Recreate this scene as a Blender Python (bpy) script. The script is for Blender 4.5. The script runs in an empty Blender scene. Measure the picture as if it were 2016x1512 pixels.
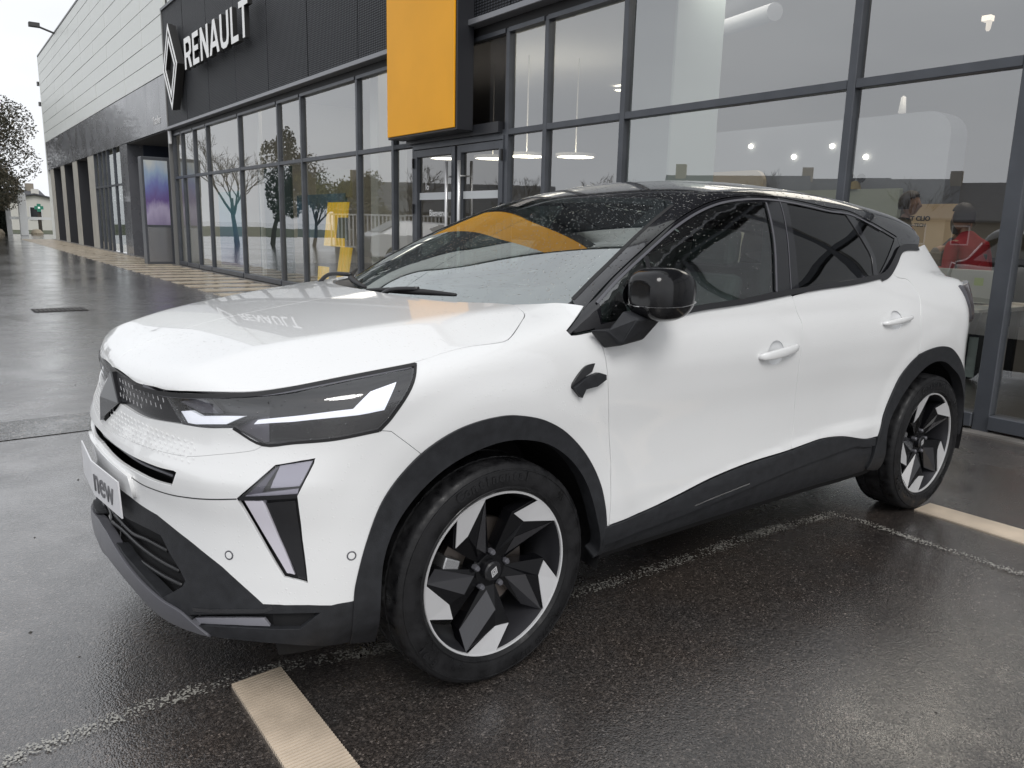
import bpy, bmesh, math, random
import numpy as np
from mathutils import Vector, Matrix, geometry
S=bpy.context.scene
COL=S.collection
random.seed(5); RNG=np.random.default_rng(5)
# ---------------------------------------------------------------- camera
CAM_R=np.array([[-0.795155, 0.605949, 0.023564], [0.101159, 0.17086, -0.980089], [-0.59791, -0.776938, -0.197158]])   # rows: right, down, forward
CAM_P=(1.2911,2.6064,1.3487)
cd=bpy.data.cameras.new('camera'); cam=bpy.data.objects.new('camera',cd); COL.objects.link(cam)
mw=Matrix.Identity(4)
for i in range(3):
    mw[i][0]=CAM_R[0][i]; mw[i][1]=-CAM_R[1][i]; mw[i][2]=-CAM_R[2][i]; mw[i][3]=CAM_P[i]
cam.matrix_world=mw
cd.sensor_width=36; cd.lens=27.5170; cd.clip_start=.05; cd.clip_end=900
S.camera=cam
# ---------------------------------------------------------------- overcast sky and soft sun
W=bpy.data.worlds.new('World'); S.world=W; W.use_nodes=True
nt=W.node_tree; nt.nodes.clear()
out=nt.nodes.new('ShaderNodeOutputWorld'); bg=nt.nodes.new('ShaderNodeBackground')
sky=nt.nodes.new('ShaderNodeTexSky'); sky.sky_type='NISHITA'; sky.sun_disc=False
sky.sun_elevation=math.radians(49); sky.sun_rotation=math.radians(20); sky.air_density=2; sky.dust_density=6
skm=nt.nodes.new('ShaderNodeVectorMath'); skm.operation='SCALE'; skm.inputs[3].default_value=.05
tc=nt.nodes.new('ShaderNodeTexCoord'); nz=nt.nodes.new('ShaderNodeTexNoise'); nz.inputs['Scale'].default_value=2.2; nz.inputs['Detail'].default_value=4
mp=nt.nodes.new('ShaderNodeMapping'); mp.inputs['Scale'].default_value=(1,1,3.2)
cr=nt.nodes.new('ShaderNodeValToRGB'); cr.color_ramp.elements[0].position=.3; cr.color_ramp.elements[0].color=(.74,.76,.80,1)
cr.color_ramp.elements[1].position=.72; cr.color_ramp.elements[1].color=(.90,.92,.95,1)
mx=nt.nodes.new('ShaderNodeMix'); mx.data_type='RGBA'; mx.inputs[0].default_value=.86
L=nt.links.new
L(sky.outputs[0],skm.inputs[0]); L(tc.outputs['Generated'],mp.inputs[0]); L(mp.outputs[0],nz.inputs['Vector']); L(nz.outputs[0],cr.inputs[0])
# bright thin overcast, a little greyer overhead
sx=nt.nodes.new('ShaderNodeSeparateXYZ'); L(tc.outputs['Generated'],sx.inputs[0])
zr=nt.nodes.new('ShaderNodeMapRange'); zr.inputs[1].default_value=0; zr.inputs[2].default_value=1; zr.inputs[3].default_value=1.36; zr.inputs[4].default_value=1.18; L(sx.outputs[2],zr.inputs[0])
gs_=nt.nodes.new('ShaderNodeVectorMath'); gs_.operation='SCALE'; L(cr.outputs[0],gs_.inputs[0]); L(zr.outputs[0],gs_.inputs[3])
L(skm.outputs[0],mx.inputs[6]); L(gs_.outputs[0],mx.inputs[7]); L(mx.outputs[2],bg.inputs[0]); bg.inputs[1].default_value=1.03
L(bg.outputs[0],out.inputs[0])
sl=bpy.data.lights.new('sun','SUN'); sl.energy=1.4; sl.angle=math.radians(24); sl.color=(1,.985,.965)
so=bpy.data.objects.new('sun',sl); COL.objects.link(so)
so.rotation_euler=Vector((-.24,-.62,-.75)).to_track_quat('-Z','Y').to_euler(); so.location=(20,16,30)
S.view_settings.view_transform='Standard'; S.view_settings.look='None'; S.view_settings.exposure=0.0; S.view_settings.gamma=1
S.view_settings.use_curve_mapping=False
S.cycles.max_bounces=8; S.cycles.transparent_max_bounces=16; S.cycles.glossy_bounces=5; S.cycles.use_denoising=True
S.cycles.sample_clamp_indirect=6
# ---------------------------------------------------------------- materials
MAT={}
def mat(name,col=(.5,.5,.5),rough=.5,metal=0,coat=0,emit=None,es=0,spec=.5,coatr=.03):
    if name in MAT: return MAT[name]
    m=bpy.data.materials.new(name); m.use_nodes=True; b=m.node_tree.nodes['Principled BSDF']
    b.inputs['Base Color'].default_value=(*col,1); b.inputs['Roughness'].default_value=rough; b.inputs['Metallic'].default_value=metal
    b.inputs['Coat Weight'].default_value=coat; b.inputs['Coat Roughness'].default_value=coatr; b.inputs['Specular IOR Level'].default_value=spec
    if emit: b.inputs['Emission Color'].default_value=(*emit,1); b.inputs['Emission Strength'].default_value=es
    MAT[name]=m; return m
def N(m,t,**k):
    n=m.node_tree.nodes.new(t)
    for a,v in k.items():
        if a.startswith('i_'): 
            key=a[2:]; key=int(key) if key.isdigit() else key.replace('_',' ')
            n.inputs[key].default_value=v
        else: setattr(n,a,v)
    return n
def LK(m,a,b): m.node_tree.links.new(a,b)
def BS(m): return m.node_tree.nodes['Principled BSDF']
def coords(m,scale=(1,1,1),kind='Object'):
    t=N(m,'ShaderNodeTexCoord'); p=N(m,'ShaderNodeMapping'); p.inputs['Scale'].default_value=scale
    LK(m,t.outputs[kind],p.inputs[0]); return p.outputs[0]
def ramp(m,src,stops):
    r=N(m,'ShaderNodeValToRGB'); e=r.color_ramp.elements
    while len(e)<len(stops): e.new(.5)
    for i,(p,c) in enumerate(stops): e[i].position=p; e[i].color=(*c,1) if len(c)==3 else c
    LK(m,src,r.inputs[0]); return r.outputs[0]
def noisy(m,scale=8,amt=.12,detail=5,kind='Object',rough=None,bump=0,bscale=60):
    """gentle dirt and wear on the base colour, roughness and relief"""
    b=BS(m); c=tuple(b.inputs['Base Color'].default_value)[:3]; v=coords(m,kind=kind)
    n=N(m,'ShaderNodeTexNoise'); n.inputs['Scale'].default_value=scale; n.inputs['Detail'].default_value=detail; LK(m,v,n.inputs['Vector'])
    o=ramp(m,n.outputs[0],[(.3,tuple(x*(1-amt) for x in c)),(.7,tuple(min(1,x*(1+amt)) for x in c))]); LK(m,o,b.inputs['Base Color'])
    if rough:
        r=ramp(m,n.outputs[0],[(.35,(rough[0],)*3),(.65,(rough[1],)*3)]); LK(m,r,b.inputs['Roughness'])
    if bump:
        n2=N(m,'ShaderNodeTexNoise'); n2.inputs['Scale'].default_value=bscale; n2.inputs['Detail'].default_value=4; LK(m,v,n2.inputs['Vector'])
        bp=N(m,'ShaderNodeBump',i_Strength=bump,i_Distance=.01); LK(m,n2.outputs[0],bp.inputs['Height']); LK(m,bp.outputs[0],b.inputs['Normal'])
    return m
def drops(m,scale=70,dens=.42,strength=.5,coat=True,lo=.16):
    """rain beads standing on the surface"""
    b=BS(m); v=coords(m)
    vo=N(m,'ShaderNodeTexVoronoi'); vo.inputs['Scale'].default_value=scale; vo.inputs['Randomness'].default_value=1; LK(m,v,vo.inputs['Vector'])
    big=N(m,'ShaderNodeTexNoise'); big.inputs['Scale'].default_value=5; big.inputs['Detail'].default_value=3; LK(m,v,big.inputs['Vector'])
    sep=N(m,'ShaderNodeSeparateColor'); LK(m,vo.outputs['Color'],sep.inputs[0])
    th=N(m,'ShaderNodeMath',operation='MULTIPLY_ADD'); th.inputs[1].default_value=.9; th.inputs[2].default_value=dens-.45; LK(m,big.outputs[0],th.inputs[0])
    on=N(m,'ShaderNodeMath',operation='LESS_THAN'); LK(m,sep.outputs[0],on.inputs[0]); LK(m,th.outputs[0],on.inputs[1])
    rad=N(m,'ShaderNodeMath',operation='MULTIPLY_ADD'); rad.inputs[1].default_value=.28; rad.inputs[2].default_value=lo; LK(m,sep.outputs[1],rad.inputs[0])
    d=N(m,'ShaderNodeMath',operation='SUBTRACT'); LK(m,rad.outputs[0],d.inputs[0]); LK(m,vo.outputs['Distance'],d.inputs[1])
    mxx=N(m,'ShaderNodeMath',operation='MAXIMUM'); mxx.inputs[1].default_value=0; LK(m,d.outputs[0],mxx.inputs[0])
    sq=N(m,'ShaderNodeMath',operation='POWER'); sq.inputs[1].default_value=.6; LK(m,mxx.outputs[0],sq.inputs[0])
    h=N(m,'ShaderNodeMath',operation='MULTIPLY'); LK(m,sq.outputs[0],h.inputs[0]); LK(m,on.outputs[0],h.inputs[1])
    geo=N(m,'ShaderNodeNewGeometry'); sx=N(m,'ShaderNodeSeparateXYZ'); LK(m,geo.outputs['Normal'],sx.inputs[0])
    up=N(m,'ShaderNodeMapRange',i_1=-.45,i_2=.55); LK(m,sx.outputs[2],up.inputs[0])
    h2=N(m,'ShaderNodeMath',operation='MULTIPLY'); LK(m,h.outputs[0],h2.inputs[0]); LK(m,up.outputs[0],h2.inputs[1])
    bp=N(m,'ShaderNodeBump',i_Strength=strength,i_Distance=.02); LK(m,h2.outputs[0],bp.inputs['Height'])
    if coat and b.inputs['Coat Weight'].default_value>0: LK(m,bp.outputs[0],b.inputs['Coat Normal'])
    LK(m,bp.outputs[0],b.inputs['Normal'])
    return bp
def glass(name,tint=(.8,.85,.84),base=.06,rough=0.0,refl=(1,1,1),dropped=False,top=1.0):
    """thin pane: see-through mixed with a mirror by viewing angle"""
    if name in MAT: return MAT[name]
    m=bpy.data.materials.new(name); m.use_nodes=True; m.node_tree.nodes.clear()
    o=N(m,'ShaderNodeOutputMaterial'); t=N(m,'ShaderNodeBsdfTransparent'); t.inputs[0].default_value=(*tint,1)
    g=N(m,'ShaderNodeBsdfGlossy'); g.inputs[0].default_value=(*refl,1); g.inputs['Roughness'].default_value=rough
    lw=N(m,'ShaderNodeFresnel'); gb=N(m,'ShaderNodeNewGeometry'); io=N(m,'ShaderNodeMapRange',i_1=0,i_2=1,i_3=1.52,i_4=1/1.52); LK(m,gb.outputs['Backfacing'],io.inputs[0]); LK(m,io.outputs[0],lw.inputs[0])
    f=N(m,'ShaderNodeMapRange',i_3=base,i_4=top); LK(m,lw.outputs[0],f.inputs[0])
    mx=N(m,'ShaderNodeMixShader'); LK(m,f.outputs[0],mx.inputs[0]); LK(m,t.outputs[0],mx.inputs[1]); LK(m,g.outputs[0],mx.inputs[2])
    LK(m,mx.outputs[0],o.inputs[0])
    if dropped:
        v=coords(m); vo=N(m,'ShaderNodeTexVoronoi'); vo.inputs['Scale'].default_value=130; LK(m,v,vo.inputs['Vector'])
        sep=N(m,'ShaderNodeSeparateColor'); LK(m,vo.outputs['Color'],sep.inputs[0])
        on=N(m,'ShaderNodeMath',operation='LESS_THAN'); on.inputs[1].default_value=dropped; LK(m,sep.outputs[0],on.inputs[0])
        d=N(m,'ShaderNodeMath',operation='SUBTRACT'); d.inputs[0].default_value=.34; LK(m,vo.outputs['Distance'],d.inputs[1])
        mm=N(m,'ShaderNodeMath',operation='MAXIMUM'); mm.inputs[1].default_value=0; LK(m,d.outputs[0],mm.inputs[0])
        h=N(m,'ShaderNodeMath',operation='MULTIPLY'); LK(m,mm.outputs[0],h.inputs[0]); LK(m,on.outputs[0],h.inputs[1])
        bp=N(m,'ShaderNodeBump',i_Strength=.6,i_Distance=.02); LK(m,h.outputs[0],bp.inputs['Height']); LK(m,bp.outputs[0],g.inputs['Normal'])
    MAT[name]=m; return m
# ---------------------------------------------------------------- mesh helpers
def link(o,parent=None):
    COL.objects.link(o)
    if parent is not None: o.parent=parent
    return o
def mesh_obj(name,V,F,m=None,parent=None,smooth=False,mats=None,fm=None):
    me=bpy.data.meshes.new(name); me.from_pydata([tuple(map(float,v)) for v in V],[],[tuple(map(int,f)) for f in F]); me.update()
    for mm in (mats or ([m] if m else [])): me.materials.append(mm)
    if fm is not None: me.polygons.foreach_set('material_index',[int(i) for i in fm])
    if smooth: me.polygons.foreach_set('use_smooth',[True]*len(me.polygons))
    return link(bpy.data.objects.new(name,me),parent)
def thing(name,label,cat,loc=(0,0,0),rz=0,group=None,kind=None):
    o=bpy.data.objects.new(name,None); o.empty_display_size=.1; COL.objects.link(o); o.location=loc; o.rotation_euler=(0,0,rz)
    tag(o,label,cat,group,kind); return o
def tag(o,label=None,cat=None,group=None,kind=None):
    if label: o['label']=label
    if cat: o['category']=cat
    if group: o['group']=group
    if kind: o['kind']=kind
    return o
class MB:
    """collects simple solids into one mesh"""
    def __init__(s): s.V=[]; s.F=[]; s.M=[]
    def add(s,V,F,mi=0):
        n=len(s.V); s.V+=[tuple(v) for v in V]; s.F+=[tuple(i+n for i in f) for f in F]; s.M+=[mi]*len(F); return s
    def box(s,a,b,mi=0):
        x0,y0,z0=[min(p,q) for p,q in zip(a,b)]; x1,y1,z1=[max(p,q) for p,q in zip(a,b)]
        return s.add([(x0,y0,z0),(x1,y0,z0),(x1,y1,z0),(x0,y1,z0),(x0,y0,z1),(x1,y0,z1),(x1,y1,z1),(x0,y1,z1)],
            [(0,3,2,1),(4,5,6,7),(0,1,5,4),(1,2,6,5),(2,3,7,6),(3,0,4,7)],mi)
    def prism(s,poly,d,mi=0,axis=None):
        """poly: 3D points (loop), extruded by vector d"""
        n=len(poly); P=[Vector(p) for p in poly]; D=Vector(d)
        nrm=Vector((0,0,0))
        for i in range(n): nrm+=P[i].cross(P[(i+1)%n])
        idx=list(range(n))
        if nrm.dot(D)>0: f0=tuple(reversed(idx)); f1=tuple(i+n for i in idx); sd=[(i,(i+1)%n,(i+1)%n+n,i+n) for i in idx]
        else: f0=tuple(idx); f1=tuple(i+n for i in reversed(idx)); sd=[((i+1)%n,i,i+n,(i+1)%n+n) for i in idx]
        return s.add(P+[p+D for p in P],[f0,f1]+sd,mi)
    def tube(s,pts,r,n=8,mi=0,caps=True):
        pts=[Vector(p) for p in pts]; rs=r if isinstance(r,(list,tuple)) else [r]*len(pts); V=[];F=[]
        up=None
        for i,p in enumerate(pts):
            t=(pts[min(i+1,len(pts)-1)]-pts[max(i-1,0)]).normalized()
            if up is None: up=Vector((0,0,1)) if abs(t.z)<.9 else Vector((1,0,0))
            a=t.cross(up); a=a.normalized() if a.length>1e-5 else Vector((1,0,0)); b=a.cross(t).normalized(); up=b
            for k in range(n):
                an=2*math.pi*k/n; V.append(p+(a*math.cos(an)+b*math.sin(an))*rs[i])
        for i in range(len(pts)-1):
            for k in range(n): F.append((i*n+k,i*n+(k+1)%n,(i+1)*n+(k+1)%n,(i+1)*n+k))
        if caps: F.append(tuple(reversed(range(n)))); F.append(tuple((len(pts)-1)*n+k for k in range(n)))
        return s.add(V,F,mi)
    def lathe(s,prof,c,axis='y',n=48,mi=0,closed=False):
        """prof: (radius, along-axis)"""
        V=[];F=[];m=len(prof)
        for k in range(n):
            a=2*math.pi*k/n
            for r,h in prof:
                if axis=='y': V.append((c[0]+r*math.cos(a),c[1]+h,c[2]+r*math.sin(a)))
                elif axis=='z': V.append((c[0]+r*math.cos(a),c[1]+r*math.sin(a),c[2]+h))
                else: V.append((c[0]+h,c[1]+r*math.cos(a),c[2]+r*math.sin(a)))
        for k in range(n):
            k2=(k+1)%n
            for j in range(m-1 if not closed else m):
                j2=(j+1)%m; F.append((k*m+j,k*m+j2,k2*m+j2,k2*m+j))
        return s.add(V,F,mi)
    def build(s,name,m=None,parent=None,smooth=False,bevel=0,mats=None,sharp=None,seg=1,fix=False):
        o=mesh_obj(name,s.V,s.F,m,parent,smooth,mats,s.M if mats else None)
        if fix:
            bm=bmesh.new(); bm.from_mesh(o.data); bmesh.ops.recalc_face_normals(bm,faces=bm.faces); bm.to_mesh(o.data); bm.free()
        if bevel:
            b=o.modifiers.new('bevel','BEVEL'); b.width=bevel; b.segments=seg; b.limit_method='ANGLE'; b.angle_limit=math.radians(35)
        if sharp: 
            o.data.set_sharp_from_angle(angle=math.radians(sharp))
        return o
def box(name,a,b,m,parent=None,bevel=0): return MB().box(a,b).build(name,m,parent,bevel=bevel)

# ================================================================ ground
def asphalt(name,base=(.040,.037,.036),wet=(.13,.36),bump=.5,agg=190,brown=.3):
    m=mat(name,base,.3); b=BS(m); v=coords(m)
    vo=N(m,'ShaderNodeTexVoronoi'); vo.inputs['Scale'].default_value=agg; LK(m,v,vo.inputs['Vector'])
    vo2=N(m,'ShaderNodeTexVoronoi'); vo2.inputs['Scale'].default_value=agg*.45; LK(m,v,vo2.inputs['Vector'])
    big=N(m,'ShaderNodeTexNoise'); big.inputs['Scale'].default_value=.35; big.inputs['Detail'].default_value=6; big.inputs['Roughness'].default_value=.6; LK(m,v,big.inputs['Vector'])
    med=N(m,'ShaderNodeTexNoise'); med.inputs['Scale'].default_value=2.3; med.inputs['Detail'].default_value=7; med.inputs['Roughness'].default_value=.65; LK(m,v,med.inputs['Vector'])
    sp=N(m,'ShaderNodeSeparateColor'); LK(m,vo.outputs['Color'],sp.inputs[0])
    stone=ramp(m,sp.outputs[0],[(.0,tuple(c*.45 for c in base)),(.55,base),(.84,tuple(c*1.8 for c in base)),(.955,(.08,.074,.068)),(.985,(.16,.15,.145))])
    tint=ramp(m,med.outputs[0],[(.35,(.88,.85,.83)),(.65,(1.28,1.14,1.03))])
    mu=N(m,'ShaderNodeMix',data_type='RGBA',blend_type='MULTIPLY'); mu.inputs[0].default_value=1; LK(m,stone,mu.inputs[6]); LK(m,tint,mu.inputs[7]); LK(m,mu.outputs[2],b.inputs['Base Color'])
    # water film: smoother where it pools
    pud=N(m,'ShaderNodeMath',operation='MULTIPLY_ADD'); pud.inputs[1].default_value=.55; LK(m,big.outputs[0],pud.inputs[0]); m2=N(m,'ShaderNodeMath',operation='MULTIPLY'); m2.inputs[1].default_value=.45; LK(m,med.outputs[0],m2.inputs[0]); LK(m,m2.outputs[0],pud.inputs[2])
    rr=ramp(m,pud.outputs[0],[(.40,(wet[1],)*3),(.52,(wet[0]*1.9,)*3),(.60,(wet[0],)*3)]); LK(m,rr,b.inputs['Roughness'])
    hs=ramp(m,pud.outputs[0],[(.42,(1,1,1)),(.60,(.30,.30,.30))])
    h=N(m,'ShaderNodeMath',operation='MULTIPLY_ADD'); h.inputs[1].default_value=-1; h.inputs[2].default_value=1; LK(m,vo.outputs['Distance'],h.inputs[0])
    h2=N(m,'ShaderNodeMath',operation='MULTIPLY_ADD'); h2.inputs[1].default_value=-.8; LK(m,vo2.outputs['Distance'],h2.inputs[0]); LK(m,h.outputs[0],h2.inputs[2])
    hh=N(m,'ShaderNodeMath',operation='MULTIPLY'); LK(m,h2.outputs[0],hh.inputs[0]); LK(m,hs,hh.inputs[1])
    bp=N(m,'ShaderNodeBump',i_Strength=bump,i_Distance=.004); LK(m,hh.outputs[0],bp.inputs['Height']); LK(m,bp.outputs[0],b.inputs['Normal'])
    b.inputs['Specular IOR Level'].default_value=.9
    b.inputs['Coat Weight'].default_value=1; b.inputs['Coat Roughness'].default_value=.11; b.inputs['Coat IOR'].default_value=1.6; LK(m,bp.outputs[0],b.inputs['Coat Normal'])
    bp2=N(m,'ShaderNodeBump',i_Strength=bump*.35,i_Distance=.004); LK(m,hh.outputs[0],bp2.inputs['Height']); LK(m,bp2.outputs[0],b.inputs['Coat Normal'])
    return m
M_asph=asphalt('wet_asphalt')
def ground():
    V=[];F_=[]
    xs=[-400,-120,-40,-12,0,12,40,120,400]; ys=[-500,-200,-80,-30,-10,0,10,30,80,200]
    for x in xs:
        for y in ys: V.append((x,y,0))
    n=len(ys)
    for i in range(len(xs)-1):
        for j in range(n-1): F_.append((i*n+j,(i+1)*n+j,(i+1)*n+j+1,i*n+j+1))
    tag(mesh_obj('asphalt_ground',V,F_,M_asph),kind='structure')
ground()
# lighter worn asphalt bands and a rough repaired trench, each its own thin sheet
def sheet(name,poly,m,z=.004,kind='structure',parent=None):
    o=mesh_obj(name,[(x,y,z) for x,y in poly],[tuple(range(len(poly)))],m,parent); 
    if kind: o['kind']=kind
    if o.data.polygons[0].normal.z<0: o.data.flip_normals()
    return o
M_patch=asphalt('coarse_asphalt',(.018,.018,.018),(.35,.6),1.6,70)
sheet('trench_patch',[(4,-2.86),(.4,-2.90),(-1.0,-2.95),(-1.0,-3.50),(.4,-3.42),(4,-3.28)],M_patch)
# worn ghost paint lines
def worn():
    m=bpy.data.materials.new('worn_paint'); m.use_nodes=True; b=BS(m); b.inputs['Base Color'].default_value=(.33,.32,.29,1); b.inputs['Roughness'].default_value=.3
    v=coords(m); vo=N(m,'ShaderNodeTexVoronoi'); vo.inputs['Scale'].default_value=185; LK(m,v,vo.inputs['Vector']); sp=N(m,'ShaderNodeSeparateColor'); LK(m,vo.outputs['Color'],sp.inputs[0])
    n=N(m,'ShaderNodeTexNoise'); n.inputs['Scale'].default_value=6; n.inputs['Detail'].default_value=5; LK(m,v,n.inputs['Vector'])
    t=N(m,'ShaderNodeMath',operation='LESS_THAN'); LK(m,sp.outputs[1],t.inputs[0]); r=N(m,'ShaderNodeMapRange',i_1=.3,i_2=.75,i_3=.02,i_4=.55); LK(m,n.outputs[0],r.inputs[0])
    uv=N(m,'ShaderNodeUVMap'); s=N(m,'ShaderNodeSeparateXYZ'); LK(m,uv.outputs[0],s.inputs[0])
    e=N(m,'ShaderNodeMath',operation='PINGPONG'); e.inputs[1].default_value=.5; LK(m,s.outputs[1],e.inputs[0]); e2=N(m,'ShaderNodeMapRange',i_1=.0,i_2=.3,i_3=.0,i_4=1.); LK(m,e.outputs[0],e2.inputs[0])
    mm=N(m,'ShaderNodeMath',operation='MULTIPLY'); LK(m,r.outputs[0],mm.inputs[0]); LK(m,e2.outputs[0],mm.inputs[1]); LK(m,mm.outputs[0],t.inputs[1])
    tr=N(m,'ShaderNodeBsdfTransparent'); mx=N(m,'ShaderNodeMixShader'); LK(m,t.outputs[0],mx.inputs[0]); LK(m,tr.outputs[0],mx.inputs[1]); LK(m,b.outputs[0],mx.inputs[2]); LK(m,mx.outputs[0],m.node_tree.nodes['Material Output'].inputs[0])
    return m
M_worn=worn()
def ribbon(name,pts,w,m,z,kind='structure'):
    P=[Vector((x,y,0)) for x,y in pts]; V=[];F_=[];UV=[]; n=len(P)
    for i,p in enumerate(P):
        t=(P[min(i+1,n-1)]-P[max(i-1,0)]).normalized(); s=Vector((-t.y,t.x,0))*w/2
        V+=[(p.x+s.x,p.y+s.y,z),(p.x-s.x,p.y-s.y,z)]; UV.append(i)
    F_=[(2*i+1,2*i+3,2*i+2,2*i) for i in range(n-1)]
    o=mesh_obj(name,V,F_,m); uv=o.data.uv_layers.new(name='UVMap')
    for f in o.data.polygons:
        for li in f.loop_indices:
            vi=o.data.loops[li].vertex_index; uv.data[li].uv=(vi//2,1-(vi%2))
    if o.data.polygons[0].normal.z<0: o.data.flip_normals()
    o['kind']=kind; return o
ribbon('worn_line',[(3.2,.50),(1.23,.47),(.93,.435),(.7,.425),(.49,.455),(.22,.53),(-.75,.61),(-1.69,.63),(-2.18,.68)],.085,M_worn,.004)
ribbon('worn_line',[(-2.18,.66),(-2.21,.83),(-2.2,1.08),(-2.2,1.53),(-2.19,3.4)],.07,M_worn,.008)
# raised cream kerb strips set in the asphalt
M_strip=noisy(mat('cream_ribbed_strip',(.55,.46,.36),.5),5,.24,rough=(.35,.65)); M_groove=mat('strip_groove_dirt',(.20,.165,.13),.7)
def ribbed(name,quad,label,ribs=.0125,h=.012):
    a,b,c,d=[Vector((*q,0)) for q in quad]   # a-b near short end, d-c far short end
    n=int((d-a).length/ribs) if ribs else 1; V=[];F_=[]
    prof=[(0,h)] if not ribs else None
    rows=[]
    for i in range(n+1):
        t=i/n
        if ribs:
            for f_,hh in ((.0,h),(.50,h),(.58,h-.004),(.92,h-.004)):
                tt=min(1,(i+f_)/n); rows.append((tt,hh))
                if tt>=1: break
        else: rows.append((t,h))
    for t,hh in rows:
        for k_,u in enumerate((0,0,1,1)):
            p=a.lerp(d,t).lerp(b.lerp(c,t),u); V.append((p.x,p.y,0 if k_ in (0,3) else hh))
    FM=[]
    for i in range(len(rows)-1):
        for k_ in range(3): F_.append((i*4+k_,i*4+k_+1,(i+1)*4+k_+1,(i+1)*4+k_)); FM.append(1 if (rows[i][1]<h and rows[i+1][1]<h) else 0)
    F_+=[(0,3,2,1),((len(rows)-1)*4,(len(rows)-1)*4+1,(len(rows)-1)*4+2,(len(rows)-1)*4+3)]
    mb_=MB().add(V,F_); mb_.M=FM+[0,0]; o=mb_.build(name,mats=[M_strip,M_groove],fix=True); tag(o,label,'floor marking'); return o
# front strip follows a slight bend
ribbed('floor_marker_strip',[(.66,.47),(.508,.462),(.527,1.6),(.685,1.6)],'ribbed cream marker strip on the wet asphalt in front of the front wheel')
ribbed('floor_marker_strip',[(-2.60,.885),(-2.765,.885),(-2.755,2.9),(-2.49,2.9)],'smooth cream marker strip running out from the rear wheel',ribs=0,h=.006)
# drain grating
dg=thing('drain_grating','small iron drain grating in the wet car park asphalt','drain cover',(-.40,-10.45,0))
M_iron=noisy(mat('cast_iron',(.06,.055,.05),.5,.5),12,.3)
MB().box((-.34,-.24,0),(.34,.24,.004)).build('frame',M_void if 'M_void' in globals() else mat('dark_void',(.004,.004,.005),.8),dg)
for i in range(12): box('bar',(-.32+i*.055,-.22,.004),(-.32+i*.055+.032,.22,.012),M_iron,dg)
random.seed(11)
mb=MB()
for i in range(60):
    x=random.uniform(-1.2,3.0); y=random.uniform(-7,2.2) ; r=random.uniform(.003,.007)
    V=[];
    for k_ in range(6):
        a=k_*math.pi/3; V.append((x+r*math.cos(a)*random.uniform(.7,1.2),y+r*math.sin(a)*random.uniform(.7,1.2),.0))
    V.append((x,y,r*.8)); mb.add(V,[(j,(j+1)%6,6) for j in range(6)])
o=mb.build('grit',mat('grit_stone',(.03,.028,.025),.7)); tag(o,'scattered grit and small stones on the wet asphalt','grit',kind='stuff')

# ================================================================ the car body as one smooth field
class Sp:
    """C1 monotone-ish cubic through points (Catmull/akima like via natural spline)"""
    def __init__(s,*pts):
        pts=sorted(pts); s.x=np.array([p[0] for p in pts],float); s.y=np.array([p[1] for p in pts],float)
        x,y=s.x,s.y; h=np.diff(x); d=np.diff(y)/h; m=np.zeros(len(x))
        m[0]=d[0]; m[-1]=d[-1]
        m[1:-1]=(d[:-1]*h[1:]+d[1:]*h[:-1])/(h[:-1]+h[1:]); s.m=m
    def __call__(s,t):
        t=np.asarray(t,float); x=s.x; i=np.clip(np.searchsorted(x,t)-1,0,len(x)-2)
        h=x[i+1]-x[i]; u=(t-x[i])/h; uc=np.clip(u,0,1)
        r=((2*uc**3-3*uc**2+1)*s.y[i]+(uc**3-2*uc**2+uc)*h*s.m[i]+(-2*uc**3+3*uc**2)*s.y[i+1]+(uc**3-uc**2)*h*s.m[i+1])
        return r+np.where(u<0,u*h*s.m[0],0)+np.where(u>1,(u-1)*h*s.m[-1],0)
def smax(a,b,k):
    h=np.maximum(k-np.abs(a-b),0)/k
    return np.maximum(a,b)+h*h*h*k/6
def smin(a,b,k): return -smax(-a,-b,k)
def sst(a,b,t):
    t=np.clip((t-a)/(b-a),0,1); return t*t*t*(t*(t*6-15)+10)
WB=2.639
# side surface
YP=Sp((-3.4,.845),(-3.1,.875),(-2.64,.880),(-2.0,.882),(-1.3,.880),(-.6,.878),(0,.876),(.4,.868),(.7,.845))
ZP=Sp((.15,-.14),(.24,-.065),(.30,-.022),(.35,-.004),(.45,.0),(.58,-.010),(.70,-.012),(.82,-.003),(.92,-.001),(1.0,-.014),(1.06,-.038),(1.12,-.072),(1.2,-.125))
def flare(x,z):
    f=0
    for xc in (0,-WB):
        r=np.sqrt((x-xc)**2+(z-.36)**2)
        f=f+.0065*(1-sst(.48,.60,r))+.012*(1-sst(.45,1.05,r))
    return f
ZL=Sp((-.40,.385),(-.6,.40),(-1.0,.435),(-1.44,.48),(-1.8,.505),(-2.13,.50))
def Ys(x,z):
    lo=.010*(1-sst(0,.055,z-ZL(x)))*sst(-2.3,-1.9,x)*(1-sst(-.95,-.40,x))
    return YP(x)+ZP(z)+flare(x,z)+lo
XZ=Sp((.12,.78),(.18,.82),(.26,.874),(.33,.892),(.42,.882),(.50,.872),(.58,.868),(.66,.876),(.70,.876),(.735,.862),(.79,.842),(.86,.836),(.95,.826),(1.05,.80))
PY=Sp((0,0),(.2,.010),(.4,.042),(.55,.088),(.68,.155),(.78,.245),(.86,.37),(.9,.47))
PY.m[0]=0
def Xf(y,z): return XZ(z)-PY(np.abs(y))
def Xr(y,z): 
    return RZ(z)+RP(np.abs(y))
RZ=Sp((.15,-3.15),(.25,-3.28),(.45,-3.325),(.6,-3.32),(.75,-3.28),(.95,-3.27),(1.05,-3.25),(1.2,-3.2))
RP=Sp((0,0),(.3,.012),(.5,.04),(.65,.085),(.78,.16),(.87,.28)); RP.m[0]=0
ZC=Sp((-.6,1.17),(-.3,1.132),(0,1.100),(.3,1.062),(.6,1.007),(.75,.960),(.86,.905))
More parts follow.
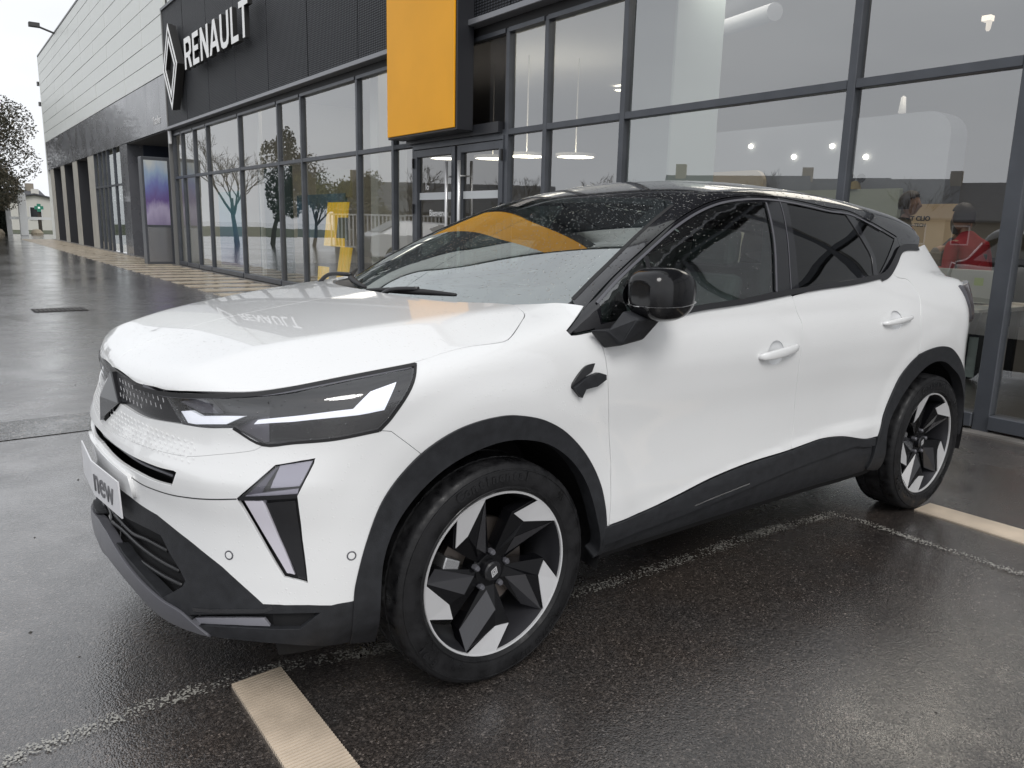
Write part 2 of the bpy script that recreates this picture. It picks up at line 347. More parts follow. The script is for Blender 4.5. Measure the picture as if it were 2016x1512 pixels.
def Zt(x,y):
    ay=np.abs(y)
    zc=ZC(x)
    cen=zc-.018*(ay/.7)**2
    ce=.46+(.80-x)*.20    # crease lateral position
    side=zc-.018*(ce/.7)**2-(ay-ce)*.30+.004
    t=smin(cen,side,.011)
    w=1-sst(-.75,-.40,x)
    return t*(1-w)+ZR(x)*w
ZR=Sp((-.4,1.25),(-.8,1.30),(-1.5,1.33),(-2.0,1.30),(-2.4,1.22),(-2.8,1.165),(-3.3,1.12))
def LB(P):
    x,y,z=P[...,0],P[...,1],P[...,2]; ay=np.abs(y)
    a=ay-Ys(x,z); b=(x-Xf(y,z))*.9; c=(Xr(y,z)-x)*.9; d=(z-Zt(x,y))*.95
    # shoulder behind cowl follows belt
    f=smax(a,b,.10); f=smax(f,c,.12); f=smax(f,d,.07)
    return f
# greenhouse
XW=Sp((1.0,.02),(1.09,-.15),(1.2,-.352),(1.35,-.685),(1.44,-.925),(1.5,-1.10),(1.58,-1.40))
RO=Sp((-.6,1.40),(-.9,1.485),(-1.2,1.545),(-1.5,1.572),(-1.9,1.572),(-2.3,1.540),(-2.7,1.485),(-3.0,1.405),(-3.2,1.36))
YG=Sp((1.0,.858),(1.08,.832),(1.2,.778),(1.35,.702),(1.45,.640),(1.55,.565))
YX=Sp((-3.2,-.16),(-2.8,-.06),(-2.4,-.022),(-1.9,-.003),(-1.2,0),(-.7,-.005),(-.3,-.02))
RX=Sp((1.0,-3.25),(1.1,-3.20),(1.3,-2.98),(1.42,-2.88),(1.55,-2.78))
def GH(P):
    x,y,z=P[...,0],P[...,1],P[...,2]; ay=np.abs(y)
    w=(x-(XW(z)-.155*(ay/.7)**2.4))*.47
    s=(ay-(YG(z)+YX(x)))*.9
    r=(z-(RO(x)-.066*(ay/.62)**2.4))
    c=(RX(z)+.14*(ay/.7)**2-x)*.9
    f=smax(w,r,.06); f=smax(f,s,.05); f=smax(f,c,.05)
    return f
def BODY(P):
    return smin(LB(P),smax(GH(P)-.006,(1.06-P[...,2]),.06),.05)
def grad(F,P,h=1e-4):
    g=np.zeros_like(P)
    for i in range(3):
        d=np.zeros(3); d[i]=h; g[...,i]=(F(P+d)-F(P-d))/(2*h)
    return g/np.maximum(np.linalg.norm(g,axis=-1,keepdims=True),1e-9)
def march(F,o,d,t0,t1,n=160,it=22):
    """first outside->inside crossing along rays. o,d (N,3)"""
    N=len(d); t=np.full(N,np.nan); prev=F(o+d*t0)
    lo=np.full(N,float(t0)); hi=lo.copy(); done=np.zeros(N,bool)
    ts=np.linspace(t0,t1,n)
    for k in range(1,n):
        cur=F(o+d*ts[k]); m=(~done)&(prev>0)&(cur<=0)
        lo[m]=ts[k-1]; hi[m]=ts[k]; done|=m; prev=cur
    for _ in range(it):
        mid=(lo+hi)/2; v=F(o+d*mid[:,None]); up=v>0
        lo=np.where(up,mid,lo); hi=np.where(up,hi,mid)
    t=np.where(done,(lo+hi)/2,np.nan); return t

K={
'hood_front':[(0.816,-0.213,0.902),(0.826,-0.118,0.894),(0.83,0.048,0.887),(0.817,0.239,0.889),(0.794,0.38,0.895),(0.764,0.492,0.904),(0.722,0.582,0.914),(0.677,0.65,0.923),(0.628,0.7,0.93),(0.572,0.735,0.94),(0.512,0.757,0.95),(0.424,0.779,0.963),(0.334,0.799,0.976),(0.244,0.817,0.988),(0.095,0.816,1.015),(-0.036,0.837,1.026),(-0.071,0.826,1.037),(-0.158,0.764,1.072),(-0.188,0.739,1.083),(-0.199,0.72,1.091),(-0.206,0.685,1.102),(-0.214,0.644,1.107)],
'hood_rear':[(-0.214,0.644,1.107),(-0.181,0.574,1.107),(-0.124,0.486,1.105),(-0.092,0.408,1.104),(-0.069,0.311,1.104),(-0.054,0.215,1.104),(-0.057,0.043,1.106),(-0.06,-0.148,1.106)],
'fend_rear':[(-0.214,0.644,1.107),(-0.279,0.693,1.112),(-0.329,0.726,1.116),(-0.381,0.795,1.11)],
'head_low':[(0.861,0.02,0.738),(0.835,0.12,0.809),(0.815,0.31,0.806),(0.77,0.496,0.82),(0.731,0.595,0.825),(0.685,0.676,0.836),(0.635,0.743,0.801),(0.577,0.793,0.809),(0.488,0.844,0.817),(0.38,0.874,0.831),(0.348,0.879,0.862),(0.289,0.876,0.934),(0.244,0.822,0.987)],
'head_div':[(0.785,0.419,0.896),(0.765,0.511,0.821)],
'tex_low':[(0.866,0.037,0.725),(0.85,0.236,0.731),(0.814,0.422,0.738),(0.768,0.554,0.746),(0.721,0.64,0.764),(0.652,0.727,0.786),(0.636,0.742,0.799)],
'slot_top':[(0.874,-0.024,0.708),(0.873,0.102,0.703),(0.858,0.266,0.7),(0.838,0.383,0.7),(0.815,0.473,0.701),(0.796,0.528,0.704),(0.793,0.537,0.702)],
'slot_bot':[(0.801,0.517,0.662),(0.828,0.424,0.656),(0.85,0.321,0.657),(0.868,0.182,0.657),(0.876,0.031,0.67),(0.876,-0.026,0.696)],
'bump_line':[(0.856,0.266,0.633),(0.84,0.36,0.628),(0.823,0.433,0.63),(0.799,0.516,0.635),(0.767,0.596,0.644),(0.733,0.662,0.654),(0.696,0.713,0.663)],
'bump_fend':[(0.348,0.878,0.825),(0.255,0.882,0.746)],
'fog_up':[(0.696,0.713,0.664),(0.617,0.774,0.754),(0.534,0.826,0.771),(0.538,0.826,0.758),(0.579,0.815,0.678)],
'fog_lo':[(0.695,0.715,0.663),(0.582,0.814,0.679),(0.564,0.828,0.446),(0.612,0.794,0.462)],
'fog_white':[(0.684,0.728,0.662),(0.648,0.766,0.664),(0.588,0.811,0.468),(0.606,0.798,0.472)],
'fog_blk':[(0.647,0.767,0.659),(0.583,0.813,0.667),(0.565,0.826,0.453),(0.583,0.815,0.458)],
'sens':[(0.713,0.685,0.507),(0.46,0.867,0.509),(0.707,0.693,0.508)],
'low_edge':[(0.858,0.203,0.55),(0.821,0.423,0.555),(0.78,0.555,0.522),(0.727,0.67,0.472),(0.659,0.766,0.389),(0.617,0.799,0.388),(0.513,0.856,0.381),(0.459,0.873,0.385)],
'mesh_open':[(0.87,0.147,0.468),(0.82,0.441,0.502),(0.81,0.488,0.465),(0.798,0.537,0.43),(0.792,0.559,0.407),(0.799,0.549,0.389),(0.832,0.47,0.334),(0.876,0.221,0.384),(0.884,0.047,0.406)],
'lip_out':[(0.864,-0.334,0.359),(0.884,-0.196,0.325),(0.889,0.102,0.328),(0.867,0.292,0.305),(0.829,0.419,0.263),(0.802,0.51,0.261),(0.753,0.633,0.27),(0.671,0.748,0.28),(0.597,0.8,0.271),(0.483,0.818,0.243),(0.447,0.818,0.239),(0.371,0.807,0.22)],
'lip_in':[(0.876,-0.026,0.461),(0.883,0.082,0.401),(0.867,0.31,0.362),(0.833,0.466,0.332),(0.806,0.542,0.323),(0.784,0.587,0.3)],
'pocket':[(0.792,0.574,0.314),(0.54,0.845,0.361),(0.585,0.82,0.322),(0.641,0.783,0.323),(0.775,0.606,0.3)],
'arch_f':[(0.444,0.817,0.238),(0.459,0.873,0.385),(0.453,0.873,0.43),(0.419,0.874,0.544),(0.369,0.876,0.649),(0.286,0.881,0.735),(0.201,0.887,0.786),(0.111,0.89,0.814),(-0.006,0.892,0.823),(-0.089,0.892,0.81),(-0.163,0.891,0.786),(-0.245,0.886,0.738),(-0.33,0.884,0.657),(-0.39,0.888,0.56),(-0.413,0.895,0.474),(-0.422,0.898,0.402),(-0.469,0.853,0.268)],
'arch_fi':[(0.361,0.797,0.208),(0.382,0.886,0.459),(0.344,0.88,0.561),(0.268,0.879,0.646),(0.166,0.881,0.709),(0.04,0.885,0.743),(-0.06,0.886,0.744),(-0.172,0.884,0.713),(-0.266,0.884,0.649),(-0.332,0.887,0.564),(-0.371,0.896,0.457),(-0.405,0.883,0.32)],
'door_f':[(-0.379,0.856,1.035),(-0.401,0.88,0.959),(-0.411,0.887,0.877),(-0.432,0.88,0.729),(-0.444,0.885,0.606),(-0.442,0.895,0.484),(-0.436,0.898,0.404)],
'door_m':[(-1.445,0.832,1.108),(-1.457,0.85,1.052),(-1.479,0.866,1.002),(-1.472,0.875,0.959),(-1.466,0.879,0.85),(-1.477,0.87,0.72),(-1.484,0.87,0.597),(-1.462,0.881,0.51),(-1.42,0.886,0.496),(-1.448,0.891,0.423),(-1.504,0.866,0.295)],
'door_r':[(-2.293,0.774,1.198),(-2.325,0.793,1.163),(-2.419,0.8,1.148),(-2.463,0.833,1.092),(-2.448,0.857,1.047),(-2.417,0.883,0.973),(-2.422,0.893,0.896),(-2.416,0.896,0.809)],
'door_low':[(-0.424,0.898,0.403),(-0.583,0.892,0.413),(-0.771,0.889,0.437),(-0.979,0.882,0.466),(-1.197,0.882,0.486),(-1.419,0.886,0.495),(-1.559,0.886,0.504),(-1.679,0.887,0.51),(-1.829,0.892,0.498),(-2.013,0.9,0.461),(-2.111,0.902,0.459)],
'sill_bot':[(-0.436,0.863,0.282),(-0.63,0.857,0.28),(-1.046,0.845,0.266),(-1.579,0.854,0.277),(-1.966,0.875,0.293)],
'arch_r':[(-2.111,0.902,0.459),(-2.155,0.892,0.547),(-2.205,0.888,0.626),(-2.286,0.889,0.728),(-2.397,0.895,0.798),(-2.519,0.896,0.824),(-2.655,0.896,0.828),(-2.753,0.895,0.806),(-2.881,0.889,0.732),(-2.991,0.875,0.632),(-3.023,0.872,0.575)],
'arch_ri':[(-2.212,0.863,0.274),(-2.185,0.901,0.474),(-2.271,0.89,0.587),(-2.408,0.888,0.692),(-2.551,0.891,0.752),(-2.691,0.89,0.748),(-2.842,0.887,0.683),(-2.946,0.886,0.603)],
'belt':[(-0.266,0.847,1.045),(-0.276,0.857,1.032),(-0.37,0.855,1.037),(-0.508,0.848,1.052),(-0.726,0.844,1.066),(-0.884,0.841,1.081),(-1.143,0.837,1.094),(-1.44,0.828,1.117),(-1.661,0.821,1.131),(-1.923,0.812,1.143),(-2.165,0.797,1.162),(-2.249,0.786,1.179),(-2.379,0.748,1.236),(-2.5,0.712,1.29),(-2.697,0.692,1.296)],
'tri_f':[(-0.266,0.847,1.045),(-0.304,0.831,1.066),(-0.381,0.795,1.11)],
'frame_up':[(-0.392,0.782,1.109),(-0.435,0.78,1.131),(-0.541,0.757,1.195),(-0.696,0.725,1.276),(-0.861,0.686,1.355),(-0.987,0.657,1.405),(-1.09,0.639,1.438),(-1.196,0.623,1.464),(-1.299,0.613,1.48),(-1.454,0.605,1.493),(-1.606,0.607,1.493),(-1.812,0.618,1.478),(-1.977,0.627,1.461),(-2.134,0.629,1.452),(-2.245,0.644,1.425),(-2.372,0.661,1.385),(-2.506,0.678,1.34)],
'glass_f':[(-0.43,0.825,1.057),(-0.442,0.794,1.122),(-0.536,0.771,1.181),(-0.675,0.74,1.257),(-0.765,0.721,1.3),(-0.915,0.687,1.366),(-1.023,0.662,1.409),(-1.18,0.638,1.45),(-1.327,0.63,1.464),(-1.509,0.626,1.47),(-1.476,0.687,1.377),(-1.439,0.736,1.289),(-1.361,0.813,1.127),(-0.818,0.83,1.078)],
'glass_r':[(-1.661,0.625,1.472),(-1.853,0.625,1.468),(-2.069,0.635,1.446),(-2.101,0.641,1.436),(-2.129,0.681,1.37),(-2.16,0.721,1.297),(-2.174,0.742,1.253),(-2.141,0.782,1.173),(-1.818,0.8,1.152),(-1.518,0.811,1.132)],
'glass_q':[(-2.168,0.639,1.436),(-2.237,0.649,1.417),(-2.481,0.683,1.335),(-2.309,0.744,1.237),(-2.2,0.777,1.179),(-2.179,0.777,1.179),(-2.206,0.741,1.252),(-2.179,0.688,1.356)],
'doorgap_up':[(-1.62,0.609,1.491),(-1.588,0.668,1.408),(-1.524,0.747,1.267),(-1.458,0.816,1.122)],
'ws_edge':[(-0.381,0.739,1.12),(-0.426,0.733,1.147),(-0.586,0.702,1.238),(-1.047,0.543,1.45)],
'ws_edge2':[(-0.35,0.701,1.114),(-0.471,0.682,1.187),(-0.65,0.634,1.283),(-1.044,0.509,1.454)],
'ws_top':[(-1.1,0.495,1.474),(-1.07,0.261,1.485),(-1.107,-0.159,1.5),(-1.185,-0.533,1.514),(-1.144,-0.579,1.505)],
'fin':[(-0.35,0.883,0.946),(-0.312,0.884,0.941),(-0.279,0.887,0.918),(-0.255,0.889,0.891),(-0.252,0.889,0.88),(-0.288,0.888,0.845),(-0.303,0.888,0.87),(-0.349,0.888,0.874),(-0.388,0.887,0.892),(-0.387,0.886,0.908),(-0.333,0.886,0.922)],
'handle_f':[(-1.184,0.879,0.908),(-1.434,0.879,0.928),(-1.441,0.88,0.904),(-1.206,0.88,0.878),(-1.302,0.88,0.902)],
'handle_r':[(-2.08,0.876,0.982),(-2.339,0.875,0.999),(-2.326,0.881,0.978),(-2.082,0.881,0.957),(-2.199,0.879,0.98)],
'lamp_r':[(-2.829,0.809,1.124),(-2.805,0.844,1.07),(-2.824,0.879,0.987)],
'fuel':[(-0.34,0.843,1.057)],
'hood_crease':[(0.629,0.57,0.972),(0.472,0.63,0.997),(0.267,0.673,1.027),(0.03,0.697,1.062),(-0.176,0.697,1.094)],
'drl_main':[(0.644,0.704,0.846),(0.635,0.714,0.86),(0.551,0.791,0.877),(0.438,0.845,0.89),(0.386,0.837,0.928),(0.308,0.837,0.946),(0.358,0.861,0.879),(0.431,0.849,0.872),(0.57,0.78,0.859)],
'drl_in':[(0.762,0.453,0.844),(0.742,0.515,0.857),(0.727,0.555,0.848),(0.656,0.685,0.866),(0.69,0.637,0.838),(0.749,0.5,0.816)],
'head_dark':[(0.766,0.443,0.872),(0.574,0.741,0.921),(0.419,0.835,0.927),(0.433,0.849,0.896),(0.546,0.797,0.883),(0.642,0.709,0.866),(0.68,0.661,0.837),(0.707,0.611,0.837)],
'head_seam':[(0.488,0.844,0.816),(0.468,0.851,0.867)],
'lamp_pod':[(0.76,0.479,0.876),(0.72,0.574,0.898),(0.703,0.624,0.865),(0.73,0.565,0.86)],
'slot_bar':[(0.838,-0.256,0.634),(0.851,0.106,0.666),(0.828,0.322,0.662),(0.788,0.488,0.663)],
'bar1':[(0.839,0.19,0.427),(0.824,0.296,0.441),(0.799,0.418,0.445)],
'bar2':[(0.849,0.082,0.406),(0.834,0.254,0.407),(0.809,0.397,0.406),(0.786,0.484,0.406)],
'bar3':[(0.853,0.126,0.369),(0.843,0.237,0.368),(0.814,0.405,0.371),(0.786,0.504,0.372)],
'dia':[(0.832,0.02,0.882),(0.835,0.123,0.809),(0.86,0.03,0.739),(0.844,-0.08,0.779)],
'plate':[(0.882,-0.228,0.603),(0.877,0.246,0.602),(0.876,0.265,0.502),(0.891,-0.13,0.492)],
'ql_post':[(-0.677,0.746,1.25),(-0.632,0.785,1.17),(-0.593,0.826,1.075)],
'logo_f':[(0.834,-0.105,0.855)],
'pocket_d':[(0.792,0.574,0.316),(0.757,0.651,0.34),(0.718,0.706,0.353),(0.677,0.752,0.362),(0.634,0.789,0.365),(0.588,0.82,0.366),(0.54,0.845,0.364),(0.548,0.842,0.357),(0.556,0.838,0.35),(0.563,0.834,0.343),(0.571,0.83,0.336),(0.578,0.825,0.328),(0.585,0.82,0.321),(0.595,0.815,0.321),(0.604,0.809,0.322),(0.614,0.803,0.322),(0.623,0.796,0.322),(0.632,0.79,0.322),(0.641,0.783,0.322),(0.667,0.762,0.322),(0.692,0.736,0.32),(0.716,0.707,0.316),(0.738,0.674,0.311),(0.76,0.636,0.303),(0.78,0.588,0.289),(0.782,0.586,0.294),(0.784,0.584,0.299),(0.786,0.582,0.303),(0.788,0.58,0.308),(0.79,0.577,0.312)],
'blade_d':[(0.779,0.581,0.308),(0.761,0.624,0.321),(0.742,0.66,0.33),(0.721,0.69,0.337),(0.701,0.718,0.343),(0.679,0.742,0.347),(0.657,0.764,0.349),(0.655,0.766,0.346),(0.653,0.768,0.342),(0.651,0.77,0.338),(0.649,0.771,0.334),(0.647,0.773,0.33),(0.644,0.774,0.326),(0.668,0.753,0.325),(0.69,0.728,0.322),(0.712,0.7,0.318),(0.733,0.67,0.312),(0.753,0.634,0.304),(0.772,0.59,0.292),(0.773,0.588,0.294),(0.774,0.587,0.297),(0.775,0.586,0.3),(0.776,0.584,0.302),(0.778,0.583,0.305)],
'low_edge_d':[(0.821,0.423,0.555),(0.813,0.453,0.549),(0.805,0.481,0.543),(0.797,0.508,0.536),(0.789,0.532,0.529),(0.78,0.555,0.522),(0.77,0.581,0.513),(0.76,0.606,0.503),(0.749,0.629,0.493),(0.738,0.65,0.483),(0.727,0.67,0.472),(0.714,0.691,0.456),(0.701,0.712,0.44),(0.687,0.731,0.424),(0.673,0.749,0.407),(0.659,0.766,0.389),(0.651,0.773,0.389),(0.642,0.78,0.389),(0.634,0.786,0.389),(0.625,0.793,0.389),(0.617,0.799,0.388),(0.592,0.816,0.388),(0.566,0.831,0.387),(0.54,0.844,0.384),(0.513,0.856,0.381),(0.5,0.861,0.383),(0.486,0.866,0.384),(0.473,0.87,0.384),(0.459,0.873,0.385)],
'fog_all_d':[(0.696,0.713,0.664),(0.685,0.729,0.681),(0.672,0.742,0.697),(0.659,0.752,0.712),(0.645,0.759,0.726),(0.631,0.767,0.74),(0.617,0.774,0.754),(0.603,0.784,0.757),(0.59,0.793,0.76),(0.576,0.802,0.763),(0.562,0.81,0.766),(0.549,0.818,0.768),(0.534,0.826,0.771),(0.535,0.826,0.769),(0.536,0.826,0.767),(0.536,0.826,0.764),(0.537,0.826,0.762),(0.537,0.826,0.76),(0.538,0.826,0.758),(0.545,0.825,0.745),(0.552,0.824,0.732),(0.559,0.822,0.719),(0.566,0.821,0.706),(0.573,0.819,0.692),(0.579,0.815,0.678),(0.576,0.816,0.64),(0.572,0.816,0.6),(0.57,0.817,0.561),(0.567,0.82,0.523),(0.565,0.824,0.484),(0.564,0.828,0.446),(0.572,0.823,0.449),(0.58,0.818,0.452),(0.588,0.812,0.455),(0.596,0.806,0.457),(0.605,0.8,0.46),(0.612,0.794,0.462),(0.627,0.78,0.496),(0.641,0.766,0.53),(0.654,0.752,0.563),(0.668,0.738,0.597),(0.683,0.727,0.631)],
'fog_u_d':[(0.696,0.713,0.664),(0.685,0.729,0.681),(0.672,0.742,0.697),(0.659,0.752,0.712),(0.645,0.759,0.726),(0.631,0.767,0.74),(0.617,0.774,0.754),(0.603,0.784,0.757),(0.59,0.793,0.76),(0.576,0.802,0.763),(0.562,0.81,0.766),(0.549,0.818,0.768),(0.534,0.826,0.771),(0.535,0.826,0.769),(0.536,0.826,0.767),(0.536,0.826,0.764),(0.537,0.826,0.762),(0.537,0.826,0.76),(0.538,0.826,0.758),(0.545,0.825,0.745),(0.552,0.824,0.732),(0.559,0.822,0.719),(0.566,0.821,0.706),(0.573,0.819,0.692),(0.579,0.815,0.678),(0.6,0.802,0.677),(0.621,0.788,0.676),(0.641,0.772,0.674),(0.66,0.755,0.671),(0.678,0.735,0.668)],
'fog_w_d':[(0.683,0.725,0.661),(0.677,0.732,0.661),(0.671,0.738,0.662),(0.665,0.745,0.662),(0.659,0.751,0.662),(0.653,0.757,0.663),(0.647,0.762,0.663),(0.637,0.769,0.63),(0.626,0.774,0.597),(0.616,0.781,0.564),(0.606,0.79,0.532),(0.597,0.799,0.499),(0.587,0.808,0.467),(0.59,0.806,0.467),(0.593,0.804,0.468),(0.596,0.802,0.469),(0.599,0.8,0.47),(0.602,0.798,0.47),(0.605,0.795,0.471),(0.618,0.783,0.503),(0.631,0.771,0.534),(0.644,0.758,0.566),(0.657,0.746,0.598),(0.67,0.736,0.63)],
'fog_b_d':[(0.642,0.754,0.654),(0.632,0.763,0.656),(0.622,0.772,0.658),(0.611,0.78,0.66),(0.6,0.788,0.661),(0.589,0.795,0.662),(0.578,0.802,0.663),(0.575,0.802,0.627),(0.571,0.803,0.591),(0.568,0.805,0.555),(0.565,0.808,0.519),(0.563,0.812,0.484),(0.561,0.817,0.448),(0.564,0.815,0.449),(0.567,0.813,0.45),(0.57,0.811,0.451),(0.573,0.809,0.452),(0.576,0.807,0.453),(0.579,0.805,0.453),(0.59,0.795,0.487),(0.6,0.785,0.52),(0.61,0.776,0.553),(0.62,0.767,0.587),(0.631,0.761,0.621)],
'refl_a':[(0.605,0.773,0.751),(0.593,0.781,0.754),(0.582,0.789,0.756),(0.57,0.796,0.758),(0.559,0.804,0.76),(0.547,0.81,0.762),(0.535,0.817,0.764),(0.541,0.816,0.753),(0.546,0.815,0.743),(0.552,0.814,0.732),(0.558,0.813,0.721),(0.564,0.812,0.71),(0.57,0.81,0.7),(0.58,0.804,0.699),(0.591,0.798,0.698),(0.601,0.791,0.697),(0.611,0.784,0.696),(0.621,0.777,0.695),(0.631,0.769,0.694),(0.627,0.771,0.704),(0.623,0.771,0.714),(0.618,0.772,0.723),(0.614,0.772,0.732),(0.609,0.773,0.742)],
'refl_b':[(0.678,0.72,0.668),(0.668,0.732,0.682),(0.659,0.743,0.696),(0.648,0.75,0.709),(0.637,0.756,0.721),(0.626,0.762,0.733),(0.614,0.767,0.745),(0.613,0.768,0.745),(0.612,0.769,0.746),(0.611,0.77,0.746),(0.61,0.771,0.747),(0.608,0.772,0.747),(0.607,0.772,0.748),(0.613,0.771,0.739),(0.619,0.769,0.73),(0.625,0.767,0.721),(0.631,0.765,0.712),(0.636,0.763,0.703),(0.642,0.76,0.693),(0.643,0.759,0.69),(0.644,0.758,0.687),(0.645,0.757,0.684),(0.646,0.757,0.681),(0.646,0.756,0.678),(0.647,0.755,0.674),(0.652,0.749,0.673),(0.658,0.744,0.672),(0.663,0.738,0.671),(0.668,0.732,0.67),(0.673,0.726,0.669)],
'refl_c':[(0.681,0.722,0.666),(0.68,0.723,0.667),(0.68,0.724,0.668),(0.679,0.724,0.67),(0.678,0.725,0.671),(0.678,0.726,0.672),(0.677,0.727,0.673),(0.661,0.746,0.679),(0.644,0.762,0.683),(0.627,0.776,0.687),(0.609,0.789,0.69),(0.591,0.802,0.693),(0.572,0.813,0.696),(0.573,0.812,0.693),(0.574,0.812,0.69),(0.574,0.812,0.688),(0.575,0.812,0.685),(0.576,0.811,0.682),(0.576,0.811,0.68),(0.595,0.799,0.679),(0.613,0.786,0.677),(0.631,0.773,0.675),(0.648,0.758,0.673),(0.665,0.741,0.67)],
'mesh_d':[(0.872,0.108,0.475),(0.861,0.217,0.489),(0.849,0.306,0.498),(0.835,0.379,0.502),(0.82,0.441,0.502),(0.817,0.453,0.493),(0.815,0.465,0.483),(0.813,0.476,0.474),(0.81,0.488,0.465),(0.808,0.501,0.456),(0.804,0.513,0.448),(0.801,0.525,0.439),(0.798,0.537,0.43),(0.797,0.542,0.424),(0.795,0.548,0.418),(0.794,0.553,0.413),(0.792,0.559,0.407),(0.794,0.556,0.403),(0.796,0.554,0.398),(0.797,0.552,0.394),(0.799,0.549,0.389),(0.808,0.533,0.377),(0.816,0.515,0.364),(0.825,0.494,0.35),(0.832,0.47,0.334),(0.845,0.422,0.351),(0.856,0.367,0.366),(0.867,0.3,0.377),(0.876,0.221,0.384),(0.878,0.186,0.392),(0.88,0.15,0.4),(0.881,0.109,0.406),(0.882,0.064,0.411),(0.88,0.076,0.428),(0.877,0.087,0.444),(0.874,0.097,0.46)],
'band_line':[(0.786,0.594,0.339),(0.775,0.617,0.344),(0.764,0.639,0.348),(0.752,0.658,0.352),(0.722,0.7,0.361),(0.691,0.738,0.368),(0.658,0.769,0.372),(0.652,0.773,0.375),(0.647,0.778,0.378),(0.641,0.782,0.382)],
}

UC=.1+.85*math.pi/2
def to_wrap(P):
    P=np.atleast_2d(P); x,y,z=P[:,0],P[:,1],P[:,2]; ay=np.abs(y); U=np.zeros(len(P)); r=np.zeros(len(P))
    f=x>.1; b=x<-2.6; mdl=~(f|b)
    U[mdl]=x[mdl]; r[mdl]=ay[mdl]
    a=np.arctan2(x[f]-.1,ay[f]); U[f]=.1+.85*a; r[f]=np.hypot(x[f]-.1,ay[f])
    a=np.arctan2(-2.6-x[b],ay[b]); U[b]=-2.6-.7*a; r[b]=np.hypot(x[b]+2.6,ay[b])
    s=(y<0)&f; U[s]=2*UC-U[s]
    return np.stack([U,.85*np.arctan2(z-.55,r)],1)
def from_wrap(Q,F,off=0):
    U,V=Q[:,0].copy(),Q[:,1]; neg=U>UC; U[neg]=2*UC-U[neg]
    n=np.zeros((len(Q),2)); ox=np.clip(U,-2.6,.1)
    n[:,1]=1; f=U>.1; a=(U[f]-.1)/.85; n[f,0]=np.sin(a); n[f,1]=np.cos(a)
    b=U<-2.6; a=(-2.6-U[b])/.7; n[b,0]=-np.sin(a); n[b,1]=np.cos(a)
    n[neg,1]*=-1
    e=V/.85; o=np.stack([ox,0*ox,0*ox+.55],1); d=np.stack([n[:,0]*np.cos(e),n[:,1]*np.cos(e),np.sin(e)],1)
    t=march(lambda P:-(F(P)-off),o,d,.03,1.5,50,18); t=np.where(np.isnan(t),.85,t)
    return o+d*t[:,None]
def lift(Q,dom,F,off):
    if dom=='wrap': return from_wrap(Q,F,off)
    if dom=='plan': o=np.stack([Q[:,0],Q[:,1],0*Q[:,0]+1.9],1); d=np.array([[0,0,-1.]])*np.ones((len(Q),1)); T=1.6
    if dom=='side': o=np.stack([Q[:,0],0*Q[:,0]+1.2,Q[:,1]],1); d=np.array([[0,-1.,0]])*np.ones((len(Q),1)); T=1.1
    if dom=='rear': o=np.stack([0*Q[:,0]-3.6,Q[:,0],Q[:,1]],1); d=np.array([[1.,0,0]])*np.ones((len(Q),1)); T=1.5
    t=march(lambda P:F(P)-off,o,d,0,T,60,18); t=np.where(np.isnan(t),T*.5,t)
    return o+d*t[:,None]
def to_dom(P,dom):
    P=np.atleast_2d(np.array(P,float))
    if dom=='wrap': return to_wrap(P)
    return P[:,{'plan':(0,1),'side':(0,2),'rear':(1,2)}[dom]]
def spline(pts,step=.02):
    """smooth curve through points"""
    P=np.array(pts,float)
    if len(P)<3:
        n=max(1,int(np.linalg.norm(P[1]-P[0])/step)); return [P[0]+(P[1]-P[0])*k/n for k in range(n+1)]
    o=[]
    for i in range(len(P)-1):
        p0=P[max(i-1,0)]; p1=P[i]; p2=P[i+1]; p3=P[min(i+2,len(P)-1)]
        L1=np.linalg.norm(p2-p1)+1e-9; L0=np.linalg.norm(p1-p0)+1e-9; L2=np.linalg.norm(p3-p2)+1e-9
        m1=(p2-p0)/(L1+(L0 if i>0 else 0))*L1 if i>0 else (p2-p1); m2=(p3-p1)/(L1+L2)*L1 if i<len(P)-2 else (p2-p1)
        n=max(1,int(math.ceil(L1/step)))
        for k in range(n):
            t=k/n; o.append((2*t**3-3*t*t+1)*p1+(t**3-2*t*t+t)*m1+(-2*t**3+3*t*t)*p2+(t**3-t*t)*m2)
    o.append(P[-1]); return o
def outline(segs,step=.02,line=()):
    """segments joined at corners; ints in `line` are kept straight between their points"""
    o=[]
    for i,s in enumerate(segs):
        if i in line:
            q=[]
            for a,b in zip(s[:-1],s[1:]): q+=spline([a,b],step)[:-1]
            q.append(np.array(s[-1],float))
        else: q=spline(s,step) if len(s)>1 else [np.array(s[0],float)]
        for p in q:
            if not o or np.linalg.norm(o[-1]-p)>1e-4: o.append(p)
    j=spline([o[-1],o[0]],step)
    o+=j[1:-1]
    return np.array(o)
def inset2(P,d):
    """move a closed 2D loop inwards by d"""
    A=np.sum(P[:,0]*np.roll(P[:,1],-1)-np.roll(P[:,0],-1)*P[:,1])
    t1=np.roll(P,-1,0)-P; t0=P-np.roll(P,1,0)
    n=lambda t:np.stack([-t[:,1],t[:,0]],1)/np.maximum(np.linalg.norm(t,axis=1,keepdims=True),1e-9)
    n0,n1=n(t0),n(t1); m=n0+n1; L2=np.maximum((m*m).sum(1,keepdims=True),.5); m=m/L2*2*.5*2
    if A<0: m=-m
    return P+m*d*.5*1.0
def pip(P,poly):
    x,y=P[:,0],P[:,1]; c=np.zeros(len(P),bool); j=len(poly)-1
    for i in range(len(poly)):
        xi,yi=poly[i]; xj,yj=poly[j]
        k=((yi>y)!=(yj>y))&(x<(xj-xi)*(y-yi)/((yj-yi) if yj!=yi else 1e-12)+xi); c^=k; j=i
    return c
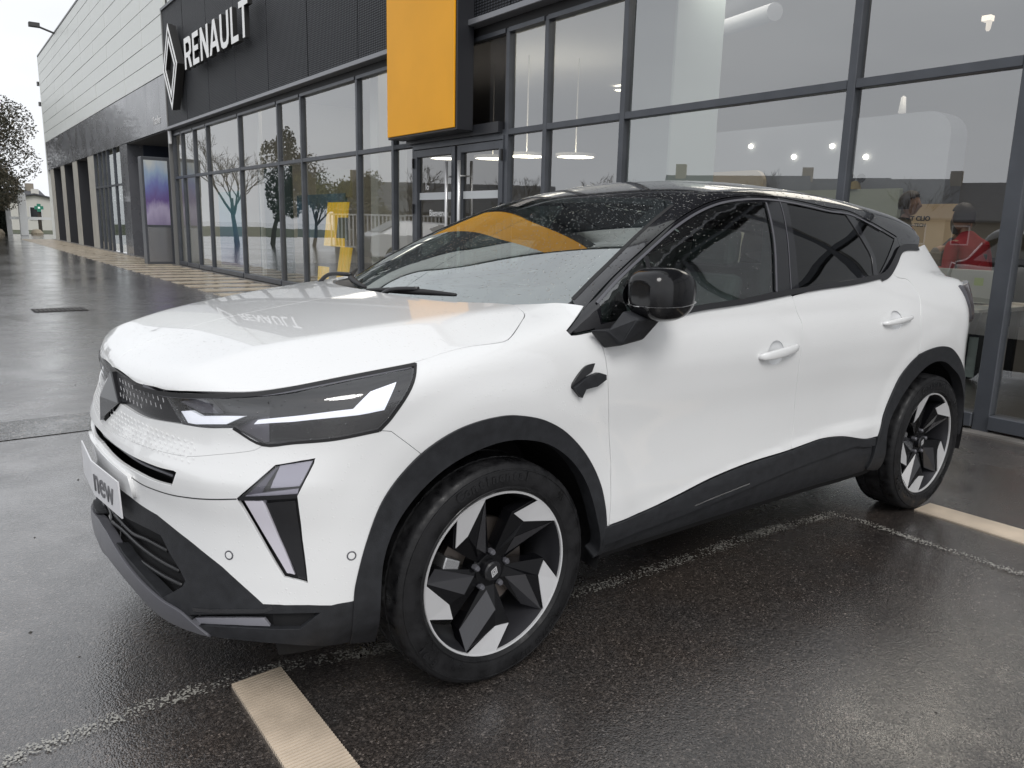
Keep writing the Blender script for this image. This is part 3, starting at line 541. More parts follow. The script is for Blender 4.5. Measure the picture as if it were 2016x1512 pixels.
def segdist(P,poly):
    d=np.full(len(P),9.); Q=np.roll(poly,-1,0)
    for a,b in zip(poly,Q):
        ab=b-a; L2=ab@ab
        if L2<1e-14: continue
        t=np.clip(((P-a)@ab)/L2,0,1); d=np.minimum(d,np.linalg.norm(P-(a+t[:,None]*ab),axis=1))
    return d
def put_mesh(name,V,F,Nn,m,parent):
    me=bpy.data.meshes.new(name); me.from_pydata(V.tolist(),[],F); me.update(); me.materials.append(m)
    me.polygons.foreach_set('use_smooth',[True]*len(me.polygons)); me.normals_split_custom_set_from_vertices(Nn.tolist())
    return link(bpy.data.objects.new(name,me),parent)
def panel(name,m,parent,out,dom='wrap',F=None,off=0,res=.03,inset=.002,skirt=.012,holes=(),both=True,sym=False,extra=(),hskirt=None):
    """one pressed panel cut out of the body field. both: make the mirrored one too"""
    F=F or BODY; fo=F
    o=np.array(out,float)
    if sym:                      # left half loop given from centreline to centreline: close it with its mirror image
        mir=o[::-1].copy(); mir[:,1]*=-1; o=np.concatenate([o,mir[(np.abs(mir[0,1])<1e-6):len(mir)-(1 if abs(mir[-1,1])<1e-6 else 0)]])
        keep=[0]+[i for i in range(1,len(o)) if np.linalg.norm(o[i]-o[i-1])>1e-4]; o=o[keep]
    P=to_dom(o,dom); P=inset2(P,inset)
    hs=[]
    for h in holes:
        q=to_dom(h,dom); hs.append(inset2(q,-inset))
        if sym:
            hm=np.array(h,float).copy(); hm[:,1]*=-1; 
            if np.abs(hm[:,1]).min()>.005: hs.append(inset2(to_dom(hm,dom),-inset))
    lo,hi=P.min(0),P.max(0); gx=np.arange(lo[0],hi[0],res); gy=np.arange(lo[1],hi[1],res*.87)
    G=np.array([(x+(res/2 if j%2 else 0),y) for j,y in enumerate(gy) for x in gx]).reshape(-1,2)
    if len(G):
        G=G[pip(G,P)]
        for h in hs: G=G[~pip(G,h)]
    for l in [P]+hs:
        if len(G): G=G[segdist(G,l)>res*.45]
    loops=[P]+hs; V2=[];E=[];LI=[]
    for l in loops:
        n=len(V2); V2+=[Vector(p) for p in l]; k=len(l); E+=[(n+i,n+(i+1)%k) for i in range(k)]; LI.append((n,k))
    V2+=[Vector(p) for p in G]
    r=geometry.delaunay_2d_cdt(V2,E,[],0,1e-6); vv=np.array([tuple(v) for v in r[0]]); ff=np.array([f for f in r[2] if len(f)==3])
    c=vv[ff].mean(1); k=pip(c,P)
    for h in hs: k&=~pip(c,h)
    ff=ff[k]
    used=np.unique(ff); rm=-np.ones(len(vv),int); rm[used]=np.arange(len(used)); vv=vv[used]; ff=rm[ff]
    X=lift(vv,dom,F,off); Nn=grad(F,X)
    fn=np.cross(X[ff[:,1]]-X[ff[:,0]],X[ff[:,2]]-X[ff[:,0]]); fl=(fn*Nn[ff].mean(1)).sum(1)<0; ff[fl]=ff[fl][:,::-1]
    Fc=[tuple(int(i) for i in f) for f in ff]; Va=X; Na=Nn
    if skirt:
        cnt={}
        for f in Fc:
            for a,b in ((f[0],f[1]),(f[1],f[2]),(f[2],f[0])): cnt[(a,b)]=1
        bd=[e for e in cnt if (e[1],e[0]) not in cnt]
        acc={}
        for a,b in bd:
            t=X[b]-X[a]; nn=np.cross(t,Nn[a]); nn/=max(np.linalg.norm(nn),1e-9)
            for v in (a,b): acc[v]=acc.get(v,0)+nn
        vs=list(acc); base=len(X); ix={v:i for i,v in enumerate(vs)}
        NV=np.array([acc[v]/max(np.linalg.norm(acc[v]),1e-9) for v in vs]); XV=X[vs]
        rnd=.0016; A1=XV; A2=XV-Nn[vs]*skirt
        # small rolled edge: three rings
        R1=XV-Nn[vs]*rnd+NV*rnd*.4; 
        Va=np.concatenate([X,XV,R1,A2]); n1=Nn[vs]*.8+NV*.6; n1/=np.linalg.norm(n1,axis=1,keepdims=True)
        Na=np.concatenate([Nn,n1,NV,NV]); k=len(vs)
        for a,b in bd:
            i,j=ix[a]+base,ix[b]+base
            Fc.append((j,i,i+k,j+k)); Fc.append((j+k,i+k,i+2*k,j+2*k))
    ob=put_mesh(name,Va,Fc,Na,m,parent)
    res_=[ob]
    if both and not sym:
        V2_=Va.copy(); V2_[:,1]*=-1; N2=Na.copy(); N2[:,1]*=-1
        res_.append(put_mesh(name,V2_,[tuple(reversed(f)) for f in Fc],N2,m,parent))
    return res_
def strip(name,m,parent,pts,w=.0035,off=.0006,dom='wrap',F=None,both=True,step=.02):
    """thin dark joint line lying in the surface along a curve"""
    F=F or BODY; P=to_dom(np.array(spline(pts,step)),dom); t=np.gradient(P,axis=0); n=np.stack([-t[:,1],t[:,0]],1); n/=np.maximum(np.linalg.norm(n,axis=1,keepdims=True),1e-9)
    Q=np.concatenate([P-n*w/2,P+n*w/2]); X=lift(Q,dom,F,off); k=len(P); Nn=grad(F,X); Fc=[]
    for i in range(k-1):
        f=(i,i+1,i+1+k,i+k); q=np.cross(X[f[1]]-X[f[0]],X[f[3]]-X[f[0]])
        Fc.append(f if q@Nn[i]>0 else f[::-1])
    r=[put_mesh(name,X,Fc,Nn,m,parent)]
    if both:
        X2=X.copy(); X2[:,1]*=-1; N2=Nn.copy(); N2[:,1]*=-1; r.append(put_mesh(name,X2,[tuple(reversed(f)) for f in Fc],N2,m,parent))
    return r

# ================================================================ the car
M_white=mat('pearl_white_paint',(.765,.77,.77),.30,0,1.0,coatr=.02); drops(M_white,120,.28,.15)
M_gloss=mat('gloss_black_paint',(.006,.006,.008),.12,0,1.0); drops(M_gloss,105,.44,.4)
M_gls2=mat('gloss_black_trim',(.008,.008,.01),.10,0,.8); M_rimb=mat('rim_gloss_black',(.005,.005,.006),.2,spec=.25)
M_plas=noisy(mat('grained_black_plastic',(.021,.022,.025),.50,spec=.32),30,.25,bump=.15,bscale=420)
M_plas2=mat('satin_black_plastic',(.018,.018,.02),.35)
M_rub=mat('rubber_seal',(.012,.012,.013),.6)
M_void=mat('dark_void',(.004,.004,.005),.8)
M_fab=mat('seat_fabric',(.06,.064,.066),.85)
M_dash=mat('dashboard_plastic',(.03,.032,.034),.6)
M_ws=glass('windscreen_glass',(.62,.72,.69),.34,refl=(.93,.97,.96),dropped=.16)
M_door_gl=glass('door_glass',(.66,.78,.73),.13,dropped=.12)
M_priv=glass('privacy_glass',(.035,.035,.04),.05)
M_lens=glass('lamp_lens',(.92,.92,.95),.06,dropped=.10)
M_refl=mat('lamp_reflector_glow',(.86,.87,.9),.22,.0,emit=(.9,.95,1),es=.45)  # glow added to the light guides in place of their bright reflection
M_alu=mat('machined_aluminium',(.66,.66,.67),.38,.35)
M_chr=mat('chrome',(.75,.75,.76),.12,1)
M_hous=mat('lamp_housing',(.21,.205,.23),.30,.3)
M_hdk=mat('lamp_bezel_black',(.012,.012,.014),.25)
M_gry=mat('satin_grey_trim',(.12,.12,.135),.30,.2)

car=thing('parked_car','wet white small SUV with black roof parked nose-out in front of the showroom','car')
k=K
def C_(*names): return [k[n] for n in names]
def rev(a): return list(reversed(a))
hf=[(.828,0,.889)]+[p for p in k['hood_front'] if p[1]>.15]          # centreline -> rear corner
hr=[p for p in k['hood_rear'] if p[1]>.1]+[(-.05,0,1.106)]
panel('hood',M_white,car,outline([hf,hr]),dom='plan',sym=True,res=.022,inset=.003,skirt=.02)
# fender
hl=k['head_low']; af=k['arch_f']
P_hc=hl[-1]                                                      # hood/lamp/fender corner
i_h=13
hood_side=[p for p in k['hood_front'][i_h:]]
fr=k['fend_rear']
fend=outline([hood_side,fr,rev(k['tri_f']),[k['belt'][0],k['belt'][1],k['belt'][2],k['door_f'][0]],k['door_f'],[k['door_f'][-1],af[-2]],rev(af[5:-1]),rev(k['bump_fend']),hl[9:13]],line=(4,))
panel('front_fender',M_white,car,fend,res=.022,inset=.0028)
# bumper cover
slot=outline([k['slot_top'][1:],[k['slot_top'][-1],k['slot_bot'][0]],[p for p in k['slot_bot'] if p[1]>.03]])
slot_l=[(.873,0,.705)]+[p for p in k['slot_top'] if p[1]>.05]; slot_b=[p for p in k['slot_bot'] if p[1]>.1]+[(.878,0,.668)]
so_=outline([slot_l,slot_b],step=.012); sm=so_[::-1].copy(); sm[:,1]*=-1; slot_full=np.concatenate([so_,sm[1:-1]])
fog_u=np.array(k['fog_u_d'])
fl=k['fog_lo']
fog_all=np.array(k['fog_all_d'])
le=k['low_edge_d']
tl=[(.868,0,.722)]+k['tex_low'][1:]
HA,HB,HC,HD=hl[1:6],[hl[5],hl[6]],hl[6:10],hl[9:13]
bump=outline([tl,HC,k['bump_fend'],[k['bump_fend'][1]]+af[5:0:-1],rev(le),[le[0],(.868,0,.572)]],step=.015,line=(4,))
panel('front_bumper',M_white,car,bump,res=.02,sym=True,holes=[fog_all],inset=.0015,skirt=.02) if False else None
def bumper():
    # the slot crosses the centreline, so it is given whole; the two lamp holes are mirrored
    o=np.array(bump); mir=o[::-1].copy(); mir[:,1]*=-1; full=np.concatenate([o,mir[1:-1]])
    h2=fog_all.copy(); h2[:,1]*=-1
    return panel('front_bumper',M_white,car,full,res=.02,both=False,holes=[slot_full,fog_all,h2],inset=.0012,skirt=.011)
bumper()
tex_t=[(.862,0,.735),hl[0],hl[1]]+hl[2:7]
panel('textured_bumper_panel',M_white,car,outline([[(.862,0,.738),(.861,.02,.738)],[(.861,.02,.738),hl[1]],HA,HB,rev(tl)],step=.015),sym=True,res=.02,inset=.0014,skirt=.015)
strip('valance_line',M_gls2,car,k['band_line'],w=.009,off=.001)
strip('bumper_joint',M_rub,car,[k['bump_line'][0]]+k['bump_line'][1:],w=.003)
# slot interior
def recess(name,m,loop,off,both=True,res=.03,**kw): return panel(name,m,car,loop,off=off,res=res,inset=-.004,skirt=0,both=both,**kw)
recess('slot_back',M_void,slot_full,-.05,both=False)
def tube_on(name,m,pts,r,off,both=True,mirror_join=False,n=8,flat=1):
    P=np.array(spline(pts,.03)); 
    if mirror_join: q=P[::-1].copy(); q[:,1]*=-1; P=np.concatenate([P,q])
    MB().tube([tuple(p) for p in P],r,n).build(name,m,car,smooth=True)
    if both and not mirror_join: P[:,1]*=-1; MB().tube([tuple(p) for p in P],r,n).build(name,m,car,smooth=True)
sb=[p for p in k['slot_bar'] if p[1]>.1]
tube_on('slot_bar',M_gry,rev([(p[0]+.0,p[1]*1.0,p[2]+.016) for p in sb])+[(.862,0,.688)],.0045,0,mirror_join=True)
# mesh behind the slot: rows of small bars
for s_ in (.676,.682,.694,.700):
    pass
# front lamps and grille band ---------------------------------------------------------------
hd=k['head_div']
band_top=hf
div_top=(.785,.419,.896); div_bot=(.765,.511,.821)
i0=next(i for i,p in enumerate(k['hood_front']) if p[1]>.40)
top_l=[div_top]+k['hood_front'][5:14]
lamp=outline([top_l,rev(HD),rev(HC),rev(HB),[hl[5],hl[4],div_bot],[div_bot,div_top]],step=.012)
gr=outline([[(.828,0,.889),(.817,.239,.889),div_top],[div_top,div_bot],[div_bot,hl[2],hl[1],(.845,.04,.78)],[(.845,.04,.78),(.845,0,.78)]],step=.015)
grille=panel('grille',M_hdk,car,gr,sym=True,off=-.012,res=.02,inset=-.012,skirt=.03)[0]
for s_ in (1,-1):
    hl_=thing('headlight',None,None); hl_.parent=car; del hl_
lampmeshes={}
def lamp_set():
    roots=[o for o in bpy.data.objects if o.name.startswith('headlight') and o.type=='EMPTY']
    def pp(name,m,loop,off,res=.02,inset=.002,skirt=.0,**kw):
        r=panel(name,m,None,loop,off=off,res=res,inset=inset,skirt=skirt,**kw)
        for o,ro in zip(r,roots): o.parent=ro
    pp('housing',M_hous,lamp,-.045,inset=-.004)
    pp('bezel',M_hdk,outline([k['head_dark'][:4]+[],k['head_dark'][3:]],step=.015,line=(0,1)),-.034)
    d=k['drl_main']; pp('light_guide',M_refl,outline([[d[0],d[1]],d[1:4],[d[3],d[4],d[5]],[d[5],d[6]],[d[6],d[7],d[8]]],step=.012,line=(0,2,3)),-.018,res=.015,skirt=.012)
    d=k['drl_in']; pp('light_guide',M_refl,outline([d],step=.012,line=(0,)),-.018,res=.015,skirt=.012)
    d=k['lamp_pod']; pp('projector',M_gry,outline([d],step=.012,line=(0,)),-.012,res=.015,skirt=.02)
    pp('lens',M_lens,lamp,-.001,inset=.0035,skirt=.012)
    # seal running round the lens
    q=to_wrap(lamp); q2=inset2(q,.012); inner=from_wrap(q2,BODY,0)
    pp('lens_seal',M_rub,lamp,-.006,inset=.001,holes=[inner],skirt=.004)
    for a,b in (((.50,.85,.848),(.475,.845,.905)),((.61,.765,.83),(.60,.765,.90)),((.40,.868,.845),(.385,.865,.90))):
        pass
    # projector modules
    for side,ro in zip((1,-1),roots):
        for (x,y,z) in ((.700,.545,.872),(.655,.615,.876),(.600,.675,.884)):
            MB().lathe([(.0,.006),(.012,.004),(.019,-.004),(.022,-.012),(.022,-.03)],(x,side*y,z),'x',20).build('projector_lens',M_chr if x==.7 else M_gls2,ro,smooth=True,sharp=40)
    # cut lines in lower housing
lamp_set()
strip('hood_shadow_line',M_rub,car,[(p[0],p[1],p[2]-.009) for p in k['hood_front'][3:14]],w=.011,off=.0012)  # black strip drawn as the shadow in the gap below the hood edge
strip('lamp_edge_line',M_rub,car,HB+HC[1:],w=.006,off=.001)
strip('lamp_edge_line',M_rub,car,HD,w=.007,off=.001)
strip('lamp_top_line',M_gry,car,[(.80,.30,.888),(.78,.419,.885),(.715,.584,.902),(.60,.725,.925),(.51,.762,.938),(.34,.805,.965),(.262,.824,.978)],w=.011,off=.0005)
# diamond badge on grille
def diamond(x,y,z,w,h,t,th,m,name,parent,tilt=0):
    mb=MB()
    def loop(a,b): return [(0,b/2),(a/2,0),(0,-b/2),(-a/2,0)]
    for (ww,hh,dy,cut) in ((w,h,0,0),(w*.62,h*.62,0,0)):
        o=loop(ww,hh); i=loop(ww-2*th*1.35,hh-2*th*2.3)
        for q in range(4):
            q2=(q+1)%4
            mb.prism([(x,y+o[q][0],z+o[q][1]),(x,y+o[q2][0],z+o[q2][1]),(x,y+i[q2][0],z+i[q2][1]),(x,y+i[q][0],z+i[q][1])],(t,0,0))
    o=mb.build(name,m,parent,fix=True); return o
dm=[(.872,0,.738),(.842,-.12,.812),(.834,0,.885),(.842,.12,.812)]
mbd=MB(); cpt=(.868,0,.812)
for i in range(4):
    a=dm[i]; b=dm[(i+1)%4]
    mbd.add([a,b,cpt],[(0,1,2)])
    mbd.add([a,b,(a[0]-.03,a[1],a[2]),(b[0]-.03,b[1],b[2])],[(0,2,3,1)])
mbd.build('badge',M_gls2,car,fix=True)
# small bars pressed in the grille and white bosses in the textured panel
mb=MB()
for r_ in range(3):
    z=.873-r_*.021
    for c_ in range(12):
        y=.085+c_*.031+(.012 if r_%2 else 0)+r_*.004
        if y>.44 or z-.007<.813+(.012 if y>.3 else 0) or z+.006>.888: continue
        P=lift(to_wrap(np.array([[.83,y,z]])),'wrap',BODY,-.008)[0]
        for s_ in (1,-1): mb.prism([(P[0],s_*(y-.005),z+.005),(P[0],s_*(y-.0028),z+.005),(P[0],s_*(y+.0045),z-.0055),(P[0],s_*(y+.0025),z-.0055)],(.0015,0,0))
mb.build('grille_dashes',mat('dash_grey',(.45,.45,.47),.3,.5),grille)['kind']='stuff'
mb=MB()
Q=[];
for r_ in range(5):
    z=.792-r_*.013
    for c_ in range(22):
        y=.05+c_*.029+(.014 if r_%2 else 0)
        zz=z+(.0 if y<.3 else 0)
        if y>.60-.0*r_: continue
        if zz>.805-.0 or (r_==0 and y<.12): continue
        Q.append((y,zz))
for y,z in Q:
    a=to_wrap(np.array([[.845-.05*(y/.5)**2,y,z],[.845-.05*(y/.5)**2,y+.012,z-.002],[.845-.05*((y)/.5)**2,y+.012,z-.006],[.845-.05*(y/.5)**2,y,z-.0045]]))
    X=lift(a,'wrap',BODY,.0002); X1=lift(a,'wrap',BODY,.0017)
    for s_ in (1,-1):
        V=[(p[0],p[1]*s_,p[2]) for p in list(X)+list(X1)]
        mb.add(V,[(4,5,6,7),(0,1,5,4),(1,2,6,5),(2,3,7,6),(3,0,4,7)])
mb.build('raised_dashes',M_white,car,fix=True)['kind']='stuff'
# number plate with its plinth
pl=mesh_obj('number_plate',*(lambda z0,z1:([(.892,-.262,z0),(.906,0,z0),(.880,.262,z0),(.892,-.262,z1),(.908,0,z1),(.884,.262,z1),(.888,-.262,z0),(.902,0,z0),(.876,.262,z0),(.888,-.262,z1),(.904,0,z1),(.880,.262,z1)],
   [(0,1,4,3),(1,2,5,4),(3,4,10,9),(4,5,11,10),(0,6,7,1),(1,7,8,2),(2,8,11,5),(6,0,3,9),(7,6,9,10),(8,7,10,11)]))(.505,.615),mat('plate_white',(.72,.72,.74),.35),car)
def text_mesh(s,size,ext,off=0,align='CENTER'):
    cu=bpy.data.curves.new('t','FONT'); cu.body=s; cu.size=size; cu.extrude=ext; cu.offset=off; cu.align_x=align; cu.align_y='CENTER'; cu.resolution_u=3
    o=bpy.data.objects.new('t',cu); COL.objects.link(o); dg=bpy.context.evaluated_depsgraph_get(); me=bpy.data.meshes.new_from_object(o.evaluated_get(dg)); bpy.data.objects.remove(o); return me
def text_obj(name,s,size,ext,M4,m,parent=None,off=0,align='CENTER'):
    me=text_mesh(s,size,ext,off,align); me.materials.clear(); me.materials.append(m); me.transform(M4); return link(bpy.data.objects.new(name,me),parent)
def frame4(o,xd,yd):
    xd=Vector(xd).normalized(); yd=Vector(yd).normalized(); zd=xd.cross(yd); M_=Matrix.Identity(4)
    for i in range(3): M_[i][0]=xd[i]; M_[i][1]=yd[i]; M_[i][2]=zd[i]; M_[i][3]=o[i]
    return M_
M_ink=mat('plate_ink',(.05,.05,.055),.5)
text_obj('plate_lettering','new',.115,.0008,frame4((.898,.115,.562),(-.10,1,0),(0.02,0,1)),mat('plate_ink2',(.13,.13,.14),.5),car,off=.0006)
# plinth under the plate
blk=outline([[(.9,0,.655),(.88,.30,.640)],[(.88,.30,.640),(.88,.315,.575)],[(.88,.315,.575),(.9,0,.575)]],step=.03)
panel('plate_plinth',M_white,car,blk,sym=True,off=.010,res=.03,skirt=.02)
# black lower grille area -----------------------------------------------------------------
mo=k['mesh_open']; 
mo_l=outline([[mo[1],mo[2],mo[3],mo[4]],[mo[4],mo[5]],[mo[5],mo[6]],[mo[6],mo[7],(.884,0,.410)],[(.884,0,.410),(.878,0,.50)],[(.878,0,.50),mo[1]]],step=.015)
mo_half=mo_l[:]; 
md=[tuple(p) for p in k['mesh_d'] if p[1]>.16]
mo_h=outline([[(.872,0,.50),md[0]],md,[md[-1],(.886,0,.395)]],step=.015,line=(1,))
cut=[i for i,p in enumerate(mo_h) if abs(p[1])<1e-6]
q=mo_h[:cut[1]+1] if len(cut)>1 else mo_h
qm=q[::-1].copy(); qm[:,1]*=-1; mo_full=np.concatenate([q,qm[1:-1]])
li=[(.892,0,.375)]+[p for p in k['lip_in'] if p[1]>.05][0:]
lo_out=k['lip_out']
lipo=[(.890,0,.33)]+[p for p in lo_out if p[1]>.05][:5]
cladp=outline([[(.868,0,.572),k['low_edge_d'][0]],k['low_edge_d'],[af[1],af[0]],[af[0],lo_out[-3],lo_out[-4],lo_out[-5],lo_out[-6]],[lo_out[-6],k['lip_in'][-1]],rev(k['lip_in'][1:])+[(.888,0,.402)]],step=.015,line=(1,2))
pocket=np.array(k['pocket_d'])
def lowerclad():
    o=np.array(cladp); mir=o[::-1].copy(); mir[:,1]*=-1; full=np.concatenate([o,mir[1:-1]]); p2=pocket.copy(); p2[:,1]*=-1
    panel('lower_bumper',M_plas,car,full,res=.02,both=False,holes=[mo_full,pocket,p2],inset=.0012,skirt=.035)
lowerclad()
lip=outline([[(.890,0,.402)]+[p for p in k['lip_in'] if p[1]>.05],[k['lip_in'][-1],lo_out[6]],[lo_out[6],lo_out[5],lo_out[4],lo_out[3],lo_out[2],(.892,0,.315)]],step=.015)
panel('splitter_lip',M_gry,car,lip,sym=True,off=.006,res=.02,skirt=.03)
recess('intake_back',M_void,mo_full,-.07,both=False)
panel('intake_shroud',M_void,car,outline([[(.87,0,.28),(.79,.58,.28)],[(.79,.58,.28),(.79,.60,.50)],[(.79,.60,.50),(.86,0,.55)]],step=.03),sym=True,off=-.045,res=.04,skirt=0)
for nm in ('bar1','bar2','bar3'):
    b=k[nm]; tube_on('intake_bar',M_plas2,rev(b)+([(b[0][0]+.012,0,b[0][2])] if b[0][1]<.2 else [(b[0][0]+.01,.05,b[0][2]-.004)]),.006,0)
recess('pocket_back',M_void,pocket,-.03)
panel('pocket_blade',mat('blade_grey',(.25,.25,.28),.3,.2),car,np.array(k['blade_d']),off=-.008,res=.02,skirt=.01)
# bottom return of the bumper
ub=[(x,y,.0) for x,y in ((.84,0),(.82,.3),(.77,.48),(.68,.62),(.60,.66))]
V=[];
for (x,y,_) in ub+[(x,-y,0) for x,y,_ in reversed(ub[1:])]: V.append((x,y,.285))
n=len(V); V2=[(x-.14,y*.88,.285) for x,y,_ in V]
mesh_obj('undertray',V+V2+[(-.2,.6,.26),(-.2,-.6,.26)],[(i,i+1,n+i+1,n+i) for i in range(n-1)]+[tuple(range(n,2*n))+(2*n+1,2*n)],M_plas2,car)
# fog lamp corner
recess('fog_recess',M_plas2,fog_all,-.03,res=.02)
fp=k['fog_up']; 
for nm,loop,off,mm in (('position_lamp',[fp[0],fp[1],fp[2],fp[4]],-.004,None),):
    panel('fog_lens',M_lens,car,fog_u,off=-.003,res=.02,inset=.006,skirt=.01)
up2=[(.628,.762,.742),fp[2],fp[4],(.632,.765,.70)]
def mixp(a,b,t): return tuple(a[i]*(1-t)+b[i]*t for i in range(3))
A,B,Cc,D=fp[0],fp[1],fp[2],fp[4]
panel('reflector',mat('lamp_reflector_grey',(.42,.41,.46),.25,.3),car,np.array(k['refl_a']),off=-.012,res=.02,skirt=.01)
panel('reflector',mat('lamp_reflector_dark',(.09,.085,.11),.25,.3),car,np.array(k['refl_b']),off=-.012,res=.02,skirt=.01)
panel('reflector',mat('lamp_reflector_grey',(.42,.41,.46),.25,.3),car,np.array(k['refl_c']),off=-.008,res=.02,skirt=.01)
panel('light_blade',mat('blade_white',(.60,.58,.64),.25,.1),car,np.array(k['fog_w_d']),off=-.004,res=.02,skirt=.02)
panel('duct',M_hdk,car,np.array(k['fog_b_d']),off=-.016,res=.02,skirt=.01)
strip('fog_divider',M_hdk,car,[fp[0],fp[4]],w=.010,off=-.002)
# parking sensors
for P0 in k['sens'][:2]:
    P0=np.array(P0); n0=grad(BODY,P0[None])[0]
    for s_ in (1,-1):
        p=Vector((P0[0],P0[1]*s_,P0[2])); n_=Vector((n0[0],n0[1]*s_,n0[2])); a=n_.orthogonal().normalized(); b=n_.cross(a)
        mb=MB(); ring=lambda r,h:[p+n_*h+(a*math.cos(t)+b*math.sin(t))*r for t in [2*math.pi*i/20 for i in range(20)]]
        V=ring(.0125,.0005)+ring(.0125,.0012)+ring(.009,.0012)+ring(.009,.0005); F_=[(j*20+i,j*20+(i+1)%20,(j+1)*20+(i+1)%20,(j+1)*20+i) for j in range(3) for i in range(20)]
        sn=mesh_obj('parking_sensor',V,F_,M_gry,car,smooth=True); 
        mesh_obj('sensor_disc',ring(.0088,.0014)+[p+n_*.0018],[(i,(i+1)%20,20) for i in range(20)],M_white,sn,smooth=True)
# arches ----------------------------------------------------------------------------------
afi=k['arch_fi']
panel('wheel_arch_trim',M_plas,car,outline([af[:-1]+[(-.425,.893,.298)],[(-.425,.893,.298),(-.385,.893,.290)],[(-.385,.893,.290)]+rev(afi)],step=.015),off=.007,res=.02,inset=.0012,skirt=.05)
ar=k['arch_r'][:-1]+[(-2.975,.881,.634),(-3.03,.86,.50),(-3.04,.86,.33)]
ari=k['arch_ri'][:-1]+[(-2.90,.885,.64),(-2.975,.875,.52),(-2.99,.87,.33)]
panel('wheel_arch_trim',M_plas,car,outline([[(-2.075,.90,.30),(-2.085,.90,.38)]+ar,[ar[-1],ari[-1]],rev(ari)],step=.015),off=.007,res=.02,inset=.0012,skirt=.05)
for xc,sgn in ((0,1),(-WB,1)):
    for s_ in (1,-1):
        mb=MB(); prof=[(.42,.87),(.425,.80),(.43,.50)]; V=[];F_=[]; n=30
        for i in range(n+1):
            t=math.radians(-6+200*i/n)
            for r,y in prof: V.append((xc+r*math.cos(t)*1.02,s_*y,.345+r*math.sin(t)*.98))
        for i in range(n):
            for j in range(2): F_.append((i*3+j,i*3+j+1,(i+1)*3+j+1,(i+1)*3+j))
        mesh_obj('wheel_well',V,F_,M_void,car)
        mesh_obj('wheel_well_wall',[(xc-.44,s_*.5,.27),(xc+.44,s_*.5,.27),(xc+.47,s_*.5,.80),(xc-.47,s_*.5,.80)],[(0,1,2,3)],M_void,car)
# doors ------------------------------------------------------------------------------------
df=k['door_f']; dmn=k['door_m']; dr=k['door_r']; dl=k['door_low']; be=k['belt']
bi=lambda a,b:[p for p in be if a<=-p[0]<=b]
dm_top=dmn[:8]
DLS=spline(dl,.02); DLX=np.array([-p[0] for p in DLS]); 
lowp=lambda x:(x,float(np.interp(-x,DLX,[p[1] for p in DLS])),float(np.interp(-x,DLX,[p[2] for p in DLS])))
DM=-1.462
fd=outline([[df[0]]+bi(.38,1.44)+[dm_top[0]],dm_top[:-1]+[lowp(DM)],[lowp(x) for x in np.linspace(DM,-.425,36)],[lowp(-.425),df[-1]],rev(df)],step=.02,line=(2,))
rd=outline([[dm_top[0]]+bi(1.46,2.20)+[dr[0]],dr,[dr[-1]]+rev([p for p in ar if -2.11>p[0]>-2.40])+[lowp(-2.105)],[lowp(x) for x in np.linspace(-2.105,DM,24)],rev(dm_top[:-1]+[lowp(DM)])],step=.02,line=(3,))
def cup_loop(h):
    a,b=np.array(h[0]),np.array(h[1]); ctr=np.array(h[4]); ax=(b-a); ax[1]=0; ax/=np.linalg.norm(ax); up=np.array([-ax[2],0,ax[0]]); up=up if up[2]>0 else -up
    return np.array([ctr+ax*math.cos(t)*.050+up*math.sin(t)*.046 for t in [2*math.pi*i/28 for i in range(28)]])
o1=panel('front_door',M_white,car,fd,res=.022,inset=.0030,holes=[cup_loop(k['handle_f'])])
o2=panel('rear_door',M_white,car,rd,res=.022,inset=.0028,holes=[cup_loop(k['handle_r'])])
# cladding below the doors
sbm=[(-.425,.893,.298)]+k['sill_bot'][1:]+[(-2.075,.90,.30)]
def clad(name,top,bot,off): panel(name,M_plas,car,outline([top,[top[-1],bot[-1]],rev(bot)],step=.02,line=(0,)),off=off,res=.025,inset=.0015,skirt=.03)
dlx=[(-.418,.90,.392)]+dl[1:-1]
mid=[(p[0],p[1],.345+.12*sst(-.9,-1.9,p[0])*1.0) for p in dlx]
low=[(p[0],.885,.296) for p in dlx]
sp=DM
for nm,lo_,hi_ in (('front',-.41,sp),('rear',sp,-2.085)):
    t=[lowp(x) for x in np.linspace(lo_,hi_,22)]
    b_=[(p[0],p[1],max(.300,min(p[2]-.035,float(np.interp(-p[0],[.4,.8,1.45,2.1],[.335,.360,.415,.455]))))) for p in t]
    clad('door_cladding',t,b_,.008)
t=[(x,.89,float(np.interp(-x,[.4,.8,1.45,2.1],[.335,.360,.415,.455]))) for x in np.linspace(-.41,-2.08,14)]; b_=[(x,.885,.288) for x in np.linspace(-.41,-2.08,14)]
clad('sill',t,b_,-.004)
strip('cladding_glint',M_chr,car,[(-.86,.89,.386),(-1.0,.89,.397),(-1.18,.89,.410)],w=.004,off=.009)
# quarter panel and rear end
qp=outline([[dr[0],be[-4],be[-3],be[-2],be[-1],(-2.86,.62,1.275)],[(-2.86,.62,1.275),(-3.02,.70,1.15),(-3.07,.80,1.07)],[(-3.07,.80,1.07),(-3.02,.80,.90)],[(-3.02,.80,.90),(-3.10,.80,.78),(-3.12,.80,.62)],[(-3.12,.80,.62),(-2.99,.87,.62)],rev([p for p in ar if p[0]<-2.41 and p[2]>.6]),[dr[-1]],rev(dr)],step=.02)
panel('quarter_panel',M_white,car,qp,res=.022,inset=.0028)
panel('rear_bumper',M_white,car,outline([[(-2.99,.87,.62),(-3.12,.80,.62),(-3.10,.80,.78)],[(-3.10,.80,.78),(-3.26,.5,.80),(-3.3,0,.80)],[(-3.3,0,.80),(-3.3,0,.5)],[(-3.3,0,.5),(-3.25,.5,.5),(-3.05,.8,.5)]]),dom='wrap',res=.04) if False else None
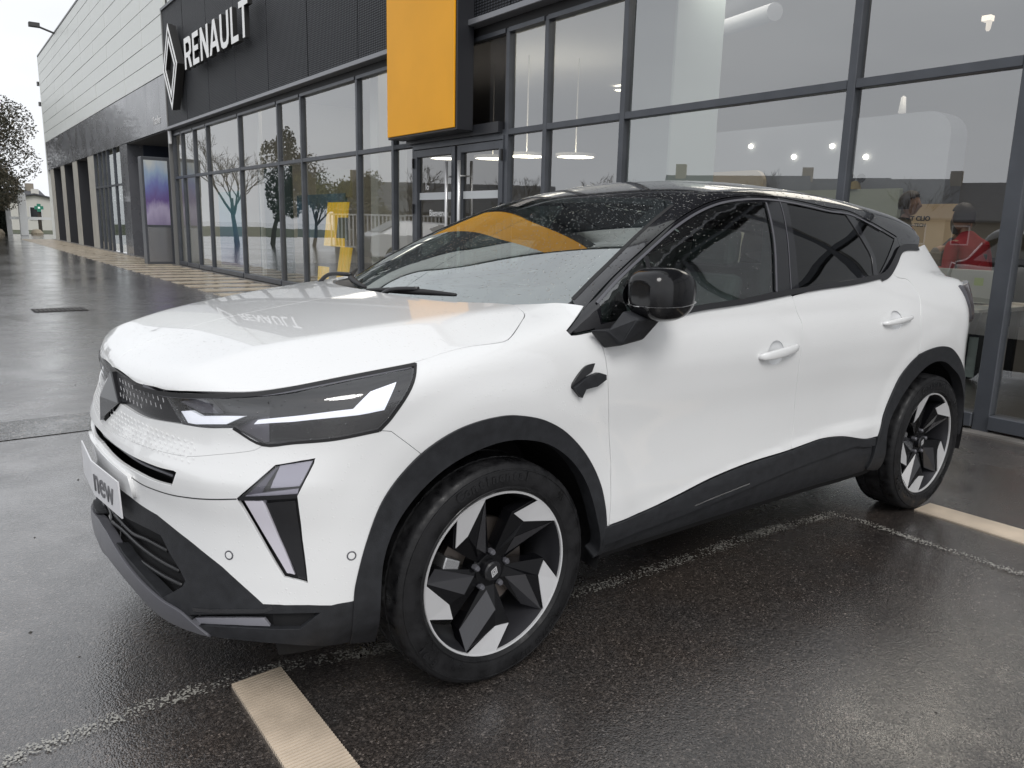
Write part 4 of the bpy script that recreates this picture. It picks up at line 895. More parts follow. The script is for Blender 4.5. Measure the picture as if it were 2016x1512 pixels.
rb=outline([[(-3.0,.865,.60),(-3.12,.80,.76),(-3.25,.5,.80),(-3.29,0,.80)],[(-3.29,0,.80),(-3.32,0,.52)],[(-3.32,0,.52),(-3.25,.5,.52),(-3.10,.80,.52),(-3.03,.86,.52)]],step=.03)
panel('rear_bumper',M_white,car,rb,res=.04)
rb2=outline([[(-3.03,.86,.515),(-3.10,.80,.515),(-3.25,.5,.515),(-3.32,0,.515)],[(-3.32,0,.515),(-3.27,0,.24)],[(-3.27,0,.24),(-3.2,.5,.24),(-3.0,.85,.26)]],step=.03)
panel('rear_valance',M_plas,car,rb2,res=.04)
tg=outline([[(-3.1,.74,.83),(-3.07,.70,1.08)],[(-3.07,.70,1.08),(-3.2,.4,1.10),(-3.2,0,1.10)],[(-3.2,0,1.10),(-3.3,0,.815)],[(-3.3,0,.815),(-3.2,.4,.815),(-3.1,.74,.815)]],step=.03)
panel('tailgate',M_white,car,tg,res=.04)
M_red=mat('tail_lamp_smoked',(.10,.09,.095),.12,0,.8)
tlp=outline([[(-2.93,.815,1.10),(-3.0,.78,1.10),(-3.07,.70,1.085)],[(-3.07,.70,1.085),(-3.1,.70,.86)],[(-3.1,.70,.86),(-3.0,.84,.93),(-2.95,.84,1.0)]],step=.02)
panel('tail_lamp',M_red,car,tlp,off=.028,res=.025,skirt=.03)
panel('tail_lamp_rim',M_gry,car,outline([[(-2.90,.82,1.11),(-2.94,.812,1.10)],[(-2.94,.812,1.10),(-2.96,.84,1.0),(-3.0,.84,.93)],[(-3.0,.84,.93),(-2.98,.845,.93)],[(-2.98,.845,.93),(-2.93,.845,1.0)]],step=.02),off=.012,res=.02,skirt=.02)
# greenhouse --------------------------------------------------------------------------------
fu=k['frame_up']; we=k['ws_edge']; we2=k['ws_edge2']
GO=lambda P:GH(P)
frame_lo=[be[0],be[1]]+be[2:]
gf=k['glass_f']; grr=k['glass_r']; gq=k['glass_q']
hole_f=outline([gf[0:2],gf[1:10],gf[9:13],[gf[12],gf[13],gf[0]]],step=.02); hole_r=outline([grr[0:4],grr[3:8],[grr[7],grr[8],grr[9]],[grr[9],grr[0]]],step=.02)
hole_q=outline([gq[0:3],gq[2:5],[gq[4],gq[5]],gq[5:8]+[gq[0]]],step=.02)
fo=outline([rev(k['tri_f'])[0:1]+fu,[fu[-1],be[-2]],rev(be[2:-1]),[be[2],be[1],be[0]],k['tri_f']],step=.02)
panel('window_frame',M_gls2,car,fo,dom='side',F=GO,off=.002,res=.03,holes=[hole_f,hole_r,hole_q],inset=0,skirt=.015)
tri=outline([[(-.29,.84,1.040),(-.40,.8,1.050)],[(-.40,.8,1.050),(-.405,.8,1.10)],[(-.405,.8,1.10),(-.33,.8,1.068),(-.285,.8,1.046)]],step=.02)
panel('corner_trim',M_plas2,car,tri,dom='side',F=BODY,off=.008,res=.02,skirt=.01)
panel('window_pane',M_door_gl,car,hole_f,dom='side',F=GO,off=-.002,res=.035,inset=-.004,skirt=0)
panel('window_pane',M_priv,car,hole_r,dom='side',F=GO,off=-.002,res=.035,inset=-.004,skirt=0)
panel('window_pane',M_priv,car,hole_q,dom='side',F=GO,off=-.002,res=.035,inset=-.004,skirt=0)
strip('window_frame_edge',M_gry,car,[(p[0]+.004,p[1],p[2]-.012) for p in fu[1:-1]],w=.007,off=.0045,dom='side',F=GO)
strip('frame_post',M_gry,car,[gf[9],gf[10],gf[11],gf[12]],w=.010,off=.006,dom='side',F=GO)
strip('frame_post',M_plas2,car,[(-.700,.74,1.262),(-.690,.76,1.17),(-.650,.80,1.072)],w=.022,off=.003,dom='side',F=GO)
strip('door_joint',M_gry,car,k['doorgap_up'],w=.005,off=.0035,dom='side',F=GO)
strip('window_bead',M_plas2,car,[(p[0],p[1],p[2]+.007) for p in be[2:-4]],w=.020,off=.008,dom='side',F=BODY)
strip('rear_pillar_trim',M_plas2,car,[(p[0],p[1],p[2]) for p in be[-5:]],w=.03,off=.006,dom='side',F=BODY)
# windscreen, roof
ws_b=[(-.125,0,1.07),(-.15,.3,1.07),(-.235,.53,1.07),(-.355,.735,1.1)]
ws_t=[(-1.045,.552,1.45),(-1.07,.50,1.47),(-1.045,.30,1.48),(-1.03,0,1.486)]
we_=[(-.383,.737,1.12),(-.43,.729,1.147),(-.595,.693,1.238),(-.82,.627,1.35),(-1.026,.562,1.449)]
wso=outline([ws_b,we_,ws_t],step=.02)
panel('windscreen',M_ws,car,wso,dom='plan',F=GH,sym=True,res=.03,inset=.003,skirt=0)
wi_b=[(-.235,0,1.1),(-.26,.3,1.1),(-.34,.52,1.1),(-.42,.64,1.15)]
wi_e=[(-.42,.64,1.15),(-.60,.625,1.25),(-.80,.565,1.35),(-1.00,.49,1.45)]
wi_t=[(-1.00,.49,1.45),(-.985,.30,1.46),(-.965,0,1.46)]
wi=outline([wi_b,wi_e,wi_t],step=.02)
cutc=[i for i,p in enumerate(wi) if abs(p[1])<1e-6]; wiq=wi[cutc[0]:cutc[1]+1] if cutc[1]-cutc[0]>5 else wi
wim=wiq[::-1].copy(); wim[:,1]*=-1; wfull=np.concatenate([wiq,wim[1:-1]])
def frit():
    o=np.array(wso); c=[i for i,p in enumerate(o) if abs(p[1])<1e-6]; o=o[:c[1]+1]; m_=o[::-1].copy(); m_[:,1]*=-1; full=np.concatenate([o,m_[1:-1]])
    panel('windscreen_border',mat('frit_black',(.035,.034,.042),.35),car,full,dom='plan',F=GH,off=-.004,both=False,res=.03,inset=.002,skirt=0,holes=[wfull])
frit()
rail_in=[(-1.05,.550,1.45),(-1.5,.55,1.5),(-2.2,.56,1.45),(-2.7,.53,1.4),(-2.86,.50,1.35)]
roof=outline([rev(ws_t),[ws_t[0]]+rail_in,[rail_in[-1],(-2.93,.3,1.4),(-2.95,0,1.4)]],step=.025)
panel('roof',M_gloss,car,roof,dom='plan',F=GH,sym=True,res=.035,inset=.0015,skirt=.01)
rl=outline([[(-.372,.762,1.11)]+we_,[we_[-1]]+rail_in,[rail_in[-1],(-2.86,.62,1.27)],[(-2.86,.62,1.27),(-2.695,.693,1.296),(-2.50,.705,1.30)],rev(fu)[:-1]+[(-.381,.795,1.111)]],step=.02)
panel('roof_rail',M_gloss,car,rl,dom='plan',F=GH,off=.003,res=.025,inset=.001,skirt=.012)
strip('windscreen_trim',M_rub,car,we_,w=.016,off=.004,dom='plan',F=GH)
panel('spoiler',M_gloss,car,outline([[(-2.80,0,1.4),(-2.78,.45,1.4)],[(-2.78,.45,1.4),(-2.98,.45,1.4)],[(-2.98,.45,1.4),(-3.02,0,1.4)]],step=.03),dom='plan',F=lambda P:smax(P[...,2]-(1.437-.1*P[...,1]**2+(P[...,0]+2.8)*.22),-9+0*P[...,0],.01),sym=True,res=.05,skirt=.03)
rw=outline([[(0,0,1.38),(0,.46,1.36)],[(0,.46,1.36),(0,.62,1.15)],[(0,.62,1.15),(0,0,1.12)]],step=.04); 
panel('rear_window',M_priv,car,rw,dom='rear',F=GH,sym=True,res=.05,skirt=.0)
# inner dark shell that closes the gaps
def shell():
    us=np.linspace(-3.69,UC,170); vs=np.linspace(-.30,.42,26); Q=np.array([(u,v) for u in us for v in vs])
    X=from_wrap(Q,BODY,-.02); fr_=Q[:,0]>.62
    X2=from_wrap(Q,BODY,-.10); X[fr_]=X2[fr_]
    m=len(vs); V=[tuple(p) for p in X]; F_=[]
    def ok(f):
        c=X[list(f)].mean(0)
        for xc in (0,-WB):
            if math.hypot(c[0]-xc,c[2]-.3425)<.44: return False
        return c[2]<1.10 and not (c[0]<.2 and c[0]>-2.3 and c[2]>1.03) 
    for i in range(len(us)-1):
        for j in range(m-1):
            f=(i*m+j,(i+1)*m+j,(i+1)*m+j+1,i*m+j+1)
            if ok(f): F_.append(f)
    n=len(V); V2_=[(p[0],-p[1],p[2]) for p in V]; mesh_obj('body_shell',V+V2_,F_+[tuple(i+n for i in reversed(f)) for f in F_],M_void,car,smooth=True)
shell()
box('underbody',(-3.0,-.66,.26),(.30,.66,.36),M_void,car)
box('cowl',(-.10,-.55,1.04),(-.42,.55,1.06),M_void,car)
# cowl grille and wipers
panel('cowl_panel',M_plas2,car,outline([[(-.045,0,1.08),(-.06,.3,1.08),(-.12,.5,1.08),(-.21,.645,1.09)],[(-.21,.645,1.09),(-.34,.73,1.1)],[(-.34,.73,1.1),(-.235,.53,1.07),(-.15,.3,1.07),(-.125,0,1.07)]],step=.03),dom='plan',F=lambda P:P[...,2]-1.082-.02*np.abs(P[...,1]),sym=True,res=.04,skirt=.02)
def wiper(P,Q):
    P=spline(P,.03); n=len(P)
    o=MB().tube(P,[.006+.007*math.sin(math.pi*i/(n-1)) for i in range(n)],6).build('wiper',M_rub,car,smooth=True)
    MB().tube(spline(Q,.03),.009,6).build('wiper_arm',M_plas2,o,smooth=True)
wiper([(-.085,-.10,1.100),(-.10,.10,1.113),(-.125,.28,1.119),(-.150,.415,1.121)],[(-.05,.06,1.09),(-.07,.12,1.118),(-.115,.23,1.128)])
wiper([(-.30,-.62,1.145),(-.19,-.45,1.125),(-.13,-.28,1.115),(-.10,-.14,1.105)],[(-.10,-.58,1.09),(-.13,-.54,1.13),(-.175,-.42,1.137)])
# side badge fin, handles ---------------------------------------------------------------------
fn_=k['fin']; f1=[fn_[0],fn_[1],fn_[2],fn_[3],fn_[4],(-.30,.88,.905),(-.335,.88,.92)]; f2=[(-.30,.88,.905),(-.355,.88,.918)]+[fn_[9],fn_[8],fn_[7],fn_[6],fn_[5],fn_[4]]
panel('side_fin',M_plas2,car,outline([f1[:5],[f1[4],f1[5],f1[6]]],line=(1,),step=.012),dom='side',F=BODY,off=.008,res=.015,skirt=.01)
panel('side_fin',M_plas,car,outline([f2],line=(0,),step=.012),dom='side',F=BODY,off=.018,res=.015,skirt=.02)
def handle(h,parents):
    a,b,c_,d_,ctr=[np.array(q) for q in h]
    for s_,par in zip((1,-1),parents):
        # cup
        n=28; V=[];F_=[]
        rings=[(1.04,-.0008),(.86,-.008),(.55,-.013),(.0,-.015)]
        ax=(b-a)/np.linalg.norm(b-a); ax[1]=0; up=np.array([-ax[2],0,ax[0]]); up=up if up[2]>0 else -up
        for r,dep in rings[:-1]:
            for i in range(n):
                t=2*math.pi*i/n; p=ctr+ax*math.cos(t)*.052*r+up*math.sin(t)*.048*r
                y=lift(np.array([[p[0],p[2]]]),'side',BODY,0)[0][1]; V.append((p[0],s_*(y+dep),p[2]))
        V.append((ctr[0],s_*(ctr[1]-.017),ctr[2]))
        for j in range(2):
            for i in range(n): F_.append((j*n+i,j*n+(i+1)%n,(j+1)*n+(i+1)%n,(j+1)*n+i))
        F_+= [(2*n+i,2*n+(i+1)%n,3*n) for i in range(n)]
        o=mesh_obj('handle_cup',V,F_,mat('cup_shade_paint',(.74,.75,.76),.35,0,.6),par,smooth=True)
        bm=bmesh.new(); bm.from_mesh(o.data); bmesh.ops.recalc_face_normals(bm,faces=bm.faces); bm.to_mesh(o.data); bm.free()
        m1=(a+d_)/2; m2=(b+c_)/2; hh=np.linalg.norm(a-d_)/2
        V=[];F_=[];ns=14;nc=12
        for i in range(ns+1):
            t=i/ns; p=m1*(1-t)+m2*t; bow=math.sin(math.pi*t)**.5; w=hh*(.72+.28*math.sin(math.pi*min(1,t*1.1)))*(0.55 if i in(0,ns) else 1)
            y0=lift(np.array([[p[0],p[2]]]),'side',BODY,0)[0][1]
            for j in range(nc):
                an=2*math.pi*j/nc; cz=math.copysign(abs(math.sin(an))**.7,math.sin(an)); cy=math.copysign(abs(math.cos(an))**.7,math.cos(an))
                q=p+up*cz*w; yy=y0+.020*bow+.003+cy*.009; V.append((q[0],s_*yy,q[2]))
        for i in range(ns):
            for j in range(nc): F_.append((i*nc+j,i*nc+(j+1)%nc,(i+1)*nc+(j+1)%nc,(i+1)*nc+j))
        F_+=[tuple(range(nc)),tuple(ns*nc+j for j in range(nc))]
        o=mesh_obj('door_handle',V,F_,M_white,par,smooth=True)
        bm=bmesh.new(); bm.from_mesh(o.data); bmesh.ops.recalc_face_normals(bm,faces=bm.faces); bm.to_mesh(o.data); bm.free()
handle(k['handle_f'],o1); handle(k['handle_r'],o2)
# door mirrors --------------------------------------------------------------------------------
def mirror(s_):
    def blob(cx,cy,cz,rx,ry,rz,e,nu=28,nv=18,zcut=None,shear=0,taper=0):
        V=[];F_=[]
        f=lambda c,e:math.copysign(abs(c)**e,c)
        for i in range(nv+1):
            ph=-math.pi/2+math.pi*i/nv
            for j in range(nu):
                th=2*math.pi*j/nu
                x=f(math.cos(ph),e)*f(math.cos(th),e); y=f(math.cos(ph),e)*f(math.sin(th),e); z=f(math.sin(ph),e)
                zz=z*(1-taper*max(0,y)); 
                if zcut is not None: zz=max(zcut[0],min(zcut[1],zz))
                xx=x*rx*(1-.10*max(0,-z)); y=y*(1-.30*max(0,-x)); zz=zz*(1-.28*max(0,-x)**1.5)
                if x>0: xx=min(xx,.108)
                V.append((cx+xx,s_*(cy+y*ry),cz+zz*rz+shear*y))
        for i in range(nv):
            for j in range(nu): F_.append((i*nu+j,i*nu+(j+1)%nu,(i+1)*nu+(j+1)%nu,(i+1)*nu+j))
        return V,F_
    V,F_=blob(-.562,.960,1.155,.118,.078,.083,.62)
    h=MB().add(V,F_).build('door_mirror',mat('mirror_cap_black',(.006,.006,.007),.12,spec=.45),car,smooth=True,fix=True)
    V,F_=blob(-.562,.960,1.155,.1195,.0795,.084,.62,zcut=(-.90,-.40))
    MB().add(V,F_).build('lower_shell',mat('mirror_cap_black',(.006,.006,.007),.12,spec=.45),h,smooth=True,fix=True,sharp=40)
    V,F_=blob(-.562,.960,1.155,.1200,.0800,.0842,.62,zcut=(-.43,-.395))
    MB().add(V,F_).build('indicator_strip',M_alu,h,smooth=True,fix=True,sharp=40)
    # foot
    prof=[((-.36,.868,.985),.05,.03),((-.40,.885,1.00),.055,.038),((-.455,.925,1.045),.045,.034),((-.49,.955,1.085),.05,.045)]
    rings=[]
    V=[(-.33,.872,1.045),(-.395,.872,.985),(-.49,.875,1.000),(-.50,.872,1.05),
       (-.355,.925,1.050),(-.41,.935,1.000),(-.51,.935,1.012),(-.52,.925,1.055),
       (-.43,.915,1.105),(-.44,.975,1.085),(-.55,.975,1.085),(-.55,.915,1.105)]
    V=[(x,s_*y,z) for x,y,z in V]
    F_=[(0,1,5,4),(1,2,6,5),(2,3,7,6),(3,0,4,7),(4,5,9,8),(5,6,10,9),(6,7,11,10),(7,4,8,11),(3,2,1,0),(8,9,10,11)]
    MB().add(V,F_).build('mirror_foot',M_plas,h,bevel=.008,seg=2,fix=True)
    mesh_obj('mirror_glass',[(-.55+.09*math.cos(t),s_*.882,1.15+.055*math.sin(t)) for t in [2*math.pi*i/24 for i in range(24)]],[tuple(range(24))],M_chr,h)
mirror(1); mirror(-1)
for o in car.children:
    if o.name.startswith('door_mirror') and o.data.vertices[0].co.y<0: o.location=(-.16,.05,-.02)
# interior --------------------------------------------------------------------------------------
def seat(x,y,parent):
    mb=MB()
    mb.box((x-.25,y-.24,.50),(x+.25,y+.24,.66)); o=mb.build('seat',M_fab,parent,bevel=.05,seg=3)
    V=[(x-.20,y-.23,.62),(x-.20,y+.23,.62),(x-.08,y+.23,.62),(x-.08,y-.23,.62),(x-.40,y-.19,1.17),(x-.40,y+.19,1.17),(x-.31,y+.19,1.17),(x-.31,y-.19,1.17)]
    MB().add(V,[(0,3,2,1),(4,5,6,7),(0,1,5,4),(1,2,6,5),(2,3,7,6),(3,0,4,7)]).build('seat_back',M_fab,o,bevel=.045,seg=3,fix=True)
    V=[(x-.43,y-.12,1.20),(x-.43,y+.12,1.20),(x-.35,y+.12,1.20),(x-.35,y-.12,1.20),(x-.46,y-.11,1.36),(x-.46,y+.11,1.36),(x-.37,y+.11,1.36),(x-.37,y-.11,1.36)]
    MB().add(V,[(0,3,2,1),(4,5,6,7),(0,1,5,4),(1,2,6,5),(2,3,7,6),(3,0,4,7)]).build('headrest',M_fab,o,bevel=.03,seg=3,fix=True)
seat(-1.15,.36,car); seat(-1.15,-.36,car)
MB().box((-2.35,-.60,.52),(-1.90,.60,.68)).build('rear_bench',M_fab,car,bevel=.04)
MB().add([(-2.30,-.58,.62),(-2.30,.58,.62),(-2.18,.58,.62),(-2.18,-.58,.62),(-2.50,-.55,1.18),(-2.50,.55,1.18),(-2.40,.55,1.18),(-2.40,-.55,1.18)],[(0,3,2,1),(4,5,6,7),(0,1,5,4),(1,2,6,5),(2,3,7,6),(3,0,4,7)]).build('rear_backrest',M_fab,car,bevel=.03,fix=True)
MB().add([(-.25,-.66,.98),(-.25,.66,.98),(-.70,.68,.99),(-.70,-.68,.99),(-.28,-.66,.70),(-.28,.66,.70),(-.66,.68,.72),(-.66,-.68,.72)],[(0,1,2,3),(2,1,5,6),(3,2,6,7),(0,3,7,4),(4,7,6,5),(1,0,4,5)]).build('dashboard',M_dash,car,bevel=.03,seg=2,fix=True)
mb=MB(); R_=.185; pts=[]
cx,cy,cz=-.84,.36,.96; tl_=math.radians(24)
for i in range(33):
    t=2*math.pi*i/32; pts.append((cx-math.sin(tl_)*R_*math.sin(t),cy+R_*math.cos(t),cz+math.cos(tl_)*R_*math.sin(t)))
mb.tube(pts,.016,8); mb.tube([(cx+.02,cy-R_,cz),(cx+.03,cy,cz-.01),(cx+.02,cy+R_,cz)],.02,6); mb.tube([(cx+.03,cy,cz),(cx+.2,cy,cz-.08)],.03,6)
mb.build('steering_wheel',M_dash,car,smooth=True)
box('screen',(-.665,-.13,.985),(-.69,.13,1.12),M_gls2,car)
MB().tube([(-.80,0,1.40),(-.78,0,1.34)],.01,6).box((-.80,-.11,1.295),(-.775,.11,1.355)).build('interior_mirror',M_gls2,car,bevel=.008)
# headliner
def liner():
    xs=np.linspace(-2.75,-1.06,16); ys=np.linspace(-.52,.52,11); Q=np.array([(x,y) for x in xs for y in ys]); X=lift(Q,'plan',GH,-.03); m=len(ys)
    mesh_obj('headliner',X,[(i*m+j,i*m+j+1,(i+1)*m+j+1,(i+1)*m+j) for i in range(15) for j in range(10)],mat('headliner_cloth',(.16,.16,.16),.9),car,smooth=True)
liner()
for s_ in (1,-1):
    MB().prism([(-1.40,s_*.76,1.05),(-1.62,s_*.60,1.45),(-1.72,s_*.60,1.45),(-1.58,s_*.76,1.05)],(0,-s_*.05,0)).build('b_pillar',M_dash,car,fix=True)
    MB().prism([(-.44,s_*.70,1.07),(-1.05,s_*.52,1.43),(-1.12,s_*.52,1.43),(-.54,s_*.71,1.07)],(0,-s_*.03,0)).build('a_pillar_lining',M_dash,car,fix=True)
    MB().box((-.45,s_*.80,.35),(-2.3,s_*.77,1.045)).build('door_card',M_dash,car)

# ================================================================ wheels
M_tyre=noisy(mat('tyre_rubber',(.010,.010,.011),.50,spec=.3),22,.5,rough=(.25,.8),bump=.10,bscale=160)
M_brk=mat('brake_disc',(.22,.19,.17),.38,.9)
M_bar=mat('rim_barrel',(.035,.035,.04),.35,.3)
M_cal=mat('caliper',(.55,.55,.56),.22,.9)
M_let=mat('tyre_lettering_rubber',(.008,.008,.009),.3)
def build_wheel():
    w=bpy.data.objects.new('wheel',None); COL.objects.link(w); w.empty_display_size=.1
    # tyre: axis y, outer face +y, local origin at hub centre in the wheel plane y=0 is the tyre middle
    hw=.108
    sec=[(.250,hw-.016),(.256,hw-.008),(.262,hw-.004),(.264,hw-.001),(.267,hw-.001),(.269,hw-.003),(.280,hw),(.300,hw+.001),(.318,hw-.004),(.319,hw-.002),(.322,hw-.003),(.323,hw-.0065),(.331,hw-.011),(.3385,hw-.019),(.3415,hw-.036),(.3425,hw-.060),(.3425,hw-.062),(.336,hw-.064),(.336,hw-.072),(.3425,hw-.074),(.3430,0)]
    prof=sec+[(r,-y) for r,y in reversed(sec[:-1])]
    n=260; m=len(prof); V=[];F_=[]
    for i in range(n):
        a=2*math.pi*i/n
        for j,(r,y) in enumerate(prof):
            rr=r
            if j in (11,12,13) or m-1-j in (11,12,13):
                if i%5 in (0,): rr-=.0010
            if j in (14,15,19) or m-1-j in (14,15,19):
                if i%5==0: rr-=.0022
            V.append((rr*math.cos(a),y,rr*math.sin(a)))
    for i in range(n):
        i2=(i+1)%n
        for j in range(m-1): F_.append((i*m+j,i2*m+j,i2*m+j+1,i*m+j+1))
    MB().add(V,F_).build('tyre',M_tyre,w,smooth=True,sharp=38,fix=True)
    # lettering around the sidewall
    mb=MB()
    def arc_text(s,size,r,a0,da):
        for i,ch in enumerate(s):
            if ch==' ': continue
            me=text_mesh(ch,size,.0006,.0012)
            a=a0+i*da; er=(math.cos(a),0,math.sin(a)); et=(-math.sin(a),0,math.cos(a))
            me.transform(frame4((r*math.cos(a),hw+.0022,r*math.sin(a)),et,er))
            mb.add([v.co[:] for v in me.vertices],[tuple(p.vertices) for p in me.polygons]); bpy.data.meshes.remove(me)
    arc_text('Continental',.040,.302,math.radians(62),math.radians(4.6)); arc_text('225/45 R19',.022,.300,math.radians(225),math.radians(3.0)); arc_text('E-91',.028,.305,math.radians(318),math.radians(4))
    mb.build('sidewall_lettering',M_let,w)['kind']='stuff'
    # rim
    y0=.095
    MB().lathe([(.2545,y0-.012),(.2545,y0),(.2515,y0+.004),(.2465,y0+.003),(.2455,y0-.004)],(0,0,0),'y',96).build('rim_lip',M_alu,w,smooth=True,sharp=45,fix=True)
    MB().lathe([(.2455,y0-.003),(.240,y0-.02),(.232,y0-.05),(.225,-.05),(.235,-.09),(.252,-.1)],(0,0,0),'y',64).build('rim_barrel',M_bar,w,smooth=True,fix=True)
    pol=lambda r,a,y:(r*math.cos(math.radians(a)),y,r*math.sin(math.radians(a)))
    for kk in range(5):
        b=72*kk
        p1=pol(.2485,54.5+b,y0+.002); p1b=pol(.2485,63+b,y0+.002); p1c=pol(.2485,71+b,y0+.002); p2=pol(.2485,79+b,y0+.002); p3=pol(.172,53.5+b,y0-.008); p4=pol(.183,38+b,y0-.006)
        dpt=(0,-.004,0)
        T=pol(.245,79.5+b,y0-.006); R1=pol(.118,53+b,y0-.010); Lf=pol(.196,86+b,y0-.045); H1=pol(.046,84+b,y0-.040); H2=pol(.046,33+b,y0-.040); Q4=pol(.186,36+b,y0-.012); Q1=pol(.2475,53+b,y0-.008)
        bk=-.045
        def low(p,d=bk,s=1.0): return (p[0]*s,p[1]+d,p[2]*s)
        V=[H2,Q4,Q1,T,Lf,H1,R1,p3]; VB=[low(v) for v in V[:6]]
        A=V+VB
        F_=[(0,1,7,6),(1,2,7),(2,3,7),(6,7,3),(6,3,4),(5,6,4),(5,0,6)]
        F_+=[(0,8,9,1),(1,9,10,2),(2,10,11,3),(3,11,12,4),(4,12,13,5),(5,13,8,0)]
        sp=MB().add(A,F_).build('spoke',M_rimb,w,fix=True)
        MB().prism([tuple(np.array(q)+np.array((0,.0005,0))) for q in (p1,p1b,p1c,p2,p3,p4)],(0,-.003,0)).build('machined_face',M_alu,sp,fix=True)
        # lighter facet along the ridge, its sky reflection put into the grey
        V=[tuple(np.array(v)+np.array((0,.0012,0))) for v in (mixp(H1,R1,.25),R1,T,Lf)]
        mesh_obj('ridge_facet',V,[(0,1,2,3)],mat('ridge_sky_grey',(.05,.05,.055),.22,.2,.2),sp)
    MB().lathe([(.0,y0-.036),(.05,y0-.036),(.062,y0-.044),(.068,y0-.06),(.072,-.02)],(0,0,0),'y',40).build('hub',M_rimb,w,smooth=True,sharp=30,fix=True)
    MB().lathe([(.0,y0-.016),(.026,y0-.017),(.031,y0-.021),(.031,y0-.04)],(0,0,0),'y',32).build('centre_cap',M_hdk,w,smooth=True,sharp=30,fix=True)
    for (ww,hh,th) in ((.026,.036,.0030),(.013,.018,.0024)):
        mb=MB(); o=[(0,hh/2),(ww/2,0),(0,-hh/2),(-ww/2,0)]; i_=[(0,hh/2-th*1.9),(ww/2-th*1.3,0),(0,-hh/2+th*1.9),(-ww/2+th*1.3,0)]
        rt=math.radians(22)
        R=lambda q:(q[0]*math.cos(rt)-q[1]*math.sin(rt),y0-.0155,q[0]*math.sin(rt)+q[1]*math.cos(rt))
        for q in range(4): mb.prism([R(o[q]),R(o[(q+1)%4]),R(i_[(q+1)%4]),R(i_[q])],(0,.0008,0))
        mb.build('cap_emblem',M_alu,w,fix=True)
    for kk in range(5):
        a=math.radians(72*kk+20); MB().lathe([(0,y0-.022),(.007,y0-.022),(.0095,y0-.026),(.0095,y0-.045)],(.057*math.cos(a),0,.057*math.sin(a)),'y',6).build('wheel_bolt',M_chr if False else M_gry,w,fix=True)
    MB().lathe([(.07,.012),(.148,.012),(.148,-.012),(.07,-.012)],(0,0,0),'y',64,closed=True).build('brake_disc',M_brk,w,smooth=True,sharp=30,fix=True)
    mb=MB()
    for s0,s1,r0,r1 in ((-22,26,.108,.168),):
        n=10; V=[];
        for i in range(n+1):
            a=math.radians(s0+(s1-s0)*i/n); V.append((r0*math.cos(a),.05,r0*math.sin(a))); 
        for i in range(n,-1,-1):
            a=math.radians(s0+(s1-s0)*i/n); V.append((r1*math.cos(a),.05,r1*math.sin(a)))
        mb.prism(V,(0,-.08,0))
    mb.build('brake_caliper',M_cal,w,bevel=.006,seg=2,fix=True)
    return w
def copy_wheel(src,loc,rz,ry=0):
    c=src.copy(); COL.objects.link(c); c.parent=car; c.location=loc; c.rotation_euler=(0,ry,rz)
    for ch in [o for o in bpy.data.objects if o.parent==src]:
        d=ch.copy(); COL.objects.link(d); d.parent=c
        for g in [o for o in bpy.data.objects if o.parent==ch]:
            e=g.copy(); COL.objects.link(e); e.parent=d
    return c
wh=build_wheel()
copy_wheel(wh,(-WB,.785,.3425),0,math.radians(-4)); copy_wheel(wh,(0,-.785,.3425),math.pi); copy_wheel(wh,(-WB,-.785,.3425),math.pi)
wh.parent=car; wh.location=(0,.785,.3425)

# ================================================================ the showroom and its workshop wing
ROT=math.atan2(-1,-.0202); B0=(-4.66,0,0)
_c,_s=math.cos(ROT),math.sin(ROT)
def BW(s,d,h): return (B0[0]+s*_c-d*_s,B0[1]+s*_s+d*_c,h)     # facade frame -> world
M_fr=noisy(mat('mullion_grey',(.072,.078,.09),.38,.2),4,.15)
M_frk=mat('gasket_black',(.01,.01,.011),.6)
M_bgl=glass('facade_glass',(.80,.83,.82),.27,refl=(.90,.91,.92),top=.88)
M_cream=mat('interior_cream',(.55,.48,.38),.7); M_iw=mat('interior_white',(.60,.58,.53),.7); M_ig=mat('interior_grey',(.20,.215,.235),.7)
M_tile=noisy(mat('showroom_floor',(.10,.095,.09),.3),2,.1)
def cladmat():
    m=mat('perforated_cladding',(.020,.022,.027),.55,.2); b=BS(m); v=coords(m)
    s=N(m,'ShaderNodeSeparateXYZ'); LK(m,v,s.inputs[0])
    def wave(sx,sz,off):
        a=N(m,'ShaderNodeMath',operation='MULTIPLY'); a.inputs[1].default_value=sx; LK(m,s.outputs[0],a.inputs[0])
        c=N(m,'ShaderNodeMath',operation='MULTIPLY_ADD'); c.inputs[1].default_value=sz; LK(m,s.outputs[2],c.inputs[0]); LK(m,a.outputs[0],c.inputs[2])
        d=N(m,'ShaderNodeMath',operation='SINE'); LK(m,c.outputs[0],d.inputs[0]); return d
    w1=wave(52,90,0); w2=wave(-52,90,0)
    p=N(m,'ShaderNodeMath',operation='MULTIPLY'); LK(m,w1.outputs[0],p.inputs[0]); LK(m,w2.outputs[0],p.inputs[1])
    c=ramp(m,p.outputs[0],[(.0,(.006,.007,.009)),(.22,(.012,.013,.016)),(.45,(.034,.037,.045)),(.8,(.05,.055,.066))]); LK(m,c,b.inputs['Base Color'])
    bp=N(m,'ShaderNodeBump',i_Strength=.5,i_Distance=.02); LK(m,p.outputs[0],bp.inputs['Height']); LK(m,bp.outputs[0],b.inputs['Normal'])
    return m
M_clad=cladmat()
M_wpan=noisy(mat('white_metal_panel',(.70,.72,.69),.45),3,.05,rough=(.35,.5))
M_gband=noisy(mat('glossy_grey_band',(.11,.113,.125),.3,.1,.3),.9,.12,rough=(.22,.32))
M_join=mat('panel_joint',(.05,.05,.05),.7)
bd=thing('showroom_building','dark glass fronted car showroom with perforated black upper cladding','building',B0,ROT)
